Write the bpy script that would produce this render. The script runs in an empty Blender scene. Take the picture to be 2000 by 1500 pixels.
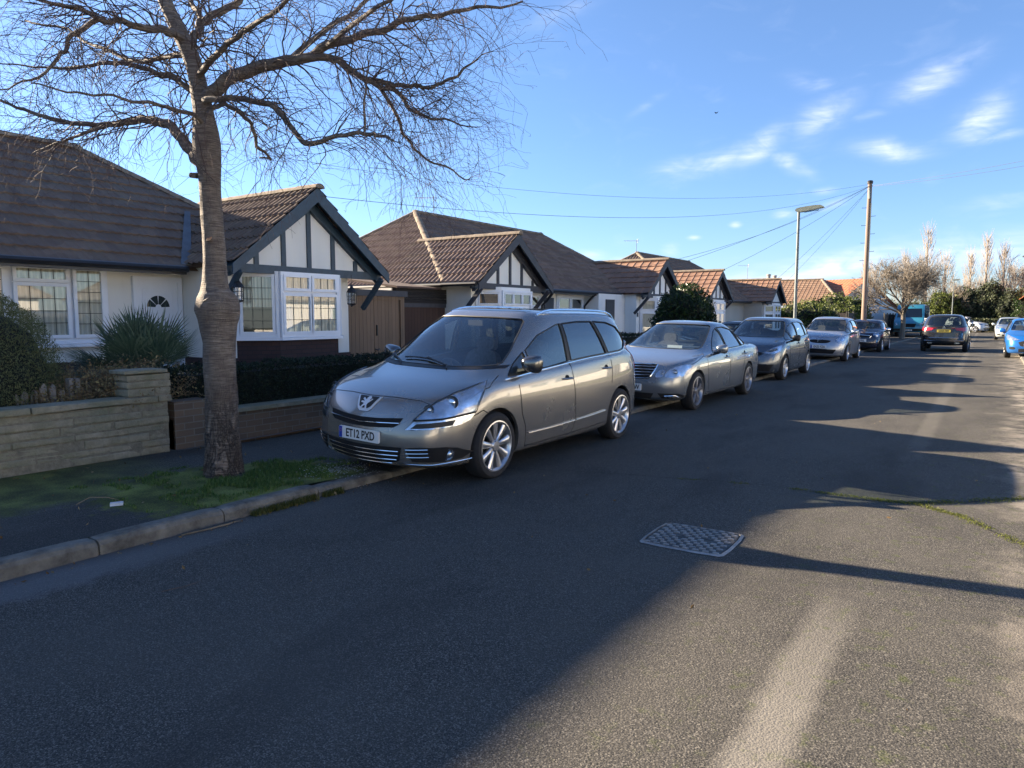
import bpy, bmesh, math, random
from mathutils import Vector, Matrix, noise
from mathutils.bvhtree import BVHTree
from mathutils.interpolate import poly_3d_calc
R = math.radians
S = bpy.context.scene
COL = S.collection
random.seed(7)

# ------------------------------------------------------------------ camera
cam_d = bpy.data.cameras.new('camera'); cam = bpy.data.objects.new('camera', cam_d); COL.objects.link(cam)
cam_d.sensor_width = 36; cam_d.lens = 36*1385/2000; cam_d.clip_end = 3000; cam_d.clip_start = .05
cam.location = (0, 0, 1.565); cam.rotation_euler = (R(90-5.444), 0, R(34.326))
S.camera = cam

# ------------------------------------------------------------------ sun, sky, exposure
SUN_EL, SUN_AZ = 19.6, 8.0            # light travels towards +X turned 8 degrees to +Y
sd = Vector((math.cos(R(SUN_AZ))*math.cos(R(SUN_EL)), math.sin(R(SUN_AZ))*math.cos(R(SUN_EL)), -math.sin(R(SUN_EL))))
sl = bpy.data.lights.new('sun', 'SUN'); sl.energy = 5.0; sl.angle = R(.53); sl.color = (1, .83, .62)
sun = bpy.data.objects.new('sun', sl); COL.objects.link(sun)
sun.rotation_euler = sd.to_track_quat('-Z', 'Y').to_euler(); sun.location = (-40, -6, 20)

W = bpy.data.worlds.new('World'); S.world = W; W.use_nodes = True
wt = W.node_tree; wn = wt.nodes; wl = wt.links
for n in list(wn): wn.remove(n)
def wnode(t, **k):
    n = wn.new(t)
    for a, b in k.items(): setattr(n, a, b)
    return n
def wmath(op, a, b=None, c=None, clamp=False):
    n = wn.new('ShaderNodeMath'); n.operation = op; n.use_clamp = clamp
    for i, v in enumerate((a, b, c)):
        if v is None: continue
        if isinstance(v, (int, float)): n.inputs[i].default_value = v
        else: wl.new(v, n.inputs[i])
    return n.outputs[0]
out = wnode('ShaderNodeOutputWorld'); bg = wnode('ShaderNodeBackground'); wl.new(bg.outputs[0], out.inputs[0])
sky = wnode('ShaderNodeTexSky', sky_type='NISHITA', sun_disc=False)
sky.sun_elevation = R(SUN_EL); sky.sun_rotation = R(270-SUN_AZ); sky.altitude = 30; sky.air_density = 1.0; sky.dust_density = .15; sky.ozone_density = 3.5
bg.inputs[1].default_value = .050
tc = wnode('ShaderNodeTexCoord'); sx = wnode('ShaderNodeSeparateXYZ'); wl.new(tc.outputs['Generated'], sx.inputs[0])
az = wmath('ARCTAN2', sx.outputs[0], sx.outputs[1]); el = wmath('ARCSINE', sx.outputs[2])
cv = wnode('ShaderNodeCombineXYZ'); wl.new(az, cv.inputs[0]); wl.new(wmath('MULTIPLY', el, 2.2), cv.inputs[1])
ns1 = wnode('ShaderNodeTexNoise'); wl.new(cv.outputs[0], ns1.inputs['Vector']); ns1.inputs['Scale'].default_value = 9; ns1.inputs['Detail'].default_value = 6; ns1.inputs['Roughness'].default_value = .55; ns1.inputs['Distortion'].default_value = .8
ns2 = wnode('ShaderNodeTexNoise'); mp2 = wnode('ShaderNodeMapping'); wl.new(cv.outputs[0], mp2.inputs[0]); mp2.inputs['Scale'].default_value = (1, 3.6, 1); mp2.inputs['Rotation'].default_value = (0, 0, -.06)
wl.new(mp2.outputs[0], ns2.inputs['Vector']); ns2.inputs['Scale'].default_value = 26; ns2.inputs['Detail'].default_value = 5
# clouds: (azimuth deg from +Y to +X, elevation deg, half width, half height, density, tilt)
CL = [(-18.8,11.3,2.6,.7,.42,.25),(-15.7,12.2,1.9,.85,.5,.45),(-11.4,14.0,1.6,.95,.52,.45),(-13.2,11.0,1.3,.55,.46,-.45),(-21.5,11.2,1.9,.5,.28,.1),(-4.5,15.7,1.7,.75,.6,.3),(-6.9,11.4,1.9,.55,.55,-.1),(-1.6,12.7,1.2,.95,.6,.3),(-.5,11.5,1.1,.25,.4,.1),
      (-13.7,7.5,.6,.28,.6,.05),(-17.1,6.9,.35,.18,.6,.05),(-10.3,8.1,.9,.3,.4,.3),(-10.8,9.1,.7,.25,.4,.1),(-21.9,5.1,.6,.4,.4,0),(-20.2,6.0,.4,.16,.4,0),(-28.0,4.8,1.1,.35,.45,0),(-25.5,4.4,1.0,.3,.4,0),(-10.5,3.6,3.6,.75,.85,.12),(-15.5,2.6,3.2,.6,.6,.08),(-6.7,4.6,1.3,.35,.5,.1),(-1.5,4.2,5.0,1.2,.5,.06),(-.4,7.3,2.0,.5,.22,.1),(-12.4,16.4,1.3,.5,.26,-.3),(-8.3,13.8,.9,.25,.25,.1),(-31.0,22.0,3.0,.6,.14,.3),(-24,15.6,1.0,.3,.14,.5)]
acc = None
nz = wmath('SUBTRACT', ns1.outputs[0], .5)
for (a, e, wa, we, den, tl) in CL:
    wa *= 1.12; we *= 1.1; den *= 1.05
    da = wmath('SUBTRACT', az, R(a)); de = wmath('SUBTRACT', el, R(e))
    de2 = wmath('ADD', wmath('SUBTRACT', de, wmath('MULTIPLY', da, tl)), wmath('MULTIPLY', nz, R(we)*2.6))
    da2 = wmath('ADD', da, wmath('MULTIPLY', nz, R(wa)*1.2))
    r2 = wmath('ADD', wmath('POWER', wmath('ABSOLUTE', wmath('DIVIDE', da2, R(wa))), 2), wmath('POWER', wmath('ABSOLUTE', wmath('DIVIDE', de2, R(we))), 2))
    g = wmath('MULTIPLY', wmath('EXPONENT', wmath('MULTIPLY', r2, -1.1)), den)
    acc = g if acc is None else wmath('MAXIMUM', acc, g)
tex = wmath('MULTIPLY_ADD', ns2.outputs[0], 1.5, .05, clamp=True)
ns3 = wnode('ShaderNodeTexNoise'); wl.new(cv.outputs[0], ns3.inputs['Vector']); ns3.inputs['Scale'].default_value = 14; ns3.inputs['Detail'].default_value = 7; ns3.inputs['Distortion'].default_value = 1.2
rough_ = wmath('MULTIPLY_ADD', ns3.outputs[0], 2.6, -.75, clamp=True)
cm = wmath('MULTIPLY', acc, wmath('ADD', wmath('MULTIPLY', wmath('MULTIPLY', tex, rough_), 1.5), .10), clamp=True)
veil = wmath('MULTIPLY', wmath('MULTIPLY', wmath('MULTIPLY_ADD', ns3.outputs[0], 3.0, -1.45, clamp=True), wmath('MULTIPLY_ADD', ns1.outputs[0], 3.0, -1.4, clamp=True)), .22)
cm = wmath('MAXIMUM', cm, veil)
gp = wmath('POWER', wmath('MAXIMUM', wmath('SUBTRACT', 1, wmath('MULTIPLY', el, 3.0)), 0), 3)
cm = wmath('MAXIMUM', cm, wmath('MULTIPLY', gp, .06), clamp=True)
mx = wnode('ShaderNodeMix', data_type='RGBA'); wl.new(cm, mx.inputs[0])
hs_ = wnode('ShaderNodeHueSaturation'); hs_.inputs['Saturation'].default_value = 1.04; wl.new(sky.outputs[0], hs_.inputs['Color'])
tn = wnode('ShaderNodeMix', data_type='RGBA', blend_type='MULTIPLY'); tn.inputs[0].default_value = 1; wl.new(hs_.outputs[0], tn.inputs[6])
tg_ = wnode('ShaderNodeMix', data_type='RGBA'); wl.new(wmath('MULTIPLY', el, 2.6, clamp=True), tg_.inputs[0]); tg_.inputs[6].default_value = (.66, .76, 1.0, 1); tg_.inputs[7].default_value = (1.0, .97, 1.07, 1); wl.new(tg_.outputs[2], tn.inputs[7])
wl.new(tn.outputs[2], mx.inputs[6]); mx.inputs[7].default_value = (4.7, 5.1, 6.2, 1)
wl.new(mx.outputs[2], bg.inputs[0])

vs = S.view_settings; vs.view_transform = 'Standard'; vs.look = 'None'; vs.exposure = 2.28; vs.gamma = 1
S.render.engine = 'CYCLES'; S.cycles.max_bounces = 7; S.cycles.transparent_max_bounces = 16

# ------------------------------------------------------------------ helpers
def tag(o, label=None, cat=None, group=None, kind=None):
    if label: o['label'] = label
    if cat: o['category'] = cat
    if group: o['group'] = group
    if kind: o['kind'] = kind
    return o
def empty(name, loc=(0, 0, 0), rot=(0, 0, 0), **k):
    o = bpy.data.objects.new(name, None); COL.objects.link(o); o.location = loc; o.rotation_euler = rot; o.empty_display_size = .2
    return tag(o, **k)
class MB:
    def __init__(s): s.v = []; s.f = []; s.m = []
    def face(s, pts, m=0):
        b = len(s.v); s.v += [tuple(p) for p in pts]; s.f.append(tuple(range(b, b+len(pts)))); s.m.append(m)
    def box(s, x0, x1, y0, y1, z0, z1, m=0, M=None):
        P = [Vector((x, y, z)) for z in (z0, z1) for y in (y0, y1) for x in (x0, x1)]
        if M is not None: P = [M @ p for p in P]
        b = len(s.v); s.v += [tuple(p) for p in P]
        for q in ((0, 2, 3, 1), (4, 5, 7, 6), (0, 1, 5, 4), (2, 6, 7, 3), (0, 4, 6, 2), (1, 3, 7, 5)):
            s.f.append(tuple(b+i for i in q)); s.m.append(m)
    def bar(s, a, b_, w, h, m=0, up=(0, 0, 1)):
        a = Vector(a); b_ = Vector(b_); d = b_-a; L = d.length; d.normalize(); up = Vector(up)
        r = d.cross(up)
        if r.length < 1e-4: r = d.cross(Vector((0, 1, 0)))
        r.normalize(); u = r.cross(d)
        M = Matrix((r, d, u)).transposed().to_4x4(); M.translation = a
        s.box(-w/2, w/2, 0, L, -h/2, h/2, m, M)
    def prism(s, poly, M, t0, t1, m=0, caps=True):      # poly in local xy, extruded local z
        n = len(poly); b = len(s.v)
        for t in (t0, t1): s.v += [tuple(M @ Vector((p[0], p[1], t))) for p in poly]
        for i in range(n): s.f.append((b+i, b+(i+1) % n, b+n+(i+1) % n, b+n+i)); s.m.append(m)
        if caps: s.f.append(tuple(b+i for i in reversed(range(n)))); s.m.append(m); s.f.append(tuple(b+n+i for i in range(n))); s.m.append(m)
    def tube(s, pts, rad, n=6, m=0, cap=True, ref=None):
        pts = [Vector(p) for p in pts]; N = len(pts); b = len(s.v)
        u = None
        for i, p in enumerate(pts):
            d = (pts[min(i+1, N-1)]-pts[max(i-1, 0)])
            if d.length < 1e-9: d = Vector((0, 0, 1))
            d.normalize()
            if u is None:
                u = d.orthogonal().normalized() if ref is None else (Vector(ref)-d*d.dot(Vector(ref))).normalized()
            else: u = (u-d*d.dot(u)).normalized()
            w = d.cross(u); r = rad[i] if isinstance(rad, (list, tuple)) else rad
            for k in range(n):
                a = 2*math.pi*k/n; s.v.append(tuple(p+u*(r*math.cos(a))+w*(r*math.sin(a))))
        for i in range(N-1):
            for k in range(n):
                s.f.append((b+i*n+k, b+i*n+(k+1) % n, b+(i+1)*n+(k+1) % n, b+(i+1)*n+k)); s.m.append(m)
        if cap: s.f.append(tuple(b+k for k in reversed(range(n)))); s.m.append(m); s.f.append(tuple(b+(N-1)*n+k for k in range(n))); s.m.append(m)
    def lathe(s, prof, M=Matrix(), n=24, m=0):           # prof (r, z) about local z
        b = len(s.v); N = len(prof)
        for r, z in prof:
            for k in range(n):
                a = 2*math.pi*k/n; s.v.append(tuple(M @ Vector((r*math.cos(a), r*math.sin(a), z))))
        for i in range(N-1):
            for k in range(n):
                s.f.append((b+i*n+k, b+i*n+(k+1) % n, b+(i+1)*n+(k+1) % n, b+(i+1)*n+k)); s.m.append(m)
    def build(s, name, mats, parent=None, smooth=False, loc=None, **k):
        me = bpy.data.meshes.new(name); me.from_pydata(s.v, [], s.f)
        for m in (mats if isinstance(mats, (list, tuple)) else [mats]): me.materials.append(m)
        if len(me.polygons) == len(s.m) and any(s.m): me.polygons.foreach_set('material_index', s.m)
        if smooth: me.polygons.foreach_set('use_smooth', [True]*len(me.polygons)); me.set_sharp_from_angle(angle=R(38))
        me.update(); o = bpy.data.objects.new(name, me); COL.objects.link(o)
        if parent: o.parent = parent
        if loc: o.location = loc
        return tag(o, **k)
def mesh_obj(name, me, mats, parent=None, **k):
    o = bpy.data.objects.new(name, me); COL.objects.link(o)
    me.materials.clear()
    for m in (mats if isinstance(mats, (list, tuple)) else [mats]): me.materials.append(m)
    if parent: o.parent = parent
    return tag(o, **k)
def dup(o, parent=None):
    c = o.copy(); COL.objects.link(c)
    if parent is not None: c.parent = parent
    for ch in list(o.children): dup(ch, c)
    return c

# ------------------------------------------------------------------ materials
class NT:
    def __init__(s, name):
        s.mat = bpy.data.materials.new(name); s.mat.use_nodes = True; s.t = s.mat.node_tree; s.n = s.t.nodes; s.l = s.t.links
        s.b = s.n['Principled BSDF']; s.o = s.n['Material Output']; s.tc = None
    def co(s, kind='Object'):
        if s.tc is None: s.tc = s.n.new('ShaderNodeTexCoord')
        return s.tc.outputs[kind]
    def map(s, scale=(1, 1, 1), rot=(0, 0, 0), loc=(0, 0, 0), src=None):
        m = s.n.new('ShaderNodeMapping'); s.l.new(src or s.co(), m.inputs[0]); m.inputs['Scale'].default_value = scale; m.inputs['Rotation'].default_value = rot; m.inputs['Location'].default_value = loc
        return m.outputs[0]
    def noise(s, scale, detail=4, rough=.55, vec=None, dist=0):
        n = s.n.new('ShaderNodeTexNoise'); s.l.new(vec or s.co(), n.inputs['Vector']); n.inputs['Scale'].default_value = scale; n.inputs['Detail'].default_value = detail; n.inputs['Roughness'].default_value = rough; n.inputs['Distortion'].default_value = dist
        return n.outputs[0]
    def vor(s, scale, vec=None, feat='F1', out='Distance'):
        n = s.n.new('ShaderNodeTexVoronoi'); n.feature = feat; s.l.new(vec or s.co(), n.inputs['Vector']); n.inputs['Scale'].default_value = scale
        return n.outputs[out]
    def math(s, op, a, b=None, c=None, clamp=False):
        n = s.n.new('ShaderNodeMath'); n.operation = op; n.use_clamp = clamp
        for i, v in enumerate((a, b, c)):
            if v is None: continue
            if isinstance(v, (int, float)): n.inputs[i].default_value = v
            else: s.l.new(v, n.inputs[i])
        return n.outputs[0]
    def ramp(s, fac, stops):
        n = s.n.new('ShaderNodeValToRGB'); s.l.new(fac, n.inputs[0]); e = n.color_ramp.elements
        while len(e) < len(stops): e.new(.5)
        for i, (p, c) in enumerate(stops):
            e[i].position = p; e[i].color = (c[0], c[1], c[2], 1) if isinstance(c, (tuple, list)) else (c, c, c, 1)
        return n.outputs[0]
    def mix(s, fac, a, b, typ='MIX'):
        n = s.n.new('ShaderNodeMix'); n.data_type = 'RGBA'; n.blend_type = typ
        if isinstance(fac, (int, float)): n.inputs[0].default_value = fac
        else: s.l.new(fac, n.inputs[0])
        for i, v in ((6, a), (7, b)):
            if isinstance(v, (tuple, list)): n.inputs[i].default_value = (v[0], v[1], v[2], 1)
            else: s.l.new(v, n.inputs[i])
        return n.outputs[2]
    def sep(s, vec=None):
        n = s.n.new('ShaderNodeSeparateXYZ'); s.l.new(vec or s.co(), n.inputs[0]); return n.outputs
    def comb(s, x, y, z):
        n = s.n.new('ShaderNodeCombineXYZ')
        for i, v in enumerate((x, y, z)):
            if isinstance(v, (int, float)): n.inputs[i].default_value = v
            else: s.l.new(v, n.inputs[i])
        return n.outputs[0]
    def set(s, **k):
        for a, v in k.items():
            i = s.b.inputs[a.replace('_', ' ')]
            if hasattr(v, 'is_linked'): s.l.new(v, i)
            elif isinstance(v, (tuple, list)) and len(v) == 3: i.default_value = (*v, 1)
            else: i.default_value = v
        return s
    def bump(s, h, strength=.3, dist=.01, prev=None):
        n = s.n.new('ShaderNodeBump'); n.inputs['Strength'].default_value = strength; n.inputs['Distance'].default_value = dist; s.l.new(h, n.inputs['Height'])
        if prev: s.l.new(prev, n.inputs['Normal'])
        s.l.new(n.outputs[0], s.b.inputs['Normal']); return n.outputs[0]
def simple(name, col, rough=.6, metal=0, var=.12, scale=6, bump=0, bscale=60, coat=0, spec=None):
    t = NT(name)
    c2 = tuple(max(0, c*(1-var)) for c in col); c3 = tuple(min(1, c*(1+var)) for c in col)
    f = t.noise(scale, 5, .6)
    t.set(Base_Color=t.ramp(f, [(.3, c2), (.7, c3)]), Roughness=rough, Metallic=metal, Coat_Weight=coat)
    if spec is not None: t.set(Specular_IOR_Level=spec)
    if bump: t.bump(t.noise(bscale, 3), bump, .01)
    return t.mat
# ------------------------------------------------------------------ cars
def paint(name, col, metal=.55, rough=.32, dirt=.12):
    t = NT(name)
    fl = t.noise(900, 1); lo = t.noise(1.6, 4)
    c = t.mix(t.math('MULTIPLY', fl, .25), col, tuple(min(1, x*1.5+.02) for x in col))
    z = t.sep()[2]
    dm = t.math('MULTIPLY', t.ramp(z, [(.12, 1), (.75, 0)]), t.math('MULTIPLY', lo, dirt*3), clamp=True)
    t.set(Base_Color=t.mix(dm, c, (.10, .09, .075)), Metallic=t.math('MULTIPLY', t.math('SUBTRACT', 1, dm), metal), Roughness=t.math('ADD', rough, t.math('MULTIPLY', lo, .08)), Coat_Weight=t.math('SUBTRACT', 1, dm), Coat_Roughness=.025)
    return t.mat
def glassmat(name, tint=(.55, .62, .62), dark=.35, boost=1.6, body=(.02, .03, .035), fac=.5):
    # thin pane: part see-through, part tinted, with a fresnel reflection on top
    m = bpy.data.materials.new(name); m.use_nodes = True; n = m.node_tree.nodes; l = m.node_tree.links; n.clear()
    o = n.new('ShaderNodeOutputMaterial'); tr = n.new('ShaderNodeBsdfTransparent'); tr.inputs[0].default_value = (*tint, 1)
    df = n.new('ShaderNodeBsdfDiffuse'); df.inputs[0].default_value = (*body, 1)
    m1 = n.new('ShaderNodeMixShader'); m1.inputs[0].default_value = dark; l.new(tr.outputs[0], m1.inputs[1]); l.new(df.outputs[0], m1.inputs[2])
    gl = n.new('ShaderNodeBsdfGlossy'); gl.inputs['Roughness'].default_value = .01; gl.inputs[0].default_value = (1, 1, 1, 1)
    fr = n.new('ShaderNodeFresnel'); ge = n.new('ShaderNodeNewGeometry'); io = n.new('ShaderNodeMath'); io.operation = 'MULTIPLY_ADD'; io.inputs[1].default_value = .658-1.52; io.inputs[2].default_value = 1.52; l.new(ge.outputs['Backfacing'], io.inputs[0]); l.new(io.outputs[0], fr.inputs[0])   # a thin pane reflects alike from both sides
    mu = n.new('ShaderNodeMath'); mu.operation = 'MULTIPLY'; mu.use_clamp = True; l.new(fr.outputs[0], mu.inputs[0]); mu.inputs[1].default_value = boost
    m2 = n.new('ShaderNodeMixShader'); l.new(mu.outputs[0], m2.inputs[0]); l.new(m1.outputs[0], m2.inputs[1]); l.new(gl.outputs[0], m2.inputs[2]); l.new(m2.outputs[0], o.inputs[0])
    return m
M_TYRE = simple('tyre_rubber', (.018, .018, .019), .85, var=.3, scale=20)
M_PLAS = simple('black_plastic', (.014, .014, .015), .5, var=.2)
M_DARK = simple('dark_void', (.006, .006, .007), .9, var=.2)
M_SEAT = simple('seat_fabric', (.10, .10, .105), .8, var=.3, scale=30)
M_DASH = simple('dashboard_plastic', (.05, .05, .052), .6, var=.2)
M_CHROME = simple('chrome', (.72, .73, .75), .12, 1, var=.05)
M_ALLOY = simple('alloy_silver', (.60, .60, .61), .28, .85, var=.1, scale=3)
M_ALLOYG = simple('alloy_grey', (.30, .30, .32), .3, .85, var=.1, scale=3)
M_REFL = simple('lamp_reflector', (.48, .52, .58), .16, .85, var=.5, scale=11, coat=1)
M_BADGE = simple('satin_silver', (.72, .73, .76), .35, .3, var=.03)
M_BULB = simple('lamp_bowl', (.80, .82, .85), .1, 1, var=.1, scale=10)
M_LENS = glassmat('lamp_lens', (.9, .93, .97), .10, 1.6, (.5, .55, .6))
M_CARGLASS = glassmat('car_window_glass', (.82, .88, .86), .05, 1.25, (.006, .009, .010))
M_SIDEG = glassmat('side_window_glass', (.74, .80, .78), .10, 2.2, (.006, .009, .010))
M_PRIV = glassmat('dark_privacy_glass', (.25, .3, .3), .6, 2.2, (.004, .006, .007))
M_PLATE = simple('white_plate', (.72, .73, .72), .35, var=.03)
M_PLATEY = simple('yellow_plate', (.55, .44, .08), .35, var=.03)
M_BLUE = simple('plate_blue', (.01, .05, .35), .4, var=.05)
M_INK = simple('plate_black', (.008, .008, .008), .5, var=0)
M_RED = simple('red_lamp', (.42, .012, .015), .15, var=.2, scale=30, coat=1)
M_AMBER = simple('amber_lamp', (.8, .3, .03), .2, var=.2, scale=30, coat=1)
M_PAPER = simple('paper', (.7, .72, .68), .8, var=.1)

KX = 13
def levels(P):
    """closed half loops (front centre -> rear centre) at rising heights; every car is this net with its own numbers"""
    xf, xr, hw = P['xf'], P['xr'], P['hw']; wf, wr = P['wf'], P['wr']
    zs = P['sill']; hz = P['hood']; bz0, bz1 = P['belt']; zr = P['roof']; zb = P.get('bump', .5)
    mid = [wf, wf-.48, wf-.48-(wf-wr-.96)*.27, (wf+wr)/2, wf-.48-(wf-wr-.96)*.73, wr+.48, wr]
    rnd = P.get('round', .34)
    def lower(z, ex, dx_f, dx_r, zf=None, zrr=None, rf=rnd, rr=.22):
        # ex width factor, dx front/rear pull-in
        F = xf-dx_f; B = xr+dx_r; w = hw*ex
        X = [F, F-.035-rf*.05, F-rf*.42, min(F-rf*1.3, wf+.52)]+mid[:7]+[B+rr*.35, B]
        X[10] = max(mid[6], B+.35) if P.get('short') else mid[6]
        X[9], X[10] = mid[5], (wr-.30)
        X = [F, F-.03-rf*.06, F-rf*.45, F-rf*1.35, wf, mid[1], mid[2], mid[3], mid[4], mid[5], B+.42, B+rr*.30, B]
        Y = [0, w*.5, w*.84, w*.965, w*.99, w, w, w, w, w*.998, w*.97, w*.86, 0]
        zf = z if zf is None else zf; zrr = z if zrr is None else zrr
        Z = [zf]*3+[zf*.7+z*.3]+[z]*6+[z*.5+zrr*.5]+[zrr]*2
        return [Vector(p) for p in zip(X, Y, Z)]
    L = []
    L.append(lower(zs-.03, .80, .22, .20))
    L.append(lower(zs, .955, P['tuck'], .06, zf=zs+.0, zrr=zs+.05))
    L.append(lower(zs+.10, .985, P['tuck']*.35, .02, zf=zs+.12, zrr=zs+.12))
    L.append(lower(zb-.02, .995, .0, .0))
    a, b = P['nose']        # pull-in of the nose at grille top and bonnet edge
    L.append(lower((zb+hz[0])*.5, 1.0, a, .02, zf=(zb+hz[0])*.5, zrr=zb+.22))
    L.append(lower(bz0-.14, .995, b, P['tail'][0], zf=hz[0]-.03, zrr=P['tz'][0]))
    # shoulder: follows bonnet edge then belt line
    def belt(x): t = (wf-.2-x)/(wf-.2-xr-.2); t = min(max(t, 0), 1); return bz0+(bz1-bz0)*t
    s = lower(bz0, .965, b+.07, P['tail'][1], zf=hz[0]+.035, zrr=P['tz'][1])
    for k in range(13):
        if 4 <= k <= 10: s[k].z = belt(s[k].x)-.03
    s[3].z = hz[0]+.03+(bz0-hz[0])*.35; s[4].z = min(belt(s[4].x)-.03, hz[1]-.055); s[2].z = hz[0]+.045
    s[11].z = P['tz'][1]; s[12].z = P['tz'][1]
    L.append(s)
    gb = P['gx']; gt = P['gt']
    h = [v.copy() for v in s]
    xm = (xf-b-.07+gb[0])*.5
    h[0] = Vector((xm+.1, 0, hz[0]+(hz[1]-hz[0])*.62)); h[1] = Vector((xm+.06, hw*.42, hz[0]+(hz[1]-hz[0])*.60)); h[2] = Vector((xm-.02, hw*.72, hz[0]+(hz[1]-hz[0])*.56)); h[3] = Vector((xm-.15, hw*.87, hz[0]+(hz[1]-hz[0])*.62))
    for k in range(4, 11): h[k].y = hw*.945; h[k].z = belt(h[k].x)
    h[4].z = min(h[4].z, hz[1]-.015); h[4].y = hw*.92
    rb = P['rdeck']         # boot deck: (x, z) of intermediate rear loop
    h[12] = Vector((rb[0], 0, rb[1])); h[11] = Vector((rb[0]+.02, hw*.66, rb[1])); h[10].x = max(h[10].x, rb[0]+.22); h[10].z = min(belt(h[10].x), rb[1]+.02) if P.get('saloon') else belt(h[10].x)
    L.append(h)
    def green(z, wdt, x0, x1, zf, zb_, cur=.10, kf=1.0, beltz=None):
        n = [Vector() for _ in range(13)]
        ys = [0, .48, .80, .97]
        for k in range(4): n[k] = Vector((x0-cur*kf*[0, .18, .75, 2.0][k], wdt*ys[k], zf))
        x3 = n[3].x
        xe = x1+.16
        for k in range(4, 11):
            t = (k-3)/7.5; n[k] = Vector((x3+(xe-x3)*t, wdt*(1 if k < 9 else [.995, .97][k-9]), z))
        n[11] = Vector((x1+.03, wdt*.72, zb_)); n[12] = Vector((x1, 0, zb_))
        return n
    g = green(0, hw*.925, gb[0], gb[1], hz[1]+.01, P['gz'], .13, 1.1)
    for k in range(3, 11): g[k].z = belt(g[k].x)+.015
    g[3].z = min(g[3].z, hz[1]+.0); L.append(g)
    zr0 = zr-.075; rw = P['rw']
    def lerp3(f): return [g[k].lerp(e[k], f) for k in range(13)]
    e = green(zr0-.01, rw*1.02, gt[0], gt[1], zr-.045, zr-.05, .12, .9)
    for k in range(4, 11):
        t = (k-3)/7.5; e[k].z = zr0+.022*math.sin(math.pi*min(1, t*1.1))
    e[3].z = zr-.075
    m_ = lerp3(.5)
    for k in range(13): m_[k].y += .028*(k not in (0, 12)); m_[k].z += .0
    m_[0].x += .035; m_[1].x += .03; m_[2].x += .02; m_[12].x -= .03; m_[11].x -= .03
    L.append(m_); L.append(e)
    r1 = green(zr-.022, rw*.82, gt[0]-.12, gt[1]+.12, zr-.018, zr-.02, .08, .7); L.append(r1)
    r2 = green(zr, rw*.40, gt[0]-.42, gt[1]+.42, zr, zr-.004, .03, .5); L.append(r2)
    if 'tweak' in P: P['tweak'](L)
    return L
def body_mesh(P, sub=3):
    L = levels(P); bm = bmesh.new(); rings = []
    for lv in L:
        ring = [bm.verts.new(v) for v in lv]+[bm.verts.new((lv[k].x, -lv[k].y, lv[k].z)) for k in range(KX-2, 0, -1)]
        rings.append(ring)
    n = len(rings[0])
    for a, b in zip(rings, rings[1:]):
        for i in range(n): bm.faces.new((a[i], a[(i+1) % n], b[(i+1) % n], b[i]))
    for ring, flip in ((rings[0], True), (rings[-1], False)):
        for k in range(KX-1):
            p = [ring[k], ring[k+1], ring[(n-k-1) % n], ring[(n-k) % n]]
            u = []
            for q in p:
                if q not in u: u.append(q)
            if len(u) > 2: bm.faces.new(u[::-1] if not flip else u)
    bmesh.ops.recalc_face_normals(bm, faces=bm.faces)
    me = bpy.data.meshes.new('body'); bm.to_mesh(me); bm.free()
    return subsurf(me, sub)
def subsurf(me, lv):
    o = bpy.data.objects.new('tmp', me); COL.objects.link(o); m = o.modifiers.new('s', 'SUBSURF'); m.levels = lv; m.render_levels = lv
    return bake(o)
def bake(o):
    dg = bpy.context.evaluated_depsgraph_get(); dg.update()
    me = bpy.data.meshes.new_from_object(o.evaluated_get(dg)); old = o.data; bpy.data.objects.remove(o); 
    if old.users == 0: bpy.data.meshes.remove(old)
    return me
def boolean(me, cutters, op='DIFFERENCE'):
    o = bpy.data.objects.new('tmp', me); COL.objects.link(o); cs = []
    for cm_ in cutters:
        c = bpy.data.objects.new('cut', cm_); COL.objects.link(c); cs.append(c)
        m = o.modifiers.new('b', 'BOOLEAN'); m.operation = op; m.object = c; m.solver = 'EXACT'
    r = bake(o)
    for c in cs: d = c.data; bpy.data.objects.remove(c); bpy.data.meshes.remove(d)
    return r
def mb_mesh(mb):
    me = bpy.data.meshes.new('c'); me.from_pydata(mb.v, [], mb.f); bm = bmesh.new(); bm.from_mesh(me); bmesh.ops.remove_doubles(bm, verts=bm.verts, dist=1e-5); bmesh.ops.recalc_face_normals(bm, faces=bm.faces); bm.to_mesh(me); bm.free(); return me
def arch_cutter(x, y, r, z):
    mb = MB(); s = 1 if y > 0 else -1
    mb.lathe([(0.001, 0), (r, 0), (r, .5), (.001, .5)], Matrix.Translation((x, y-s*.31 if s > 0 else y+.31, z)) @ Matrix.Rotation(-s*R(90), 4, 'X'), 40)
    return mb_mesh(mb)
def ring_pts(poly, cell):
    out = []
    for i, p in enumerate(poly):
        q = poly[(i+1) % len(poly)]; d = math.dist(p, q); n = max(1, int(d/cell))
        for k in range(n): out.append((p[0]+(q[0]-p[0])*k/n, p[1]+(q[1]-p[1])*k/n))
    return out
def smooth_poly(poly, it=2):
    for _ in range(it):
        o = []
        for i, p in enumerate(poly):
            q = poly[(i+1) % len(poly)]
            o += [(p[0]*.75+q[0]*.25, p[1]*.75+q[1]*.25), (p[0]*.25+q[0]*.75, p[1]*.25+q[1]*.75)]
        poly = o
    return poly
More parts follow.
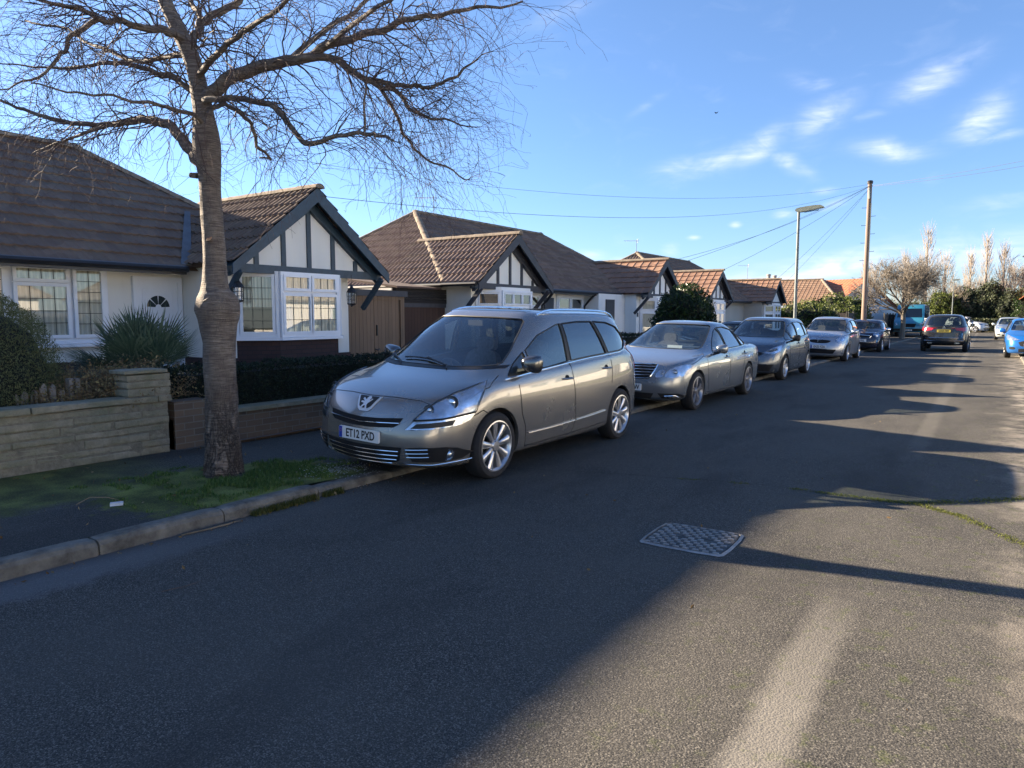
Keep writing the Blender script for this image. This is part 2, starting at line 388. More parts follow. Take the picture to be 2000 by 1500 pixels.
def frame_of(view):
    """view: 'side' u=x v=z ray -y ; 'front' u=y v=z ray -x ; 'rear' u=y ray +x ; number = ray turned that many degrees from front towards the side; 'top'"""
    if view == 'side': return Vector((1, 0, 0)), Vector((0, 0, 1)), Vector((0, -1, 0))
    if view == 'front': return Vector((0, 1, 0)), Vector((0, 0, 1)), Vector((-1, 0, 0))
    if view == 'rear': return Vector((0, 1, 0)), Vector((0, 0, 1)), Vector((1, 0, 0))
    if view == 'top': return Vector((1, 0, 0)), Vector((0, 1, 0)), Vector((0, 0, -1))
    a = R(view); ray = Vector((-math.cos(a), -math.sin(a), 0)); return Vector((-math.sin(a), math.cos(a), 0)), Vector((0, 0, 1)), ray
def patch(bvh, poly, view, off=.003, cell=.05, depth=.0, mirror=False, sm=0):
    """a skin-tight panel: 2-D outline thrown onto the body along the view direction, returned as mesh data"""
    u, v, ray = frame_of(view)
    poly = [(Vector(p).dot(u), Vector(p).dot(v)) if len(p) == 3 else p for p in poly]
    if sm: poly = smooth_poly(poly, sm)
    bm = bmesh.new(); vs_ = [bm.verts.new((p[0], p[1], 0)) for p in poly]; bm.faces.new(vs_)
    x0 = min(p[0] for p in poly); x1 = max(p[0] for p in poly); y0 = min(p[1] for p in poly); y1 = max(p[1] for p in poly)
    k = x0+cell
    while k < x1: bmesh.ops.bisect_plane(bm, geom=bm.verts[:]+bm.edges[:]+bm.faces[:], plane_co=(k, 0, 0), plane_no=(1, 0, 0)); k += cell
    k = y0+cell
    while k < y1: bmesh.ops.bisect_plane(bm, geom=bm.verts[:]+bm.edges[:]+bm.faces[:], plane_co=(0, k, 0), plane_no=(0, 1, 0)); k += cell
    bmesh.ops.remove_doubles(bm, verts=bm.verts, dist=1e-4)
    last = None
    for q in bm.verts:
        o = u*q.co.x+v*q.co.y-ray*4
        h = bvh.ray_cast(o, ray)
        if h[0] is None:
            h = bvh.find_nearest(u*q.co.x+v*q.co.y-ray*(1.0 if view != 'side' else .9)); 
        nn = h[1] if h[1].dot(ray) < 0 else -h[1]
        q.co = h[0]+nn*off
    if depth:
        be = [e for e in bm.edges if e.is_boundary]
        r = bmesh.ops.extrude_edge_only(bm, edges=be)
        for q in [g for g in r['geom'] if isinstance(g, bmesh.types.BMVert)]: q.co += ray*depth
    fs = bm.faces[:]
    bm.normal_update()
    if fs and sum(f.normal.dot(ray) for f in fs if len(f.verts) > 2) > 0: bmesh.ops.reverse_faces(bm, faces=fs)
    me = bpy.data.meshes.new('patch'); bm.to_mesh(me); bm.free()
    me.polygons.foreach_set('use_smooth', [True]*len(me.polygons)); me.set_sharp_from_angle(angle=R(35))
    return me
def mirror_mesh(me):
    m = me.copy(); m.transform(Matrix.Scale(-1, 4, (0, 1, 0))); m.flip_normals(); return m
def line_on(bvh, pts, view, r=.004, off=.0, n=4, step=.06, ends=True):
    """thin bead following the body (seam, trim or lip)"""
    u, v, ray = frame_of(view); P = []
    pts = [(Vector(p).dot(u), Vector(p).dot(v)) if len(p) == 3 else p for p in pts]
    for a, b in zip(pts, pts[1:]):
        k = max(1, int(math.dist(a, b)/step))
        for i in range(k): P.append((a[0]+(b[0]-a[0])*i/k, a[1]+(b[1]-a[1])*i/k))
    P.append(pts[-1]); W3 = []
    for p in P:
        h = bvh.ray_cast(u*p[0]+v*p[1]-ray*4, ray)
        if h[0] is None: continue
        nn = h[1] if h[1].dot(ray) < 0 else -h[1]
        W3.append(h[0]+nn*off)
    mb = MB()
    if len(W3) > 1: mb.tube(W3, r, n)
    return mb
def text_mesh(txt, size, depth=.001):
    c = bpy.data.curves.new('t', 'FONT'); c.body = txt; c.size = size; c.extrude = depth; c.align_x = 'CENTER'; c.align_y = 'CENTER'; c.resolution_u = 3; c.offset = size*.022
    o = bpy.data.objects.new('tmp', c); COL.objects.link(o)
    dg = bpy.context.evaluated_depsgraph_get(); dg.update(); me = bpy.data.meshes.new_from_object(o.evaluated_get(dg)); bpy.data.objects.remove(o); bpy.data.curves.remove(c)
    return me
def number_plate(root, txt, x, z, y=0, face=1, yellow=False, blue=True, tilt=0, w=.52):
    """face +1 looks to the front of the car"""
    M = Matrix.Translation((x, y, z)) @ Matrix.Rotation(R(90) if face > 0 else R(-90), 4, 'Z') @ Matrix.Rotation(R(90-tilt), 4, 'X')
    mb = MB(); a, b = w/2, .0555
    mb.prism([(-a+.01, -b), (a-.01, -b), (a, -b+.01), (a, b-.01), (a-.01, b), (-a+.01, b), (-a, b-.01), (-a, -b+.01)], M, -.02, 0)
    p = mb.build('number_plate', [M_PLATEY if yellow else M_PLATE], root)
    if blue:
        mb = MB(); mb.prism([(-a+.004, -b+.003), (-a+.045, -b+.003), (-a+.045, b-.003), (-a+.004, b-.003)], M, .0005, .002)
        for i in range(12):
            an = i*math.pi/6; cx, cy = -a+.0245+.013*math.cos(an), .018+.013*math.sin(an)
            mb.prism([(cx-.0018, cy-.0018), (cx+.0018, cy-.0018), (cx+.0018, cy+.0018), (cx-.0018, cy+.0018)], M, .002, .0026, 1)
        mb.build('plate_band', [M_BLUE, M_AMBER], p)
    me = text_mesh(txt, .108); me.transform(M @ Matrix.Translation((.022 if blue else 0, -.002, .0015)) @ Matrix.Scale(.80, 4, (1, 0, 0)))
    mesh_obj('lettering', me, M_INK, p)
    return p
def wheel_parts(Rt, Rr, wdt, spokes, style, alloy):
    """returns (tyre mesh, rim mesh) around +y outwards, centre at origin"""
    T = MB(); M = Matrix.Rotation(R(-90), 4, 'X'); h = wdt/2
    T.lathe([(Rr-.012, -h+.01), (Rr+.02, -h), (Rt-.03, -h+.005), (Rt-.006, -h+.03), (Rt, -h+.05), (Rt, h-.05), (Rt-.006, h-.03), (Rt-.03, h-.004), (Rr+.022, h), (Rr+.004, h-.008), (Rr-.012, h-.02)], M, 40)
    Q = MB()
    Q.lathe([(Rr-.02, -h+.01), (Rr-.02, h-.03), (Rr+.006, h-.012), (Rr+.006, h-.004), (Rr-.006, h-.002), (Rr-.018, h-.02), (Rr-.03, h-.05), (Rr-.035, h-.12)], M, 40)
    Q.lathe([(.001, h-.11), (Rr-.03, h-.13)], M, 24, 1)     # brake / dark backing
    Q.lathe([(.001, h-.012), (.045, h-.014), (.062, h-.03), (.07, h-.06)], M, 20)
    for i in range(5):
        a = 2*math.pi*i/5; c = Vector((math.cos(a)*.045, h-.02, math.sin(a)*.045)); Q.box(c.x-.006, c.x+.006, c.y, c.y+.004, c.z-.006, c.z+.006, 1)
    for i in range(spokes):
        a = 2*math.pi*(i+.25)/spokes
        for da in ((-.0,) if style != 'twin' else (-.13, .13)):
            w0, w1 = (.019, .043) if style == 'blade' else ((.022, .024) if style == 'plain' else (.014, .017))
            ca, sa = math.cos(a+da), math.sin(a+da); d = Vector((ca, 0, sa)); e = Vector((-sa, 0, ca))
            r0, r1 = .045, Rr-.012
            sec = []
            for r, ww, yy, dp in ((r0, w0, h-.025, .03), (r0+(r1-r0)*.55, (w0+w1)/2, h-.018, .03), (r1, w1, h-.016, .03)):
                c = d*r; sec.append([c-e*ww+Vector((0, yy-.012, 0)), c-e*ww*.55+Vector((0, yy, 0)), c+e*ww*.55+Vector((0, yy, 0)), c+e*ww+Vector((0, yy-.012, 0)), c+e*ww*.8+Vector((0, yy-dp-.02, 0)), c-e*ww*.8+Vector((0, yy-dp-.02, 0))])
            b = len(Q.v)
            for s_ in sec: Q.v += [tuple(p) for p in s_]
            for j in range(2):
                for k in range(6): Q.f.append((b+j*6+k, b+j*6+(k+1) % 6, b+(j+1)*6+(k+1) % 6, b+(j+1)*6+k)); Q.m.append(0)
    return T, Q
def seat_mb(x, y, z, w=.5):
    mb = MB()
    def pad(c, sx, sy, sz, tilt=0, r=.05):
        M = Matrix.Translation(c) @ Matrix.Rotation(tilt, 4, 'Y')
        prof = smooth_poly([(-sy, -sz), (sy, -sz), (sy*1.0, sz*.4), (sy*.75, sz), (-sy*.75, sz), (-sy, sz*.4)], 2)
        MM = M @ Matrix.Rotation(R(90), 4, 'Z') @ Matrix.Rotation(R(90), 4, 'X')
        mb.prism(prof, MM, -sx, sx)
    pad((x, y, z+.05), .25, w/2, .08); pad((x-.30, y, z+.36), .06, w/2, .32, R(-14)); pad((x-.42, y, z+.74), .045, .13, .085, R(-8))
    mb.bar((x-.38, y-.05, z+.6), (x-.40, y-.05, z+.72), .012, .012); mb.bar((x-.38, y+.05, z+.6), (x-.40, y+.05, z+.72), .012, .012)
    return mb
def make_car(P, name, label, cat, loc, rotz, roll=0, group=None):
    root = empty(name, loc, (0, 0, 0), label=label, cat=cat, group=group)
    root.rotation_euler = (Matrix.Rotation(rotz, 3, 'Z') @ Matrix.Rotation(roll, 3, 'X')).to_euler()
    sub = P.get('sub', 3); me = body_mesh(P, sub)
    bvh = BVHTree.FromPolygons([v.co[:] for v in me.vertices], [p.vertices[:] for p in me.polygons])
    me0 = me.copy(); pm = P['paint']; zr = P['roof']; gb = P['gx']; gt = P['gt']; wz = P['wz']; tr = P['arch']
    # ---- hollow cabin and window openings
    sh = me.copy(); sh.update()
    nrm = [v.normal.copy() for v in sh.vertices]
    for v, n_ in zip(sh.vertices, nrm): v.co -= n_*.035
    bx = MB(); bx.box(gt[1]-.35+P.get('cabr', 0), gb[0]-.02, -1, 1, .38, 3)
    cabin = boolean(sh, [mb_mesh(bx)], 'INTERSECT')
    cuts = [arch_cutter(P['wf'], P['hw'], tr, wz), arch_cutter(P['wf'], -P['hw'], tr, wz), arch_cutter(P['wr'], P['hw'], tr, wz), arch_cutter(P['wr'], -P['hw'], tr, wz)]
    MS = Matrix.Rotation(R(90), 4, 'X')
    for w_ in P['side_windows']:
        mb = MB(); mb.prism(smooth_poly(w_[0], 1) if w_[1] else w_[0], MS, -1.3, 1.3); cuts.append(mb_mesh(mb))
    if P.get('windscreen'):
        mb = MB(); MF = Matrix(((0, 0, 1, 0), (1, 0, 0, 0), (0, 1, 0, 0), (0, 0, 0, 1)))
        mb.prism(smooth_poly(P['windscreen'], 1), MF, gb[0]-1.4, 3.5); cuts.append(mb_mesh(mb))
    if P.get('rearscreen'):
        mb = MB(); mb.prism(smooth_poly(P['rearscreen'], 1), MF, -3.5, gt[1]+.35+P.get('rcut', 0)); cuts.append(mb_mesh(mb))
    mm = boolean(me, [cabin]+cuts)
    mm.materials.clear()
    for m in (pm, M_PLAS, M_DASH): mm.materials.append(m)
    for p in mm.polygons:
        c = p.center; p.material_index = 0
        for wx in (P['wf'], P['wr']):
            d = math.hypot(c.x-wx, c.z-wz)
            if d < tr-.001+.004 and abs(c.y) > .3 and (d < tr-.02 or (Vector((wx-c.x, 0, wz-c.z)).normalized().dot(p.normal) > .5)): p.material_index = 1
        if c.z < P['sill']+.01: p.material_index = 1
        if P.get('clad') and c.z < P['clad'](c.x): p.material_index = 1
        if p.material_index == 0 and .36 < c.z:
            h = bvh.find_nearest(c)
            if h[3] is not None and h[3] > .012: p.material_index = 2
    mm.polygons.foreach_set('use_smooth', [True]*len(mm.polygons))
    onv = {}
    def smooth_n(i):
        if i not in onv:
            co_ = mm.vertices[i].co; h = bvh.find_nearest(co_)
            if h[0] is None or h[3] > .004: onv[i] = None
            else:
                pl = me0.polygons[h[2]]; w_ = poly_3d_calc([me0.vertices[q].co for q in pl.vertices], h[0]); n_ = Vector()
                for q, k_ in zip(pl.vertices, w_): n_ += me0.vertices[q].normal*k_
                onv[i] = n_.normalized()
        return onv[i]
    cn = []
    for p in mm.polygons:
        for q in p.vertices:
            n_ = smooth_n(q); cn.append(n_ if n_ is not None and n_.dot(p.normal) > .75 else p.normal.copy())
    mm.normals_split_custom_set([tuple(n_) for n_ in cn])
    body = mesh_obj('body', mm, [pm, M_PLAS, M_DASH], root)
    # ---- glazing
    def sheet(nm, poly, view, mats, off, mir=False, sm=0, cell=.08, depth=0, parent=root, lab=None):
        pme = patch(bvh, poly, view, off, cell, depth, sm=sm)
        o = mesh_obj(nm, pme, mats, parent)
        if lab: o['label'] = lab
        if mir: mesh_obj(nm, mirror_mesh(pme), mats, parent)
        return o
    def grow(poly, d):
        cx = sum(p[0] for p in poly)/len(poly); cy = sum(p[1] for p in poly)/len(poly); o = []
        for p in poly:
            l = math.hypot(p[0]-cx, p[1]-cy); o.append((cx+(p[0]-cx)*(1+d/l), cy+(p[1]-cy)*(1+d/l)))
        return o
    for w_ in P['side_windows']: sheet('side_window', grow(smooth_poly(w_[0], 1) if w_[1] else w_[0], .012), 'side', w_[2] if len(w_) > 2 else M_SIDEG, -.006, True)
    if P.get('windscreen'): sheet('windscreen', grow(smooth_poly(P['windscreen'], 1), .012), 'front', M_CARGLASS, -.005)
    if P.get('rearscreen'): sheet('rear_screen', grow(smooth_poly(P['rearscreen'], 1), .012), 'rear', P.get('rglass', M_CARGLASS), -.005)
    for w_ in P['side_windows']:
        pl_ = smooth_poly(w_[0], 1) if w_[1] else w_[0]; l = line_on(bvh, list(pl_)+[pl_[0]], 'side', .009, .0, 5); l.build('window_seal', M_INK, body, True)
        l.v = [(x, -y, z) for x, y, z in l.v]; l.f = [f[::-1] for f in l.f]; l.build('window_seal', M_INK, body, True)
    for k_, vw in (('windscreen', 'front'), ('rearscreen', 'rear')):
        if P.get(k_): pl_ = smooth_poly(P[k_], 1); line_on(bvh, list(pl_)+[pl_[0]], vw, .010, -.002, 5).build('screen_seal', M_INK, body, True)
    # ---- interior
    sx = P.get('seatx', gb[0]-1.05)
    for yy in (-.36, .36): seat_mb(sx, yy, .38+P.get('seatz', 0)).build('front_seat', M_SEAT, root, True)
    mb = MB(); mb.prism(smooth_poly([(-.3, .35), (.3, .35), (.3, .5), (-.1, .52), (-.24, 1.0), (-.34, 1.0)], 1), Matrix.Translation((sx-.95, 0, 0)) @ MS, -.6, .6); mb.build('rear_seat', M_SEAT, root, True)
    mb = MB(); mb.prism(smooth_poly([(gb[0]-.75, .6), (gb[0]-.1, .55), (gb[0]-.08, P['hood'][1]-.06), (gb[0]-.45, P['hood'][1]-.045), (gb[0]-.7, P['hood'][1]-.09)], 1), MS, -.68, .68); mb.build('dashboard', M_DASH, root, True)
    mb = MB(); Mw = Matrix.Translation((gb[0]-.86, -.36, P['hood'][1]-.16)) @ Matrix.Rotation(R(-65), 4, 'Y')
    mb.tube([Mw @ Vector((.18*math.cos(a), .18*math.sin(a), 0)) for a in [i*math.pi/12 for i in range(25)]], .014, 6); mb.bar(Mw @ Vector((-.17, 0, 0)), Mw @ Vector((.17, 0, 0)), .05, .03); mb.build('steering_wheel', M_DASH, root, True)
    mb = MB(); mb.box(gt[0]+.10, gt[0]+.12, -.10, .10, zr-.20, zr-.14); mb.build('rear_view_mirror', M_PLAS, root)
    # ---- wheels
    T, Q = wheel_parts(P['Rt'], P['Rr'], .215, P['spokes'], P['wstyle'], P.get('alloy', M_ALLOY))
    tm = T.build('tyre', M_TYRE, None, True); qm = Q.build('rim', [P.get('alloy', M_ALLOY), M_DARK], None, True)
    first = True
    for wx in (P['wf'], P['wr']):
        for s_ in (1, -1):
            w = empty('wheel', (wx, s_*(P['hw']-.115-P.get('inset', .0)), P['Rt']-.004)); w.parent = root
            if s_ < 0: w.rotation_euler = (0, 0, math.pi)
            if first: a, b = tm, qm; first = False
            else: a, b = tm.copy(), qm.copy(); COL.objects.link(a); COL.objects.link(b)
            a.parent = w; b.parent = w
    # ---- trim lists
    for (nm, poly, view, mat, off, mir, sm) in P.get('patches', []):
        sheet(nm, poly, view, mat, off, mir, sm, .05, P.get('pdepth', .01))
        if nm == 'headlight': sheet('lamp_lens', poly, view, M_LENS, .018, mir, sm, .05, .02)
    sm_ = MB()
    for pts, view in P.get('seams', []):
        l = line_on(bvh, pts, view, P.get('seamr', .0055), -.0012)
        b = len(sm_.v); sm_.v += l.v; sm_.f += [tuple(i+b for i in f) for f in l.f]; sm_.m += l.m
        if view != 'front' and view != 'rear' or True:
            l.v = [(x, -y, z) for x, y, z in l.v]; b = len(sm_.v); sm_.v += l.v; sm_.f += [tuple(i+b for i in f[::-1]) for f in l.f]; sm_.m += l.m
    if sm_.v: sm_.build('panel_seams', M_DARK, body)
    for (nm, pts, view, mat, r, off, mir) in P.get('beads', []):
        l = line_on(bvh, pts, view, r, off, 6); o = l.build(nm, mat, root, True)
        if mir: l.v = [(x, -y, z) for x, y, z in l.v]; l.f = [f[::-1] for f in l.f]; l.build(nm, mat, root, True)
    for (x, z) in P.get('handles', []):
        for s_ in (1, -1):
            h = bvh.ray_cast(Vector((x, s_*3, z)), Vector((0, -s_, 0)))
            if h[0] is None: continue
            y = h[0].y; mb = MB()
            mb.tube([(x-.10, y+s_*.002, z), (x-.075, y+s_*.028, z), (x+.06, y+s_*.030, z), (x+.10, y+s_*.004, z)], [.009, .012, .012, .009], 8)
            mb.build('door_handle', P.get('hmat', pm), root, True)
            mb = MB(); mb.lathe([(.001, .002), (.035, .002), (.04, -.004)], Matrix.Translation((x, y, z)) @ Matrix.Rotation(-s_*R(90), 4, 'X') @ Matrix.Scale(1.3, 4, (1, 0, 0)), 16); mb.build('handle_recess', M_DARK, root, True)
    mx_, mz_ = P['mirror']
    for s_ in (1, -1):
        h = bvh.ray_cast(Vector((mx_, s_*3, mz_-.06)), Vector((0, -s_, 0))); y = h[0].y if h[0] else s_*P['hw']*.9
        bm = bmesh.new(); bmesh.ops.create_icosphere(bm, subdivisions=3, radius=1)
        for v in bm.verts:
            c = v.co; c = c/((abs(c.x)**2.4+abs(c.y)**3.2+abs(c.z)**3.2)**(1/2.9))
            v.co = Vector((c.x*.075*(1-.3*s_*c.y) if c.x > 0 else max(c.x, -.45)*.075, c.y*.098*(1+.06*c.z), c.z*.078*(1+.18*s_*c.y)))
        ms = P.get('mscale', 1.0); bm.transform(Matrix.Translation((mx_, y+s_*.135, mz_)) @ Matrix.Scale(ms, 4)); mme = bpy.data.meshes.new('m'); bm.to_mesh(mme); bm.free()
        mme.polygons.foreach_set('use_smooth', [True]*len(mme.polygons)); mme.set_sharp_from_angle(angle=R(40))
        mo = mesh_obj('wing_mirror', mme, P.get('mirmat', pm), root)
        mb = MB(); mb.tube([(mx_+.01, y-s_*.02, mz_-.09), (mx_+.01, y+s_*.06, mz_-.07), (mx_, y+s_*.12, mz_-.04)], [.035, .028, .03], 8); mb.build('mirror_arm', M_PLAS, mo, True)
        mb = MB(); mb.lathe([(.001, .001), (.082, 0)], Matrix.Translation((mx_-.033*ms, y+s_*.135, mz_)) @ Matrix.Rotation(R(-90), 4, 'Y') @ Matrix.Scale(.78, 4, (1, 0, 0)), 20); mb.build('mirror_glass', M_CHROME, mo, True)
    if P.get('extra'): P['extra'](root, bvh, sheet)
    return root, bvh
# ------------------------------------------------------------------ ground, road, pavements
def sheet_obj(name, x0, x1, y0, y1, z, mat, nx=1, ny=1, zf=None, kind='structure'):
    mb = MB()
    for j in range(ny+1):
        for i in range(nx+1):
            x = x0+(x1-x0)*i/nx; y = y0+(y1-y0)*j/ny; mb.v.append((x, y, z if zf is None else zf(x, y)))
    for j in range(ny):
        for i in range(nx):
            a = j*(nx+1)+i; mb.f.append((a, a+1, a+nx+2, a+nx+1)); mb.m.append(0)
    return mb.build(name, mat, kind=kind)
def asphalt(name, foot=False):
    t = NT(name); xyz = t.sep(); X, Y = xyz[0], xyz[1]
    g = t.vor(105); gc = t.sep(t.vor(190, out='Color'))[0]; g2 = t.noise(150, 2, .75); big = t.noise(.9, 5, .6); mid = t.noise(5, 5, .65)
    base = t.ramp(g2, [(.30, (.014, .015, .015)), (.5, (.054, .051, .045)), (.68, (.24, .222, .19))])
    base = t.mix(.55, base, t.ramp(gc, [(0, (.012, .013, .014)), (.5, (.050, .048, .045)), (.8, (.12, .11, .095)), (1, (.32, .295, .25))]))
    base = t.mix(t.math('MULTIPLY', t.ramp(big, [(.38, 0), (.66, 1)]), .5), base, (.10, .093, .08)); base = t.mix(t.math('MULTIPLY', t.ramp(t.noise(.55, 5, .6, vec=t.map((1.6, .5, 1), loc=(4, 2, 0))), [(.5, 0), (.64, 1)]), .45), base, (.030, .029, .028))
    spots = t.ramp(t.vor(7.5), [(.0, 1), (.035, .9), (.07, 0)]); base = t.mix(t.math('MULTIPLY', spots, t.ramp(t.noise(1.7, 3), [(.5, 0), (.6, .35)])), base, (.2, .2, .2))
    rough = .86
    if not foot:
        # worn pale band along the crown of the road, paler gritty edge on the right, moss tint
        cx = t.math('MULTIPLY_ADD', Y, -.012, -.60); d = t.math('ABSOLUTE', t.math('SUBTRACT', X, cx)); d = t.math('ADD', d, t.math('MULTIPLY', t.math('SUBTRACT', mid, .5), .10))
        band = t.ramp(d, [(.06, 1), (.135, 0)])
        gate = t.ramp(t.math('MULTIPLY', t.math('ADD', Y, t.math('MULTIPLY', big, 1.2)), .04), [(.14, 1), (.205, 0), (.36, 0), (.42, .30)])
        base = t.mix(t.math('MULTIPLY', t.math('MULTIPLY', band, gate), .58), base, (.26, .24, .205))
        right = t.ramp(t.math('ADD', X, t.math('MULTIPLY', t.math('SUBTRACT', big, .5), 1.6)), [(-.0, 0), (.6, 1)])
        patch_ = t.ramp(t.noise(1.9, 6, .7), [(.45, 0), (.58, 1)])
        base = t.mix(t.math('MULTIPLY', t.math('MULTIPLY', right, patch_), .85), base, (.33, .29, .235))
        moss = t.math('MULTIPLY', t.ramp(X, [(.0, 0), (.9, 0), (1, 0)]), 1)
        mg = t.math('MULTIPLY', t.ramp(t.noise(9, 5, .75), [(.55, 0), (.68, 1)]), t.ramp(t.math('ADD', t.math('MULTIPLY', X, .2), 1), [(.62, 0), (.9, .5)]))
        base = t.mix(mg, base, (.075, .095, .022))
        gut = t.ramp(t.math('ADD', X, t.math('MULTIPLY', mid, .5)), [(-1, 1), (-.999, 1)])
        gl = t.ramp(t.math('ADD', t.math('MULTIPLY', X, .1), t.math('MULTIPLY', mid, .03)), [(0, 0), (1, 0)])
        e = t.math('SUBTRACT', -4.15, t.math('ADD', X, t.math('MULTIPLY', mid, .35)))
        base = t.mix(t.math('MULTIPLY', t.ramp(e, [(0, 0), (.12, .5), (.4, .6)]), t.ramp(t.math('MULTIPLY', Y, .1), [(.2, .9), (.35, .1)])), base, (.17, .17, .175))
    else:
        d = t.math('ADD', t.math('POWER', t.math('DIVIDE', t.math('ADD', X, 5.5), .95), 2), t.math('POWER', t.math('DIVIDE', t.math('SUBTRACT', Y, 3.75), 1.25), 2))
        d = t.math('ADD', d, t.math('MULTIPLY', t.math('SUBTRACT', mid, .5), 1.6)); m1 = t.ramp(d, [(.7, 1), (1.0, 0)])
        e = t.math('ADD', t.math('SUBTRACT', -5.85, X), t.math('MULTIPLY', t.math('SUBTRACT', mid, .5), .9)); m2 = t.math('MULTIPLY', t.ramp(e, [(0, 0), (.30, .8)]), t.ramp(t.math('MULTIPLY', Y, .1), [(.30, 1), (.40, 0)]))
        mm_ = t.math('MAXIMUM', m1, m2, clamp=True)
        fine = t.noise(70, 4, .8)
        mossc = t.ramp(t.math('ADD', t.math('MULTIPLY', fine, .6), t.math('MULTIPLY', t.noise(3.2, 4), .5)), [(.40, (.035, .036, .02)), (.52, (.085, .095, .028)), (.66, (.21, .225, .06))])
        base = t.mix(mm_, base, mossc)
    t.set(Base_Color=base, Roughness=rough, Specular_IOR_Level=.12)
    h = t.math('ADD', t.math('MULTIPLY', g2, .5), t.math('MULTIPLY', g, -1)); t.bump(h, .6, .003)
    return t.mat
M_ROAD = asphalt('asphalt'); M_FOOT = asphalt('footway_asphalt', True)
tg = NT('ground_soil'); tg.set(Base_Color=tg.ramp(tg.noise(.35, 8, .7), [(.35, (.035, .045, .018)), (.55, (.07, .075, .03)), (.7, (.12, .10, .06))]), Roughness=.95); tg.bump(tg.noise(30, 4), .5, .03)
M_SOIL = tg.mat
tg = NT('verge_turf'); tg.set(Base_Color=tg.ramp(tg.noise(4, 8, .75), [(.35, (.03, .05, .012)), (.5, (.07, .10, .02)), (.66, (.17, .17, .05))]), Roughness=.95); tg.bump(tg.noise(60, 4), .8, .03)
M_TURF = tg.mat
M_PAVE = simple('garden_paving', (.13, .12, .105), .9, var=.3, scale=2, bump=.5, bscale=40)
M_CONC = simple('kerb_concrete', (.135, .125, .105), .9, var=.55, scale=7, bump=.9, bscale=60)
sheet_obj('ground', -900, 900, -60, 1500, -.06, M_SOIL)
sheet_obj('road', -4.82, .78, -25, 78, 0, M_ROAD)
sheet_obj('side_road', -80, 80, 78, 85, -.004, M_ROAD)
def foot_z(x, y): return .10 if y < 4.0 else (.10-.05*min(1, (y-4.0)/1.2) if y < 9 else .06)
sheet_obj('pavement', -7.42, -4.93, -25, 77, .1, M_FOOT, 1, 200, foot_z)
sheet_obj('front_garden_ground', -20, -7.42, -25, 77, .085, M_PAVE)
sheet_obj('far_verge', -80, 80, 85, 86.4, .02, simple('dry_verge', (.34, .28, .17), .95, var=.35, scale=2))
sheet_obj('right_verge', .90, 2.3, -25, 77, .07, M_TURF, 1, 1)
sheet_obj('right_pavement', 2.3, 4.1, -25, 77, .075, M_FOOT)
sheet_obj('right_garden_ground', 4.1, 30, -25, 77, .06, M_PAVE)
def kerb(name, xa, xb, inner):
    mb = MB(); y = -25.0+.68; rnd = random.Random(3); s = 1 if xb < xa else -1
    while y < 77:
        L = .915; j = rnd.uniform(-.006, .006); z = foot_z(0, y+.45)+.004+rnd.uniform(-.004, .006) if inner else .078
        z2 = foot_z(0, y+L)+.004 if inner else .078; a = xa+j; sec = []
        for k in range(9):
            yy = y+.006+(L-.012)*k/8; n_ = noise.noise(Vector((xa, yy*5, 0)))*.006; e_ = .008 if k in (0, 8) else 0
            zz = z+(z2-z)*k/8-e_
            sec.append([(a+n_, yy, -.05), (a+n_, yy, zz-.035), (a-s*.018+n_, yy, zz-.010), (a-s*.045, yy, zz+n_*.5), (xb, yy, zz), (xb, yy, -.05)])
        b = len(mb.v)
        for s_ in sec: mb.v += s_
        for k in range(8):
            for q in range(5): mb.f.append((b+k*6+q, b+k*6+q+1, b+(k+1)*6+q+1, b+(k+1)*6+q)); mb.m.append(0)
        for k in (0, 8): mb.f.append(tuple(b+k*6+q for q in range(6))); mb.m.append(0)
        y += L
    mb.box(min(xa, xb)+.02, max(xa, xb)-.02, -25, 77, -.05, .03, 0)
    return mb.build(name, M_CONC, kind='structure')
kerb('kerb', -4.80, -4.932, True); kerb('right_kerb', .76, .902, False)
# crack with moss across the road
M_CRACK = simple('crack_dark', (.012, .012, .012), .95); M_MOSS = simple('crack_moss', (.13, .15, .02), .95, var=.6, scale=40, bump=.5, bscale=120)
def ragged(name, pts, w, mat, z, jit=.012, gap=0.0, step=.03, seed=1, **k):
    rnd = random.Random(seed); P = []
    for a, b in zip(pts, pts[1:]):
        a = Vector((*a, 0)); b = Vector((*b, 0)); n = max(1, int((b-a).length/step)); P += [a.lerp(b, i/n) for i in range(n)]
    mb = MB(); prev = None
    for i, p in enumerate(P[:-1]):
        d = (P[i+1]-p).normalized(); q = Vector((-d.y, d.x, 0)); o = noise.noise(Vector((p.x*3, p.y*3, seed)))*jit*3+rnd.uniform(-1, 1)*jit*.3
        ww = w*(.35+abs(noise.noise(Vector((p.x*6, p.y*6, seed+9))))*2.2); on = noise.noise(Vector((p.x*2.2, p.y*2.2, seed+5))) > gap-.5+.0
        if gap and noise.noise(Vector((p.x*2.5, p.y*2.5, seed+5))) < gap-.35: prev = None; continue
        c = (p+q*(o-ww), p+q*(o+ww))
        if prev: mb.face([(prev[0].x, prev[0].y, z), (c[0].x, c[0].y, z), (c[1].x, c[1].y, z), (prev[1].x, prev[1].y, z)])
        prev = c
    return mb.build(name, mat, kind='structure', **k)
CR = [(-4.7, 5.7), (-4.07, 5.96), (-3.09, 6.34), (-1.69, 6.69), (-.83, 6.67), (-.48, 6.71), (-.15, 6.47), (.2, 5.95), (.7, 5.3)]
ragged('road_crack', CR[:6], .004, M_CRACK, .004, .018)
ragged('road_crack', CR[5:], .006, M_CRACK, .005, .02, seed=4)
ragged('road_crack', [(-.48, 6.74), (-.1, 7.08), (.27, 7.45), (.72, 7.8)], .006, M_CRACK, .005, .02, seed=6)
ragged('road_crack', [(-4.4, 17.8), (-2, 18.2), (.7, 18.3)], .008, M_CRACK, .004, .02, seed=8)
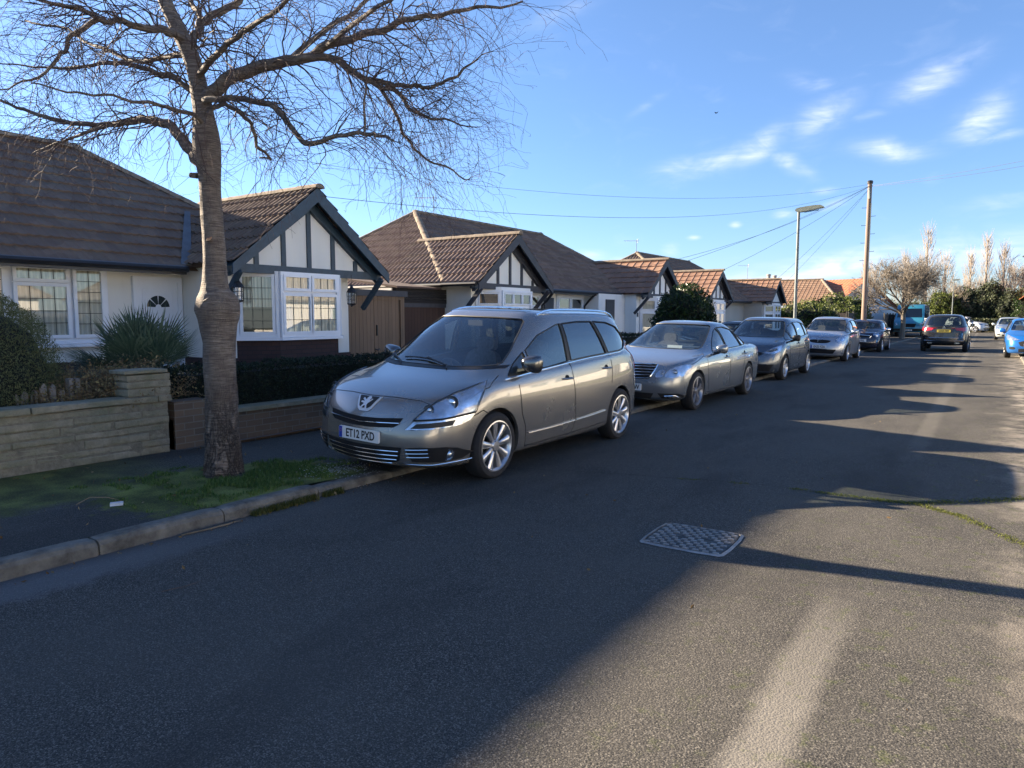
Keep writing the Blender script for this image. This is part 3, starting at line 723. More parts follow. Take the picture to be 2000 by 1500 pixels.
ragged('road_crack', [(-4.6, 30.2), (.7, 30.6)], .012, M_CRACK, .004, .02, seed=9)
# manhole cover
M_IRON = simple('cast_iron', (.27, .26, .25), .5, .3, var=.35, scale=9, bump=.5, bscale=90)
mh = empty('manhole_cover', (-1.70, 4.75, 0), (0, 0, R(1.5)), label='rectangular cast iron manhole cover with raised studs set in the road', cat='manhole cover')
def rr(a, b, r): return smooth_poly([(-a+r, -b), (a-r, -b), (a, -b+r), (a, b-r), (a-r, b), (-a+r, b), (-a, b-r), (-a, -b+r)], 1)
mb = MB(); o_ = rr(.305, .295, .05); i_ = rr(.285, .275, .045); n = len(o_); b0 = len(mb.v)
mb.v += [(x, y, .004) for x, y in o_]+[(x, y, .012) for x, y in i_]+[(x, y, .0) for x, y in i_]
for i in range(n):
    j = (i+1) % n; mb.f.append((i, j, n+j, n+i)); mb.m.append(0); mb.f.append((n+i, n+j, 2*n+j, 2*n+i)); mb.m.append(0)
mb.build('frame', M_IRON, mh)
mb = MB(); mb.prism(rr(.272, .262, .040), Matrix(), .001, .006)
for i in range(8):
    for j in range(12):
        x = -.235+i*.067+(.017 if j % 2 else -.017)*0; y = -.245+j*.0445; x = -.24+i*.0685+(.0 if j % 2 else .0)
        if j % 2: x += .034
        if abs(x) > .262 or (i in (2, 5) and j in (5, 6)): continue
        M_ = Matrix.Translation((x, y, 0)) @ Matrix.Rotation(R(0), 4, 'Z'); mb.prism([(-.022, -.009), (.022, -.009), (.018, .009), (-.018, .009)], M_, .006, .015, 1)
for y in (-.02, .02): mb.prism([(-.10, y-.003), (-.03, y-.003), (-.03, y+.003), (-.10, y+.003)], Matrix(), .006, .011)
for y in (-.02, .02): mb.prism([(.07, y-.003), (.14, y-.003), (.14, y+.003), (.07, y+.003)], Matrix(), .006, .011)
mb.build('lid', [simple('dull_iron', (.09, .088, .085), .7, .2, var=.4, scale=12, bump=.5), M_IRON], mh)
# ------------------------------------------------------------------ houses
def wallmat(name, col, var=.06):
    t = NT(name); n = t.noise(1.2, 6, .65); s = t.noise(.6, 4, .6, vec=t.map((3, 3, .5)))
    c = t.mix(t.ramp(s, [(.45, 0), (.75, .35)]), col, tuple(c*.72 for c in col)); t.set(Base_Color=t.mix(t.math('MULTIPLY', n, var*3), c, tuple(c*.85 for c in col)), Roughness=.92); t.bump(t.noise(110, 4, .7), .45, .01); return t.mat
def brickmat(name, a, b, mortar, along='Y', scale=1.0, w=.225, h=.075, bump=.6):
    t = NT(name); xyz = t.sep(); u = t.math('ADD', xyz[0], xyz[1]); v = t.comb(u, xyz[2], 0)
    n = t.n.new('ShaderNodeTexBrick'); t.l.new(v, n.inputs[0]); n.inputs['Scale'].default_value = 1; n.inputs['Brick Width'].default_value = w; n.inputs['Row Height'].default_value = h
    n.inputs['Mortar Size'].default_value = .007; n.inputs['Mortar Smooth'].default_value = .3; n.inputs['Color1'].default_value = (*a, 1); n.inputs['Color2'].default_value = (*b, 1); n.inputs['Mortar'].default_value = (*mortar, 1)
    c = t.mix(t.math('MULTIPLY', t.noise(3, 5), .6), n.outputs[0], tuple(x*.6 for x in a)); t.set(Base_Color=c, Roughness=.9); t.bump(t.math('ADD', t.math('MULTIPLY', n.outputs['Fac'], -1), t.math('MULTIPLY', t.noise(80, 3), .4)), bump, .008); return t.mat
def tilemat(name, a, b, c=None, lichen=(.24, .21, .14), lam=.3):
    t = NT(name); n1 = t.noise(2.1, 5, .7); n2 = t.noise(.5, 4); cell = t.n.new('ShaderNodeTexVoronoi'); t.l.new(t.co(), cell.inputs[0]); cell.inputs['Scale'].default_value = 3.6
    hs = t.sep(cell.outputs['Color'])[0]
    col = t.mix(hs, a, b); col = t.mix(t.math('MULTIPLY', t.ramp(n1, [(.5, 0), (.72, 1)]), lam), col, lichen); col = t.mix(t.math('MULTIPLY', n2, .35), col, tuple(x*.6 for x in a))
    t.set(Base_Color=col, Roughness=.85); t.bump(t.noise(50, 4), .4, .01); return t.mat
M_CREAM = wallmat('cream_render', (.77, .755, .70)); M_WHITEW = wallmat('white_render', (.80, .80, .78)); M_PALE = wallmat('pale_pebble_render', (.44, .42, .38))
M_BRICKD = brickmat('dark_plinth_brick', (.075, .04, .034), (.055, .03, .028), (.03, .025, .024)); M_BRICK = brickmat('buff_brick', (.19, .13, .085), (.12, .085, .06), (.20, .185, .155))
M_BRICKR = brickmat('red_brown_brick', (.20, .085, .05), (.15, .065, .04), (.2, .17, .14))
M_T1 = tilemat('brown_concrete_tiles', (.13, .088, .064), (.19, .132, .094)); M_T2 = tilemat('reddish_brown_tiles', (.17, .115, .088), (.26, .185, .14)); M_T3 = tilemat('orange_brown_tiles', (.22, .12, .08), (.31, .175, .115), lam=.25)
M_T4 = tilemat('mottled_orange_tiles', (.23, .135, .085), (.31, .195, .125)); M_T5 = tilemat('bright_orange_tiles', (.50, .17, .085), (.55, .2, .10), lam=.05)
M_TP = tilemat('pale_opposite_tiles', (.38, .34, .29), (.46, .42, .36)); M_RIDGE = simple('ridge_tiles', (.21, .165, .12), .9, var=.4, scale=5, bump=.5, bscale=40)  # pale tiles: roofs of the added houses, picked pale to lighten window reflections
M_TIMBER = simple('blue_black_timber_paint', (.022, .046, .070), .5, var=.25, scale=8); M_TIMB2 = simple('charcoal_timber_paint', (.035, .036, .045), .55, var=.25, scale=8)
M_UPVC = simple('white_upvc', (.72, .75, .80), .35, var=.03); M_GUT = simple('black_gutter', (.014, .014, .016), .4, var=.2); M_LEAD = simple('lead_flashing', (.10, .115, .135), .7, 0, var=.25, scale=4)
M_WGLASS = glassmat('house_window_glass', (.88, .90, .88), .06, 2.4, (.02, .03, .03))
M_CAME = simple('lead_came', (.03, .035, .035), .5, .3)
tb = NT('vertical_blind'); wv = tb.math('SINE', tb.math('MULTIPLY', tb.math('ADD', tb.sep()[0], tb.sep()[1]), 75)); tb.set(Base_Color=tb.ramp(wv, [(0, (.62, .58, .47)), (1, (.80, .75, .62))]), Roughness=.9); tb.bump(wv, .5, .02); M_BLIND = tb.mat
M_INSIDE = simple('dark_room', (.035, .035, .03), .9, var=.5, scale=2)
def wood(name, a, b, plank=.11, axis=1):
    t = NT(name); xyz = t.sep(); u = t.math('ADD', xyz[0], xyz[1]) if axis == 1 else xyz[2]; pl = t.math('FLOOR', t.math('DIVIDE', u, plank)); fr = t.math('FRACT', t.math('DIVIDE', u, plank))
    wn_ = t.n.new('ShaderNodeTexWhiteNoise'); wn_.noise_dimensions = '1D'; t.l.new(pl, wn_.inputs['W'])
    g = t.noise(9, 6, .7, vec=t.map((4, 4, .35) if axis == 1 else (.4, .4, 5)))
    c = t.mix(g, a, b); c = t.mix(t.math('MULTIPLY', wn_.outputs[0], .45), c, tuple(x*.5 for x in a)); gap = t.ramp(fr, [(0, 1), (.05, 0), (.95, 0), (1, 1)])
    t.set(Base_Color=t.mix(gap, c, (.01, .008, .006)), Roughness=.85); t.bump(t.math('SUBTRACT', t.math('MULTIPLY', g, .3), gap), .7, .01); return t.mat
M_GATE = wood('weathered_brown_boards', (.25, .165, .105), (.15, .10, .065)); M_DOORB = wood('dark_brown_boards', (.075, .038, .026), (.05, .028, .02)); M_CLAD = wood('black_clapboard', (.022, .018, .016), (.014, .012, .012), .13, 0)
M_FELT = simple('brown_roof_felt', (.085, .055, .045), .9, var=.3, scale=5, bump=.5)

def roof_face(parent, pts, mat, course=.33, rib=.15, amp=.032, step=.032, name='roof_slope', thick=True):
    P = [Vector(p) for p in pts]; u = (P[1]-P[0]); u.z = 0; u.normalize(); n = Vector((0, 0, 0))
    for i in range(len(P)): n += P[i].cross(P[(i+1) % len(P)])
    n.normalize()
    if n.z < 0: n = -n
    v = n.cross(u)
    if v.z < 0: v = -v
    o = P[0]; uv = [((p-o).dot(u), (p-o).dot(v)) for p in P]
    u0 = min(a for a, b in uv); u1 = max(a for a, b in uv); v0 = min(b for a, b in uv); v1 = max(b for a, b in uv)
    bm = bmesh.new(); prof = [(0, 0), (.28, 0), (.45, amp), (.62, amp), (.80, 0)] if rib < .2 else [(0, .0), (.07, amp*.5), (.14, amp*.5), (.22, 0), (.62, -.004), (.97, 0)]
    us = []; k = math.floor(u0/rib)
    while k*rib < u1+rib:
        for a, h in prof: us.append(((k+a)*rib, h))
        k += 1
    rows = []; j = 0
    while v0+j*course < v1+.01:
        a = v0+j*course; rows.append((a-(.0 if j else .02), step)); rows.append((a+course-.003, 0)); j += 1
    grid = []
    for q, (vv, hh) in enumerate(rows):
        sh = 0
        grid.append([bm.verts.new(o+u*(a+sh)+v*vv+n*(hh+h)) for a, h in us])
    for r in range(len(grid)-1):
        for c in range(len(us)-1): bm.faces.new((grid[r][c], grid[r][c+1], grid[r+1][c+1], grid[r+1][c]))
    ctr = sum(P, Vector())/len(P)
    for i in range(len(P)):
        a, b = P[i], P[(i+1) % len(P)]; e = (b-a).normalized(); no = e.cross(n)
        if no.dot(ctr-a) > 0: no = -no
        if abs(no.dot(v)) > .99 and no.dot(v) < 0: a = a-v*.02
        bmesh.ops.bisect_plane(bm, geom=bm.verts[:]+bm.edges[:]+bm.faces[:], plane_co=a+no*.012, plane_no=no, clear_outer=True)
    bm.normal_update()
    if bm.faces and sum(f.normal.z for f in bm.faces) < 0: bmesh.ops.reverse_faces(bm, faces=bm.faces[:])
    bf = bm.faces.new([bm.verts.new(p-n*.05) for p in P]); 
    me = bpy.data.meshes.new(name); bm.to_mesh(me); bm.free(); return mesh_obj(name, me, mat, parent)
def ridge(parent, a, b, mat, r=.11, name='ridge_tiles'):
    a, b = Vector(a), Vector(b); L = (b-a).length; n = max(1, int(L/.45)); mb = MB()
    for i in range(n):
        p = a.lerp(b, i/n); q = a.lerp(b, (i+1)/n+.012); d = (q-p).normalized(); s = d.cross(Vector((0, 0, 1))).normalized(); w = s.cross(d)
        sec = []
        for t_, rr_ in ((p, r*1.06), (q, r*.97)): sec.append([t_+s*(rr_*math.cos(x))+w*(rr_*.75*math.sin(x)-.03) for x in [math.pi*k/6 for k in range(7)]])
        b0 = len(mb.v); mb.v += [tuple(x) for x in sec[0]+sec[1]]
        for k in range(6): mb.f.append((b0+k, b0+k+1, b0+8+k, b0+7+k)); mb.m.append(0)
        mb.f.append(tuple(b0+k for k in range(7))); mb.m.append(0); mb.f.append(tuple(b0+7+k for k in reversed(range(7)))); mb.m.append(0)
    return mb.build(name, mat, parent, True)
def window(parent, p, along, w, h, panes, lead=.165, back='blind', sill=True, sillw=.10, name='window', glaze=M_WGLASS, fr=.05, leadz=None):
    """p = lower left seen from outside; panes = (x0, x1, z0, z1) openings inside the frame"""
    along = Vector(along).normalized(); nrm = along.cross(Vector((0, 0, 1))); M = Matrix((along, Vector((0, 0, 1)), nrm)).transposed().to_4x4(); M.translation = Vector(p)
    F = MB(); b = .055
    xs = sorted(set([0, w]+[c for q in panes for c in (q[0], q[1])])); 
    def bx(x0, x1, z0, z1, t0, t1, m=0): F.prism([(x0, z0), (x1, z0), (x1, z1), (x0, z1)], M, t0, t1, m)
    bx(0, w, 0, b, 0, .06); bx(0, w, h-b, h, 0, .06); bx(0, b, b, h-b, 0, .06); bx(w-b, w, b, h-b, 0, .06)
    for (x0, x1, z0, z1) in panes:      # sash round each opening, standing 12 mm proud
        s = fr; t = .072
        bx(x0-s, x1+s, z0-s, z0, .01, t); bx(x0-s, x1+s, z1, z1+s, .01, t); bx(x0-s, x0, z0, z1, .01, t); bx(x1, x1+s, z0, z1, .01, t)
    if sill: F.box(0, 0, 0, 0, 0, 0) if False else F.prism([(-.03, -.05), (w+.03, -.05), (w+.03, -.003), (-.03, -.003)], M, 0, .06+sillw)
    fo = F.build(name, M_UPVC, parent)
    for (x0, x1, z0, z1) in panes:
        G = MB(); G.face([M @ Vector((a_, b_, .045)) for a_, b_ in ((x0-.005, z0-.005), (x1+.005, z0-.005), (x1+.005, z1+.005), (x0-.005, z1+.005))]); g = G.build('pane', glaze, fo)
        if lead:
            C = MB(); nx = max(1, round((x1-x0)/lead)); lz = leadz or lead*1.15; nz_ = max(1, round((z1-z0)/lz))
            for i in range(1, nx): x = x0+(x1-x0)*i/nx; C.prism([(x-.0045, z0), (x+.0045, z0), (x+.0045, z1), (x-.0045, z1)], M, .047, .052)
            for i in range(1, nz_): z = z0+(z1-z0)*i/nz_; C.prism([(x0, z-.0045), (x1, z-.0045), (x1, z+.0045), (x0, z+.0045)], M, .0475, .0525)
            if C.v: C.build('lead_came', M_CAME, fo)
    B = MB(); B.prism([(.01, .01), (w-.01, .01), (w-.01, h-.01), (.01, h-.01)], M, -.004, .012); B.build('window_board', M_UPVC, fo)
    for (x0, x1, z0, z1) in panes:
        zc = z0+(z1-z0)*.45 if back == 'half' and z1-z0 > .5 else (z0 if back in ('blind', 'half') else z1)
        if zc < z1: B = MB(); B.prism([(x0-.005, zc), (x1+.005, zc), (x1+.005, z1+.005), (x0-.005, z1+.005)], M, .0125, .016); B.build('blind', M_BLIND, fo)
        if zc > z0: B = MB(); B.prism([(x0-.005, z0-.005), (x1+.005, z0-.005), (x1+.005, zc), (x0-.005, zc)], M, .0125, .015); B.build('window_backing', M_INSIDE, fo)
    return fo
def gable(parent, yc, hw, xf, xb, ze, za, tile, timber, wall, studs=5, rib=.15, bracket=True, ridge_mat=None, left_only=False, inset=.30):
    """street-facing gable: two slopes, ridge, barge boards, studs, tie beam and triangle wall"""
    roof_face(parent, [(xb, yc-hw, ze), (xf, yc-hw, ze), (xf, yc, za), (xb, yc, za)], tile, rib=rib); roof_face(parent, [(xf, yc+hw, ze), (xb, yc+hw, ze), (xb, yc, za), (xf, yc, za)], tile, rib=rib)
    ridge(parent, (xb, yc, za+.02), (xf+.02, yc, za+.02), ridge_mat or M_RIDGE)
    s = (za-ze)/hw; xw = xf-inset; W_ = MB(); W_.prism([(yc-hw*.96, ze-.02), (yc+hw*.96, ze-.02), (yc, za-.06)], Matrix(((0, 0, 1, 0), (1, 0, 0, 0), (0, 1, 0, 0), (0, 0, 0, 1))), xw-.10, xw); W_.build('gable_wall', wall, parent)
    B = MB(); MX = Matrix(((0, 0, 1, 0), (1, 0, 0, 0), (0, 1, 0, 0), (0, 0, 0, 1)))
    for sg in (-1, 1):
        d = .20; e = Vector((sg*hw, ze-za)).normalized()
        top = [(yc, za+.005), (yc+sg*(hw+.04), ze-.03)]; lo = [(yc+sg*(hw+.04), ze-.03-d*.9), (yc, za-d*1.25)]
        q = top+lo; q = q if sg > 0 else q[::-1]; B.prism(q, MX, xf-.035, xf+.0)
        q2 = [(yc, za-.16), (yc+sg*(hw-.05), ze-.08), (yc+sg*(hw-.05), ze-.22), (yc, za-.38)]; q2 = q2 if sg > 0 else q2[::-1]; B.prism(q2, MX, xw+.001, xw+.09)
        # soffit
        B.prism(([(yc, za-.05), (yc+sg*hw, ze-.04), (yc+sg*hw, ze-.065), (yc, za-.075)])[::1 if sg > 0 else -1], MX, xw+.05, xf-.035)
    B.build('barge_boards', timber, parent)
    T = MB(); T.prism([(yc-hw-.02, ze-.15), (yc+hw+.02, ze-.15), (yc+hw+.02, ze-.005), (yc-hw-.02, ze-.005)], MX, xw, xw+.085); T.build('tie_beam', timber, parent)
    for i in range(studs):
        y = yc+(i-(studs-1)/2)*hw*2/(studs+1.15); z1 = za-abs(y-yc)*s-.30
        if z1 > ze+.05: T = MB(); T.prism([(y-.045, ze-.005), (y+.045, ze-.005), (y+.045, z1), (y-.045, z1)], MX, xw, xw+.03); T.build('stud', timber, parent)
    if bracket:
        for sg in (-1, 1):
            K = MB(); yy = yc+sg*(hw-.12); K.bar((xw-.30, yy, ze-.72), (xf-.06, yy, ze-.14), .07, .09); K.build('eaves_bracket', timber, parent)
def hip_roof(parent, xf, xb, y0, y1, ze, zr, xr, r0, r1, tile, rib=.15, amp=.032):
    roof_face(parent, [(xf, y0, ze), (xf, y1, ze), (xr, r1, zr), (xr, r0, zr)], tile, rib=rib, amp=amp)
    roof_face(parent, [(xb, y0, ze), (xb, y1, ze), (xr, r1, zr), (xr, r0, zr)], tile, rib=.6, amp=.0)
    roof_face(parent, [(xb, y0, ze), (xf, y0, ze), (xr, r0, zr)], tile, rib=rib); roof_face(parent, [(xf, y1, ze), (xb, y1, ze), (xr, r1, zr)], tile, rib=rib)
    ridge(parent, (xr, r0, zr+.02), (xr, r1, zr+.02), M_RIDGE, .12)
    for y, r in ((y0, r0), (y1, r1)):
        ridge(parent, (xf, y, ze+.03), (xr, r, zr+.03), M_RIDGE, .10); ridge(parent, (xb, y, ze+.03), (xr, r, zr+.03), M_RIDGE, .10)
def box_part(name, parent, mat, *bx, M=None):
    mb = MB()
    for b in bx: mb.box(*b, M=M)
    return mb.build(name, mat, parent)
def gutter(parent, x, y0, y1, z, r=.055):
    mb = MB(); mb.tube([(x, y0, z), (x, y1, z)], r, 8); mb.box(x-.16, x-.03, y0+.005, y1-.005, z-.09, z+.035); mb.build('gutter', M_GUT, parent)
def antenna(loc, rot, label, h=1.0, kind=0):
    a = empty('roof_aerial', loc, (0, 0, rot), label=label, cat='aerial', group='television aerials on the roofs')
    mb = MB(); mb.tube([(0, 0, -.1), (0, 0, h)], .014, 6); mb.build('mast', M_ALLOYG, a)
    mb = MB(); mb.tube([(-.62, 0, h-.06), (.12, 0, h-.06)], .010, 5)
    for i in range(9): x = -.58+i*.07; mb.tube([(x, -.09, h-.06), (x, .09, h-.06)], .005, 4)
    mb.box(.06, .08, -.07, .07, h-.16, h+.04); mb.build('array', M_ALLOY, a)
    return a

# ---- house 1: cream bungalow beside the tree
h1 = empty('bungalow', (0, 0, 0), label='cream bungalow behind the tree with blue-black timbered gable and leaded bay window', cat='house', group='bungalows along the left side')
roofs = h1
hip_roof(h1, -11.4, -18.6, -4.6, 10.38, 2.38, 4.82, -15, -.9, 6.89, M_T1, amp=.012)
gable(h1, 8.68, 1.72, -10.10, -13.65, 2.44, 3.84, M_T1, M_TIMBER, M_CREAM); gable(h1, -2.9, 1.72, -10.10, -13.65, 2.44, 3.84, M_T1, M_TIMBER, M_CREAM)
box_part('wall', h1, M_CREAM, (-18.2, -12.0, -4.2, 9.98, .85, 2.42), (-12.0, -10.80, 7.16, 9.98, .85, 2.40), (-12.0, -10.8, -4.2, -1.4, .85, 2.40))
box_part('brick_plinth', h1, M_BRICKD, (-18.22, -11.98, -4.22, 10.0, .05, .85), (-11.98, -10.78, 7.14, 10.0, .05, .85), (-11.98, -10.78, -4.22, -1.38, .05, .85))
gutter(h1, -11.36, -1.1, 6.92, 2.36)
mb = MB(); mb.prism([(-.10, 0), (.10, 0), (.06, 2.05), (-.06, 2.05)], Matrix.Identity(4), 0, .02); 
for v_i, v in enumerate(mb.v):       # lead valley lying on the front slope
    a_, t_, k_ = v; mb.v[v_i] = (-11.42-t_*.80, 6.93+a_+t_*.52, 2.43+t_*.555+k_)
mb.build('lead_valley', M_LEAD, h1)
# bay: front frame and canted side
BX, BC = -10.32, -10.80
bayw = 1.32
window(h1, (BX, 7.95, 1.20), (0, 1, 0), bayw, 1.14, [(.085, .62, .10, .72), (.70, 1.235, .10, .72), (.105, .60, .86, 1.05), (.72, 1.215, .86, 1.05)], sillw=.04)
window(h1, (BC, 7.42, 1.20), (BX-BC, .53, 0), math.hypot(BX-BC, .53), 1.14, [(.12, .60, .10, 1.04)], sillw=.04, back='half')
window(h1, (BX, 9.27, 1.20), (BC-BX, .43, 0), math.hypot(BX-BC, .43), 1.14, [(.10, .54, .10, 1.04)], sillw=.04, back='half')
mb = MB(); mb.prism([(BC, 7.42), (BX, 7.95), (BX, 9.27), (BC, 9.70)], Matrix(), .05, 1.15); mb.build('bay_plinth', M_BRICKD, h1)
mb = MB(); mb.prism([(BC, 7.45), (BX-.02, 7.97), (BX-.02, 9.25), (BC, 9.67)], Matrix(), 1.15, 1.205); mb.prism([(BC, 7.42), (BX, 7.95), (BX, 9.27), (BC, 9.70)], Matrix(), 2.335, 2.42); mb.build('bay_boards', M_UPVC, h1)
window(h1, (-12.0, 2.55, 1.14), (0, 1, 0), 3.32, 1.22, [(.10, .62, .14, 1.12), (.76, 1.84, .14, 1.12), (2.03, 2.70, .14, .88), (2.03, 2.70, .99, 1.14), (2.85, 3.22, .14, 1.14)], lead=.15, leadz=.17)
# door with frame, panel and fanlight
MXY = Matrix(((0, 0, 1, 0), (1, 0, 0, 0), (0, 1, 0, 0), (0, 0, 0, 1)))
mb = MB(); mb.box(-12.0, -11.93, 6.28, 6.36, .12, 2.24); mb.box(-12.0, -11.93, 7.06, 7.14, .12, 2.24); mb.box(-12.0, -11.93, 6.36, 7.06, 2.16, 2.24); dfr = mb.build('door', M_UPVC, h1)
mb = MB(); mb.box(-12.0, -11.955, 6.36, 7.06, .12, 2.16); mb.box(-11.955, -11.948, 6.44, 6.98, 2.02, 2.035); mb.box(-11.955, -11.948, 6.44, 6.455, .3, 2.02); mb.box(-11.955, -11.948, 6.965, 6.98, .3, 2.02); mb.box(-11.955, -11.93, 6.52, 6.90, 1.30, 1.33); mb.build('door_panel', M_UPVC, dfr)
for a0, a1 in ((3, 42), (48, 87), (93, 132), (138, 177)):
    q = [(6.71+.055*math.cos(R(x)), 1.72+.055*math.sin(R(x))) for x in (a0, a1)]+[(6.71+.20*math.cos(R(x)), 1.72+.20*math.sin(R(x))) for x in (a1, a1*.66+a0*.34, a1*.33+a0*.67, a0)]
    mb = MB(); mb.prism(q[::-1], MXY, -11.955, -11.950); mb.build('fanlight_pane', simple('fan_glass', (.02, .03, .03), .08), dfr)
# small metal lizard on the gable
mb = MB(); c = Vector((-10.37, 9.42, 2.98)); pts = [(-.12, .075), (-.06, .03), (0, .0), (.06, -.03), (.12, -.075)]
mb.tube([c+Vector((.02, a, b)) for a, b in [(-.17, .13)]+pts+[(.17, -.08), (.2, -.11)]], [.012, .02, .028, .03, .026, .018, .01, .005], 6)
for a, b, e, f in ((-.06, .03, -.10, -.05), (-.06, .03, .0, .10), (.07, -.04, .03, -.12), (.07, -.04, .13, .03)): mb.tube([c+Vector((.02, a, b)), c+Vector((.02, e, f))], .009, 5)
mb.build('metal_lizard', M_GUT, None, label='small black metal lizard fixed to the white panel of the blue-black gable', cat='wall ornament')
mb = MB(); mb.box(-11.0, -10.99, 0, 0, 0, 0)
def lantern(loc, label):
    r = empty('lantern', loc, label=label, cat='lantern', group='lanterns hanging at the bay window')
    mb = MB(); mb.tube([(0, 0, .38), (0, 0, .16)], .006, 5); mb.lathe([(.001, .20), (.02, .18), (.03, .14), (.075, .09), (.095, .05), (.10, .04)], Matrix(), 12); mb.lathe([(.09, -.17), (.08, -.19), (.02, -.21), (.001, -.24)], Matrix(), 12)
    for i in range(8):
        a = i*math.pi/4; mb.bar((.09*math.cos(a), .09*math.sin(a), .04), (.082*math.cos(a), .082*math.sin(a), -.17), .010, .010)
    for z in (-.03, -.10): mb.tube([(.087*math.cos(i*math.pi/6), .087*math.sin(i*math.pi/6), z) for i in range(13)], .004, 4)
    mb.build('cage', M_GUT, r); mb = MB(); mb.lathe([(.076, .03), (.07, -.165)], Matrix(), 12); mb.build('glass', M_LENS, r)
lantern((-10.28, 7.12, 2.0), 'black caged lantern hanging left of the bay window beside the tree trunk'); lantern((-10.2, 9.52, 1.98), 'black caged lantern hanging at the right end of the timbered gable')
# ---- house 2: long brown-tiled pair with two gables
def cant_bay(h, xw, xb, y0, y1, z0, z1, cols, back='half', lead=0, plinth=M_WHITEW, toprow=True):
    d = xb-xw; n = cols; w = (y1-y0)-2*d; cw = (w-.12)/n; ps = []
    zt = z1-z0
    for i in range(n):
        a = .09+i*cw; ps += [(a, a+cw-.07, .10, zt*.62), (a, a+cw-.07, zt*.74, zt-.10)]
    window(h, (xb, y0+d, z0), (0, 1, 0), w, zt, ps, lead=lead, sillw=.04, back=back, fr=.03)
    L = math.hypot(d, d)
    for p, al in (((xw, y0, z0), (d, d, 0)), ((xb, y1-d, z0), (-d, d, 0))): window(h, p, al, L, zt, [(.09, L-.09, .10, zt*.62), (.09, L-.09, zt*.74, zt-.10)], lead=lead, sillw=.04, back=back, fr=.03)
    mb = MB(); mb.prism([(xw, y0), (xb, y0+d), (xb, y1-d), (xw, y1)], Matrix(), .05, z0-.05); mb.prism([(xw, y0+.03), (xb-.02, y0+d+.01), (xb-.02, y1-d-.01), (xw, y1-.03)], Matrix(), z0-.05, z0+.005); mb.prism([(xw, y0), (xb, y0+d), (xb, y1-d), (xw, y1)], Matrix(), z1, z1+.08); mb.build('bay_plinth', plinth, h)
h2 = empty('bungalow_pair', (0, 0, 0), label='long brown-tiled semi-detached bungalows with two timbered gables behind the people carrier and saloon', cat='house', group='bungalows along the left side')
hip_roof(h2, -11.3, -18.7, 13.62, 27.0, 2.37, 4.75, -15, 16.70, 23.92, M_T2)
gable(h2, 15.24, 1.66, -10.18, -13.55, 2.385, 3.66, M_T2, M_TIMB2, M_CREAM, studs=5); gable(h2, 25.1, 1.66, -10.18, -13.55, 2.385, 3.66, M_T3, M_TIMB2, M_WHITEW, studs=5, rib=.30)
box_part('wall', h2, M_CREAM, (-18.2, -11.75, 14.0, 20.3, .05, 2.40), (-11.75, -10.75, 13.95, 16.6, .05, 2.40)); box_part('rendered_wall', h2, M_WHITEW, (-18.2, -11.75, 20.31, 26.6, .05, 2.40), (-11.75, -10.75, 23.65, 26.55, .05, 2.40), (-11.75, -11.2, 21.6, 23.64, .05, 2.36))
gutter(h2, -11.25, 16.95, 23.4, 2.35); 
mb = MB(); mb.tube([(-11.3, 13.5, 2.33), (-18.6, 13.5, 2.33)], .055, 8); mb.tube([(-10.25, 13.50, 2.34), (-11.3, 13.5, 2.34)], .05, 8); mb.build('gutter', M_GUT, h2)
cant_bay(h2, -10.75, -10.30, 14.15, 16.40, .95, 2.22, 3, 'dark'); cant_bay(h2, -10.75, -10.30, 23.95, 26.2, .75, 2.22, 2, 'blind')
window(h2, (-11.75, 16.95, 1.05), (0, 1, 0), 1.75, 1.22, [(.12, .60, .12, .72), (.72, 1.10, .12, .72), (1.22, 1.62, .12, .72), (.12, .60, .86, 1.10), (.72, 1.10, .86, 1.10), (1.22, 1.62, .86, 1.10)], lead=0, back='dark')
window(h2, (-11.75, 19.7, 1.0), (0, 1, 0), 1.75, 1.25, [(.12, .80, .12, .70), (.94, 1.62, .12, .70), (.12, .80, .84, 1.13), (.94, 1.62, .84, 1.13)], lead=0, back='dark')
box_part('door', h2, M_TIMB2, (-11.19, -11.16, 22.1, 22.75, .1, 2.15)); box_part('door', h2, M_TIMB2, (-11.745, -11.70, 18.95, 19.5, .1, 2.15))
mb = MB(); mb.tube([(-11.22, 21.45, 2.34), (-11.5, 21.48, 2.1), (-11.68, 21.48, 1.9), (-11.68, 21.48, .1)], .04, 8); mb.build('drainpipe', M_GUT, h2); mb = MB(); mb.tube([(-11.22, 18.72, 2.34), (-11.5, 18.75, 2.05), (-11.68, 18.75, 1.9), (-11.68, 18.75, .1)], .045, 8); mb.build('drainpipe', M_GUT, h2)
box_part('house_number', h2, M_TIMB2, (-10.748, -10.735, 23.70, 23.82, 1.55, 1.70))
mb = MB(); c = (-10.46, 13.72, 2.30); mb.lathe([(.001, .05), (.05, .04), (.055, -.04), (.001, -.05)], Matrix.Translation(c) @ Matrix.Rotation(R(90), 4, 'Y'), 12); mb.build('security_light', M_GUT, h2, True)
# ---- house 3: orange-tiled pair
h3 = empty('bungalow_pair', (0, 0, 0), label='orange-tiled semi-detached bungalows with a charcoal timbered gable, beyond the round green bush', cat='house', group='bungalows along the left side')
hip_roof(h3, -11.3, -18.7, 29.9, 43.2, 2.37, 4.70, -15, 33.0, 40.1, M_T2)
gable(h3, 31.5, 1.66, -10.18, -13.5, 2.385, 3.60, M_T3, M_TIMB2, M_WHITEW, rib=.30); gable(h3, 41.5, 1.66, -10.18, -13.5, 2.385, 3.64, M_T3, M_TIMB2, M_WHITEW, rib=.30, studs=0, bracket=False)
box_part('wall', h3, M_WHITEW, (-18.2, -11.75, 30.3, 36.6, .05, 2.40), (-11.75, -10.75, 30.2, 32.9, .05, 2.40)); box_part('pebbledash_wall', h3, M_PALE, (-18.2, -11.75, 36.61, 42.9, .05, 2.40), (-11.75, -10.75, 40.1, 42.9, .05, 2.40))
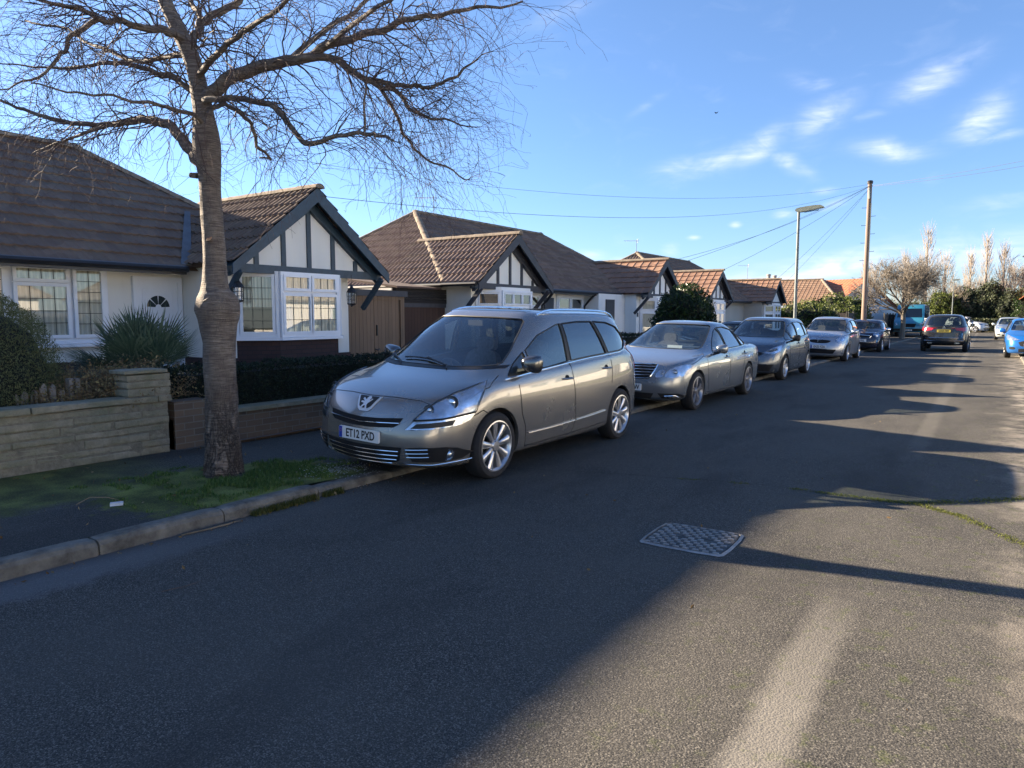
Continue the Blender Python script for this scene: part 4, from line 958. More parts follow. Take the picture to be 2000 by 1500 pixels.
cant_bay(h3, -10.75, -10.30, 30.4, 32.6, .80, 2.22, 2, 'half'); cant_bay(h3, -10.75, -10.30, 40.4, 42.6, .80, 2.22, 2, 'dark')
window(h3, (-11.75, 33.6, .35), (0, 1, 0), 2.2, 1.9, [(.1, .62, .12, 1.78), (.78, 1.34, .12, 1.78), (1.5, 2.1, .12, 1.78)], lead=0, back='dark'); gutter(h3, -11.25, 33.2, 39.8, 2.35)
mb = MB(); mb.tube([(-11.22, 33.15, 2.34), (-11.5, 33.18, 2.1), (-11.68, 33.18, 1.9), (-11.68, 33.18, .1)], .045, 8); mb.build('drainpipe', M_GUT, h3)
box_part('brick_porch', h3, M_BRICKR, (-11.75, -11.0, 43.3, 46.6, .05, 2.0))
mb = MB()
for y in (51.0, 52.6): mb.lathe([(.16, -.1), (.13, .3), (.17, .45), (.12, .48), (.001, .48)], Matrix.Translation((-13.3, y, 4.0)), 10)
mb.build('chimney_pots', M_PALE, None, label='pair of pale chimney pots poking over the orange-tiled ridge', cat='chimney'); box_part('chimney_stack', None, M_BRICKR, (-13.7, -12.9, 50.6, 53.0, .05, 3.95))['label'] = 'brick chimney stack under the pair of pale pots beyond the orange-tiled pair'; bpy.data.objects['chimney_stack']['category'] = 'chimney'
antenna((-15.0, 17.56, 4.75), R(34), 'thin television aerial on the ridge of the long brown-tiled bungalows', .62); antenna((-15.0, 32.9, 4.6), R(34), 'television aerial on the ridge behind the timbered gable beyond the bush', .75)
antenna((-13.6, 47.0, 4.0), R(34), 'television aerial on the far roofs beside the street lamp column', .9)
# ---- house 4: hipped bungalow seen end on, its long roof facing the camera
h4 = empty('hipped_bungalow', (0, 0, 0), label='hipped bungalow with mottled orange-brown roof facing the camera behind the street lamp', cat='house')
roof_face(h4, [(-24, 58, 2.42), (-9.7, 58, 2.42), (-12.0, 62.2, 4.55), (-24, 62.2, 4.55)], M_T4, .36, .30)
roof_face(h4, [(-9.7, 58, 2.42), (-9.7, 68, 2.42), (-12.0, 63.8, 4.55), (-12.0, 62.2, 4.55)], M_T4, .36, .30); roof_face(h4, [(-9.7, 68, 2.42), (-24, 68, 2.42), (-24, 62.2, 4.55), (-12, 62.2, 4.55)], M_T4, .36, .6, 0)
ridge(h4, (-24, 62.2, 4.58), (-12, 62.2, 4.58), M_RIDGE, .13); ridge(h4, (-9.7, 58, 2.46), (-12, 62.2, 4.58), M_RIDGE, .12)
box_part('wall', h4, M_WHITEW, (-24, -10.2, 58.5, 67.5, .05, 2.42)); box_part('fascia', h4, M_UPVC, (-24, -9.7, 57.86, 57.97, 2.26, 2.42))
# ---- house 5: bright orange roof, white end wall
h5 = empty('white_gabled_house', (0, 0, 0), label='white-walled house with bright orange tiled roof behind the telegraph pole', cat='house')
Mh = Matrix.Translation((-8.85, 62.6, 0)) @ Matrix.Rotation(math.atan2(.40, -.917), 4, 'Z')   # local +x runs back along the ridge
def hp(x, y, z): return Mh @ Vector((x, y, z))
roof_face(h5, [hp(9, 5.2, 1.9), hp(-.25, 5.2, 1.9), hp(-.25, 0, 4.55), hp(9, 0, 4.55)], M_T5, .33, .30); roof_face(h5, [hp(-.25, -5.2, 1.9), hp(9, -5.2, 1.9), hp(9, 0, 4.55), hp(-.25, 0, 4.55)], M_T5, .33, .30)
mb = MB(); mb.prism([(5.0, .05), (5.0, 1.95), (0, 4.42), (-5.0, 1.95), (-5.0, .05)], Mh @ Matrix(((0, 0, 1, 0), (1, 0, 0, 0), (0, 1, 0, 0), (0, 0, 0, 1))), 0, 9); mb.build('wall', M_WHITEW, h5)
# ---- house 6: orange gable at the far right
h6 = empty('far_right_house', (0, 0, 0), label='pale house with orange gabled roof at the right edge behind the evergreen trees', cat='house')
roof_face(h6, [(1.6, 92, 3.2), (1.6, 84, 3.2), (5.2, 84, 6.3), (5.2, 92, 6.3)], M_T5, .33, .30); roof_face(h6, [(8.8, 84, 3.2), (8.8, 92, 3.2), (5.2, 92, 6.3), (5.2, 84, 6.3)], M_T5, .33, .30)
mb = MB(); mb.prism([(2.1, 0), (8.3, 0), (8.3, 3.3), (5.2, 6.1), (2.1, 3.3)], Matrix(((1, 0, 0, 0), (0, 0, 1, 0), (0, 1, 0, 0), (0, 0, 0, 1))), 84.4, 91.6); mb.build('wall', M_CREAM, h6)
# ---- garages between house 1 and house 2
g1 = empty('garage', (0, 0, 0), label='timber garage with weathered pale brown double doors beside the cream bungalow', cat='garage')
box_part('wall', g1, M_CREAM, (-17, -11.2, 10.12, 11.92, .05, 1.99)); 
box_part('door', g1, M_GATE, (-11.2, -11.14, 10.22, 11.02, .12, 1.93), (-11.2, -11.14, 11.03, 11.82, .12, 1.93)); box_part('frame', g1, M_GATE, (-11.2, -11.10, 10.10, 10.22, .05, 2.03), (-11.2, -11.10, 11.82, 11.94, .05, 2.03), (-11.2, -11.10, 10.22, 11.82, 1.93, 2.03))
box_part('fascia', g1, M_TIMB2, (-11.25, -11.05, 10.05, 12.0, 2.0, 2.13)); 
mb = MB(); mb.face([(-11.05, 10.03, 2.135), (-11.05, 12.02, 2.135), (-17, 12.02, 2.20), (-17, 10.03, 2.20)]); mb.build('roof', M_FELT, g1)
mb = MB(); mb.bar((-11.13, 11.10, 1.15), (-11.13, 11.10, 1.38), .035, .03); mb.tube([(-11.12, 11.03, .86), (-11.10, 11.10, .84), (-11.12, 11.16, .86)], .016, 6); mb.build('latch', M_GUT, g1)
g2 = empty('garage', (0, 0, 0), label='darker garage with dark brown boarded door under black clapboard, left of the brown-tiled pair', cat='garage')
box_part('door', g2, M_DOORB, (-11.6, -11.54, 12.25, 13.9, .12, 1.78)); box_part('frame', g2, M_TIMB2, (-11.6, -11.50, 12.1, 12.25, .05, 1.88), (-11.6, -11.50, 12.25, 13.9, 1.78, 1.88))
box_part('clapboard', g2, M_CLAD, *[(-11.6, -11.50-.012*(i % 2)*0, 12.08, 13.92, 1.88+i*.12, 1.885+i*.12+.11) for i in range(3)]); box_part('wall', g2, M_CREAM, (-17, -11.6, 12.05, 13.93, .05, 2.22))
mb = MB(); mb.prism([(-11.40, 2.22), (-13.6, 2.50), (-13.6, 2.54), (-11.40, 2.265)], Matrix(((1, 0, 0, 0), (0, 0, 1, 0), (0, 1, 0, 0), (0, 0, 0, 1))), 12.03, 13.6); mb.build('roof', M_FELT, g2)
# ---- invented houses opposite, out of view, added only to reflect in windows and car doors
def opposite(y0, y1, wall, tile, label):
    h = empty('bungalow', (0, 0, 0), label=label, cat='house', group='unseen bungalows added on the sunny side for reflections')
    hip_roof(h, 10.4, 17.6, y0, y1, 2.4, 4.8, 14, y0+3.3, y1-3.3, tile, rib=.6)
    box_part('wall', h, wall, (10.8, 17.2, y0+.4, y1-.4, .05, 2.42))
    for yy in (y0+1.2, y1-3.4):
        mb = MB(); mb.box(10.74, 10.80, yy, yy+2.2, .9, 2.15); f = mb.build('window', M_UPVC, h); mb = MB(); mb.box(10.72, 10.74, yy+.12, yy+1.02, 1.0, 2.05); mb.box(10.72, 10.74, yy+1.14, yy+2.08, 1.0, 2.05); mb.build('pane', M_CARGLASS, f)
    mb = MB(); mb.box(10.74, 10.80, (y0+y1)/2-.45, (y0+y1)/2+.45, .1, 2.1); mb.build('door', M_UPVC, h)
    return h
opposite(-12, -1.5, M_CREAM, M_TP, 'unseen cream bungalow added on the sunny side for the leaded windows to mirror'); opposite(2, 14.5, M_CREAM, M_TP, 'unseen cream bungalow added for the doors of the champagne people carrier to mirror'); opposite(18, 31, M_CREAM, M_TP, 'white bungalow on the sunny side, unseen and added for reflections in the grey saloon')
for y in (-9, 3.5, 16, 29):  # unseen walls added opposite, cream to brighten the lower window reflections
    mb = MB(); mb.box(4.1, 4.32, y, y+9.0, .06, .95); mb.build('added_garden_wall', M_CREAM, None, label=['unseen low cream wall added behind the camera for reflections', 'unseen low cream wall added beside the camera for reflections', 'unseen low cream wall added across from the grey saloon for reflections', 'unseen low cream wall added across from the silver hatchback for reflections'][(-9, 3.5, 16, 29).index(y)], cat='wall', group='unseen low walls added on the sunny side for reflections')
# ---- garden walls on the left
M_STONE = NT('weathered_sandstone'); t = M_STONE
t.set(Base_Color=t.mix(t.ramp(t.noise(2.3, 6, .7), [(.35, 0), (.7, 1)]), t.ramp(t.noise(11, 6, .7), [(.3, (.21, .185, .13)), (.7, (.38, .34, .255))]), (.17, .175, .11)), Roughness=.95); t.bump(t.noise(24, 6, .75), .9, .02); M_STONE = t.mat
def stone_wall():
    root = empty('stone_wall', (0, 0, 0), label='low wall of rough buff stone blocks ending in a stepped pier, left of the tree', cat='wall')
    rnd = random.Random(11); X0, X1 = -7.66, -7.40
    def course(y0, y1, z0, h, x0, x1, L=.5, mb=None):
        y = y0
        while y < y1-.02:
            l = min(rnd.uniform(.6, 1.4)*L, y1-y)
            if y1-y-l < .12: l = y1-y
            j = rnd.uniform(-.012, .012); bm = bmesh.new(); bmesh.ops.create_cube(bm, size=1); bmesh.ops.subdivide_edges(bm, edges=bm.edges[:], cuts=4, use_grid_fill=True)
            for v in bm.verts:
                c = v.co.copy(); e = max(abs(c.x), abs(c.y), abs(c.z)); k = sum(abs(q) > .49 for q in c)
                p = Vector(((x0+x1)/2+c.x*(x1-x0), y+l/2+c.y*(l-.005), z0+h/2+c.z*(h-.003)))
                n_ = noise.noise(p*9)*.014+noise.noise(p*30)*.006
                if k >= 2: p += Vector((-c.x, -c.y, -c.z)).normalized()*.010
                p += Vector((c.x*2*n_+(j if c.x > 0 else 0), 0, c.z*n_*.5)); v.co = p
            b = len(mb.v); bm.verts.ensure_lookup_table(); mb.v += [tuple(v.co) for v in bm.verts]
            for f in bm.faces: mb.f.append(tuple(b+v.index for v in f.verts)); mb.m.append(0)
            bm.free(); y += l
    W_ = MB(); hs = [.085, .075, .09, .07, .085, .08, .075]; z = .09
    for i, h in enumerate(hs): course(-6+rnd.uniform(0, .3), 4.22, z, h, X0+.02, X1, .72, W_); z += h
    W_.build('stonework', M_STONE, root, True); zt = z
    Mo = MB(); Mo.box(X0+.03, X1-.010, -6, 4.21, .05, zt); Mo.box(X0+.0, X1-.012, 3.80, 4.24, zt, zt+.30); Mo.build('mortar', simple('pale_mortar', (.19, .17, .125), .95, var=.3, scale=20, bump=.6), root)
    C = MB(); course(-6, 4.25, zt, .075, X0-.02, X1+.03, .95, C); C.build('coping', M_STONE, root, True)
    P_ = MB(); z = zt+.075
    for h in (.085, .075, .075): course(3.78, 4.26, z, h, X0-.02, X1+.0, .4, P_); z += h
    course(3.74, 4.22, z, .05, X0-.04, X1+.01, .5, P_); P_.build('pier', M_STONE, root, True)
stone_wall()
bw = empty('brick_wall', (0, 0, 0), label='low brown brick wall under the dark hedge, behind the tree trunk', cat='wall')
mb = MB(); mb.box(-7.72, -7.50, 4.32, 10.6, .03, .42); mb.box(-7.74, -7.47, 4.32, 4.75, .03, .62); mb.build('brickwork', M_BRICK, bw); mb = MB(); mb.box(-7.75, -7.46, 4.76, 10.6, .42, .47); mb.build('coping', M_STONE, bw)
for (y0, y1, h, lab) in ((14.2, 23.5, .55, 'low brown brick front wall behind the grey saloon'), (24.5, 36, .55, 'low brown brick front wall behind the silver-blue hatchback')):
    mb = MB(); mb.box(-7.72, -7.50, y0, y1, .03, h); mb.build('brick_wall', M_BRICK, None, label=lab, cat='wall', group='low brick walls on the left')
def fence(y0, y1, x0, x1, h, label, mat=M_GATE):
    r = empty('panel_fence', (0, 0, 0), label=label, cat='fence', group='panel fences at the end of the row'); n = max(1, round(math.hypot(y1-y0, x1-x0)/1.83))
    for i in range(n+1):
        t = i/n; x = x0+(x1-x0)*t; y = y0+(y1-y0)*t; mb = MB(); mb.box(x-.05, x+.05, y-.05, y+.05, .03, h+.12); mb.build('post', M_CONC, r)
        if i < n: mb = MB(); mb.bar((x, y, h/2+.05), (x0+(x1-x0)*(i+1)/n, y0+(y1-y0)*(i+1)/n, h/2+.05), .03, h-.05); mb.build('panel', mat, r)
M_FENCE = wood('dark_fence_boards', (.085, .065, .055), (.05, .042, .04), .14)
fence(47.5, 57, -7.6, -7.6, 1.75, 'dark board fence along the pavement below the sunlit bushes', M_FENCE); fence(47.5, 47.5, -13, -7.65, 1.75, 'dark panel fence facing the camera beyond the orange-tiled pair', M_FENCE); fence(58.4, 74, -6.9, -6.9, 1.7, 'brown board fence along the pavement behind the van', M_FENCE)
# old pale picket stumps behind the stone wall
pf = empty('picket_fence', (0, 0, 0), label='remains of a grey weathered picket fence behind the stone wall at the left edge', cat='fence'); M_GREYW = wood('grey_weathered_wood', (.30, .27, .23), (.20, .18, .16), .4)
rnd = random.Random(5)
for i in range(22):
    y = 1.6+i*.085; h = .86+rnd.uniform(-.05, .04); mb = MB(); mb.prism([(y-.03, .1), (y+.03, .1), (y+.03, h-.03), (y+.005, h), (y-.03, h-.05)], MXY, -7.95, -7.925); mb.build('pale', M_GREYW, pf)
mb = MB(); mb.box(-7.99, -7.90, 3.45, 3.55, .1, .92); mb.build('post', M_GREYW, pf)
# ------------------------------------------------------------------ the silver-beige people carrier in front
M_MIRCAP = simple('mirror_cap_chrome', (.20, .20, .20), .18, .9, var=.1)
M_ROOFG = simple('dark_roof_glass', (.01, .012, .016), .06, var=.1)
P_BEIGE = paint('champagne_metallic_paint', (.255, .247, .235), .7, .22)
def hero_extra(root, bvh, sheet):
    number_plate(root, 'ET12 PXD', 2.315, .455, 0, 1)
    # badge: shield with chrome rim and a standing beast
    sh = [(-.145, .795), (.145, .795), (.085, .69), (.05, .668), (-.05, .668), (-.085, .69)]
    b = sheet('grille_badge', [(x*1.0, z) for x, z in sh], 'front', M_BADGE, .008, depth=.02, cell=.04)
    sheet('badge_field', [(x*.84, .735+(z-.735)*.80+.010) for x, z in sh], 'front', M_INK, .012, depth=.004, cell=.04, parent=b)
    lion = [[(-.045, .690), (-.028, .690), (-.006, .718), (-.018, .728)], [(.012, .690), (.030, .690), (.018, .715), (.004, .722)], [(-.022, .715), (.014, .712), (.03, .755), (-.004, .765)],
            [(-.004, .755), (.022, .752), (.036, .768), (.028, .782), (.006, .782), (-.006, .77)], [(-.012, .742), (-.046, .762), (-.04, .772), (-.006, .755)], [(-.008, .728), (-.052, .736), (-.050, .746), (-.008, .744)], [(.024, .745), (.05, .768), (.056, .762), (.028, .735)]]
    for q in lion: sheet('badge_emblem', [(x*1.18, .738+(z-.738)*1.12) for x, z in q], 'front', M_BADGE, .018, depth=.004, cell=.05, parent=b)
    # lamps
    for s_ in (1, -1):
        for (yy, zz, r) in ((.775, .79, .052), (.655, .725, .040)):
            h = bvh.ray_cast(Vector((4, s_*yy, zz)), Vector((-1, 0, 0)))
            mb = MB(); Mx = Matrix.Translation(h[0]+Vector((.0, 0, 0))) @ Matrix.Rotation(R(90), 4, 'Y') @ Matrix.Rotation(s_*R(-18), 4, 'X')
            mb.lathe([(r, -.02), (r, .006), (r*.82, .006), (r*.76, -.006), (r*.70, .002), (r*.5, .008), (.001, .010)], Mx, 20)
            mb.build('projector_lamp', M_BULB, root, True); mb = MB(); mb.lathe([(r*1.22, -.02), (r*1.22, .002), (r*1.02, .004), (r*1.0, -.02)], Mx, 20); mb.build('lamp_ring', M_INK, root, True)
        h = bvh.ray_cast(Vector((4, s_*.80, .325)), Vector((-1, 0, 0)))
        mb = MB(); Mx = Matrix.Translation(h[0]+Vector((-.005, 0, 0))) @ Matrix.Rotation(R(90), 4, 'Y') @ Matrix.Rotation(s_*R(-20), 4, 'X')
        mb.lathe([(.056, -.03), (.056, .012), (.046, .012), (.044, 0), (.03, .008), (.001, .012)], Mx, 24, 0); mb.build('fog_lamp', M_REFL, root, True)
    # wipers
    mb = MB()
    for y0, y1 in ((.30, -.34), (-.32, -.80)):
        pts = []
        for i in range(9):
            t = i/8; y = y0+(y1-y0)*t; h = bvh.ray_cast(Vector((4, y, 1.06+.045*math.sin(t*2.2))), Vector((-1, 0, 0))); pts.append(h[0]+Vector((.012, 0, .012)))
        mb.tube(pts, .008, 5); mb.tube([pts[0]+Vector((.05, .04, -.03)), pts[0], pts[4]+Vector((.0, 0, .014))], .010, 5)
    mb.build('wiper', M_PLAS, root, True)
    # roof rails
    for s_ in (1, -1):
        pts = []
        for i in range(14):
            x = .25-i*(1.95/13); h = bvh.ray_cast(Vector((x, s_*.60, 4)), Vector((0, 0, -1))); lift = .03*min(1, min(i, 13-i)/1.6)
            pts.append(h[0]+Vector((0, 0, .004+lift)))
        mb = MB(); mb.tube(pts, .013, 6); mb.build('roof_rail', M_CHROME, root, True)
    # dark lower air dams with bright bars sit on the bumper
    for z, w in ((.345, .45), (.305, .44), (.265, .42), (.228, .36)):
        l = line_on(bvh, [(-w, z+.004), (-w*.5, z-.006), (0, z-.010), (w*.5, z-.006), (w, z+.004)], 'front', .0055, .012, 6); l.build('grille_bar', M_CHROME, root, True)
    l = line_on(bvh, [(-.44, .598), (0, .575), (.44, .598)], 'front', .006, .012, 6); l.build('grille_bar', M_CHROME, root, True)
    for s_ in (1, -1):
        for z in (.37, .335, .30):
            l = line_on(bvh, [(s_*.52, z), (s_*.70, z+.012)], 'front', .005, .010, 6); l.build('fog_lamp_bar', M_CHROME, root, True)
        l = line_on(bvh, [(s_*.46, .235), (s_*.56, .262), (s_*.46, .232), (s_*.7, .232), (s_*.88, .262), (s_*.93, .30)], 'front', .005, .006, 6); l.build('bumper_lip', M_CHROME, root, True)
    sheet('glass_roof', [(.30, -.50), (.36, -.2), (.37, 0), (.36, .2), (.30, .50), (-1.3, .50), (-1.3, -.50)], 'top', M_ROOFG, .002, depth=.004)
H_WIN = [([(.69, 1.02), (.71, 1.22), (.44, 1.37), (.05, 1.475), (-.045, 1.49), (-.05, 1.075), (.35, 1.035)], 0),
         ([(1.10, .985), (.94, 1.10), (.755, 1.205), (.735, 1.01), (.95, .985)], 0),
         ([(-.10, 1.49), (-.45, 1.51), (-.80, 1.51), (-1.0, 1.125), (-.55, 1.105), (-.13, 1.08)], 0, M_PRIV),
         ([(-.86, 1.51), (-1.20, 1.495), (-1.45, 1.44), (-1.60, 1.33), (-1.66, 1.25), (-1.55, 1.165), (-1.40, 1.145), (-1.06, 1.13)], 0, M_PRIV)]
HERO = dict(xf=2.335, xr=-2.23, hw=.925, wf=1.365, wr=-1.365, wz=.33, sill=.19, tuck=.06, bump=.44, nose=(.03, .13), hood=(.80, 1.045), belt=(.96, 1.14), roof=1.645,
            gx=(1.36, -2.03), gt=(.44, -1.80), gz=1.16, rdeck=(-2.10, 1.08), tail=(.03, .06), tz=(.86, .99), rw=.68, arch=.372, Rt=.33, Rr=.245, spokes=9, wstyle='blade', alloy=M_ALLOY,
            paint=P_BEIGE, sub=3, side_windows=H_WIN, windscreen=[(-.70, 1.075), (-.35, 1.06), (.35, 1.06), (.70, 1.075), (.74, 1.12), (.60, 1.50), (.53, 1.545), (-.53, 1.545), (-.60, 1.50), (-.74, 1.12)],
            rearscreen=[(-.62, 1.17), (.62, 1.17), (.55, 1.50), (-.55, 1.50)], rglass=M_PRIV, rcut=-.2, mirror=(.86, 1.10), mscale=1.1, mirmat=M_MIRCAP, hmat=P_BEIGE, seatx=.25, seatz=.08, rndx=0)
HERO['round'] = .40
HERO['patches'] = [
    ('upper_grille', [(-.46, .645), (-.2, .625), (0, .618), (.2, .625), (.46, .645), (.43, .585), (.38, .557), (.15, .540), (0, .537), (-.15, .540), (-.38, .557), (-.43, .585)], 'front', M_DARK, .005, False, 0),
    ('lower_grille', [(-.48, .385), (0, .372), (.48, .385), (.44, .26), (.34, .215), (0, .20), (-.34, .215), (-.44, .26)], 'front', M_DARK, .005, False, 0),
    ('fog_lamp_recess', [(.52, .385), (.60, .395), (.80, .40), (.84, .385), (.875, .33), (.84, .278), (.76, .262), (.56, .262)], 'front', M_DARK, .009, True, 0),
    ('headlight', [(2.10, .50, .632), (2.06, .565, .70), (2.0, .67, .79), (1.88, .79, .865), (1.70, .86, .915), (1.50, .87, .955), (1.60, .90, .86), (1.67, .91, .78), (1.72, .91, .70), (1.95, .70, .652)], 38, M_REFL, .003, True, 0),
    ('headlight_lower', [(2.15, .44, .545), (2.10, .50, .618), (1.95, .70, .640), (1.72, .91, .685), (1.78, .89, .625), (1.86, .82, .587), (2.02, .62, .56)], 38, M_REFL, .003, True, 0),
    ('daytime_lamp', [(2.12, .485, .560), (2.09, .53, .603), (1.95, .70, .625), (1.86, .79, .640), (1.88, .765, .592), (2.02, .62, .572)], 38, M_INK, .008, True, 0),
    ('tail_light', [(-1.60, 1.22), (-1.74, 1.20), (-1.88, 1.09), (-2.00, .96), (-2.06, .80), (-1.98, .83), (-1.93, .95), (-1.82, 1.09), (-1.70, 1.15), (-1.58, 1.165)], 'side', M_RED, .006, True, 1),
    ('wiper_cowl', [(-.78, 1.055), (-.35, 1.035), (.35, 1.035), (.78, 1.055), (.78, 1.085), (.35, 1.062), (-.35, 1.062), (-.78, 1.085)], 'front', M_PLAS, .003, False, 0),
    ('pillar_black', [(-.048, 1.08), (-.048, 1.49), (-.102, 1.49), (-.128, 1.08)], 'side', M_INK, .002, True, 0),
    ('pillar_black', [(-.80, 1.51), (-.86, 1.51), (-1.06, 1.13), (-1.0, 1.125)], 'side', M_INK, .002, True, 0)]
HERO['seams'] = [([(1.0, .97), (.98, .80), (.95, .60), (.875, .45), (.86, .25)], 'side'), ([(-.07, 1.07), (-.12, .8), (-.155, .55), (-.16, .38), (-.10, .26)], 'side'), ([(-1.05, 1.12), (-1.10, .95), (-1.08, .75)], 'side'),
                 ([(.86, .25), (-.1, .26), (-.9, .28)], 'side'), ([(1.70, .66), (1.58, .70), (1.52, .665)], 'side'),
                 ([(.0, .808), (.3, .812), (.55, .80), (.64, .775)], 'front'), ([(1.72, .845), (1.45, .87), (1.22, .80)], 'top')] + [([(2.10, .50, .632), (2.06, .565, .70), (2.0, .67, .79), (1.88, .79, .865), (1.70, .86, .915), (1.50, .87, .955), (1.60, .90, .86), (1.67, .91, .78), (1.72, .91, .685), (1.86, .82, .587), (2.15, .44, .545), (2.10, .50, .632), (1.95, .70, .646), (1.72, .91, .69)], 38)]
HERO['beads'] = [('window_trim', [(1.20, .955), (.95, .975), (.48, 1.015), (-.06, 1.055), (-.55, 1.088), (-.95, 1.105), (-1.35, 1.125), (-1.50, 1.145), (-1.62, 1.20), (-1.66, 1.24)], 'side', M_CHROME, .009, .004, True),
                 ('rub_strip', [(.83, .385), (.4, .385), (-.14, .40)], 'side', P_BEIGE, .012, .006, True), ('rub_strip', [(-.17, .402), (-.5, .412), (-.90, .432)], 'side', P_BEIGE, .012, .006, True)]
HERO['beads'] += [('headlight_rim', [(2.10, .50, .632), (2.06, .565, .70), (2.0, .67, .79), (1.88, .79, .865), (1.70, .86, .915), (1.50, .87, .955), (1.60, .90, .86), (1.67, .91, .78), (1.72, .91, .70), (1.95, .70, .652), (2.10, .50, .632)], 38, M_INK, .006, .014, True)]
HERO['handles'] = [(.04, .89), (-.93, .95)]
HERO['extra'] = hero_extra
hero, hero_bvh = make_car(HERO, 'parked_car', 'champagne silver people carrier parked nearest, two wheels on the pavement, plate ET12 PXD', 'car', (-4.87, 6.89, .02), R(-90), R(-2.0), 'cars parked along the left kerb')
# ------------------------------------------------------------------ the other cars
P_PEWTER = paint('pewter_metallic_paint', (.24, .26, .28), .7, .22)
P_SLATE = paint('slate_blue_metallic_paint', (.085, .105, .135), .65, .22)
P_SILVERB = paint('silver_blue_metallic_paint', (.33, .36, .41), .65, .24)
P_NAVY = paint('navy_paint', (.010, .014, .035), .3, .22)
P_BLACK = paint('black_brown_paint', (.018, .019, .022), .4, .22)
P_BLUE = paint('bright_blue_paint', (.012, .14, .46), .45, .25)
P_ICE = paint('pale_silver_paint', (.46, .50, .50), .5, .3)
P_WHITE = paint('white_car_paint', (.7, .7, .7), 0, .3)
KERB = 'cars parked along the left kerb'
def lamp_bulb(root, bvh, y, z, r, name='projector_lamp', yaw=-18, xs=4):
    for s_ in (1, -1):
        h = bvh.ray_cast(Vector((xs, s_*y, z)), Vector((-1 if xs > 0 else 1, 0, 0)))
        if h[0] is None: continue
        mb = MB(); Mx = Matrix.Translation(h[0]) @ Matrix.Rotation(R(90 if xs > 0 else -90), 4, 'Y') @ Matrix.Rotation(s_*R(yaw), 4, 'X')
        mb.lathe([(r, -.02), (r, .010), (r*.82, .010), (r*.78, -.002), (r*.70, .008), (r*.5, .016), (.001, .02)], Mx, 16)
        mb.build(name, M_REFL, root, True)
def door_seams(P, xa, xb, xc, zb):
    s = P['sill']+.06
    return [([(xa, P['belt'][0]), (xa-.03, .62), (xa-.08, .42), (xa-.10, s)], 'side'), ([(xb, zb), (xb-.05, .6), (xb-.06, s)], 'side'), ([(xc, zb+.02), (xc-.02, .85), (xc+.08, .55), (xc+.22, s)], 'side'), ([(xa-.1, s), (xc+.2, s)], 'side')]
# --- saloon
def saloon_extra(root, bvh, sheet):
    number_plate(root, 'LK10 OPW', 2.285, .40, 0, 1)
    for z, w in ((.735, .43), (.69, .42), (.645, .40), (.60, .37)): line_on(bvh, [(-w, z), (0, z-.008), (w, z)], 'front', .009, .012, 6).build('grille_bar', M_CHROME, root, True)
    line_on(bvh, [(-.45, .77), (0, .765), (.45, .77), (.43, .68), (.37, .565), (.30, .545), (0, .535), (-.30, .545), (-.37, .565), (-.43, .68), (-.45, .77)], 'front', .014, .008, 6).build('grille_frame', M_CHROME, root, True)
    lamp_bulb(root, bvh, .72, .66, .05); lamp_bulb(root, bvh, .55, .635, .035)
    for s_ in (1, -1): line_on(bvh, [(s_*.60, .275), (s_*.74, .285), (s_*.77, .26)], 'front', .011, .012, 6).build('running_lamp', M_REFL, root, True)
    mb = MB(); mb.box(.66, .665, .02, .30, .935, 1.03); o = mb.build('windscreen_card', M_PAPER, root); 
SAL = dict(xf=2.27, xr=-2.60, hw=.925, wf=1.437, wr=-1.437, wz=.325, sill=.19, tuck=.05, bump=.42, nose=(.02, .10), hood=(.77, .975), belt=(.905, .985), roof=1.47,
           gx=(.98, -1.80), gt=(.02, -1.08), gz=1.02, rdeck=(-2.2, 1.035), tail=(.02, .05), tz=(.84, .985), rw=.585, arch=.362, Rt=.325, Rr=.24, spokes=5, wstyle='twin', alloy=M_ALLOYG, saloon=True,
           paint=P_PEWTER, sub=3, side_windows=[([(.60, .955), (.34, 1.13), (.05, 1.28), (-.13, 1.345), (-.15, .975)], 0), ([(-.20, .978), (-.18, 1.355), (-.5, 1.365), (-.86, 1.31), (-1.04, 1.0)], 0), ([(-1.10, 1.005), (-.94, 1.28), (-1.28, 1.12), (-1.42, 1.03)], 0)],
           windscreen=[(-.66, .99), (-.3, .985), (.3, .985), (.66, .99), (.70, 1.03), (.56, 1.37), (.48, 1.405), (-.48, 1.405), (-.56, 1.37), (-.70, 1.03)], rearscreen=[(-.58, 1.06), (.58, 1.06), (.48, 1.36), (-.48, 1.36)],
           mirror=(.52, 1.0), hmat=P_PEWTER, seatx=.0, handles=[(-.02, .83), (-1.12, .86)], extra=saloon_extra)
SAL['round'] = .38
SAL['patches'] = [('grille', [(-.45, .77), (0, .765), (.45, .77), (.43, .68), (.37, .565), (.30, .545), (0, .535), (-.30, .545), (-.37, .565), (-.43, .68)], 'front', M_DARK, .003, False, 0),
    ('headlight', [(2.1, .56, .575), (2.05, .60, .68), (1.93, .70, .75), (1.72, .85, .79), (1.68, .88, .74), (1.74, .88, .66), (1.85, .82, .60), (2.0, .68, .57)], 35, M_REFL, .004, True, 1),
    ('headlight', [(2.18, .43, .57), (2.14, .50, .68), (2.07, .58, .70), (2.1, .54, .57)], 35, M_REFL, .004, True, 1),
    ('air_intake', [(-.44, .31), (.44, .31), (.38, .215), (-.38, .215)], 'front', M_DARK, .004, False, 0), ('air_intake', [(.50, .315), (.78, .315), (.84, .27), (.80, .225), (.56, .225)], 'front', M_DARK, .004, True, 0),
    ('tail_light', [(-2.22, .93), (-2.45, .92), (-2.5, .80), (-2.38, .76), (-2.25, .84)], 'side', M_RED, .004, True, 0)]
SAL['seams'] = door_seams(SAL, 1.0, -.17, -1.12, .96)+[([(1.95, .62), (1.85, .73), (.95, .94)], 'side')]
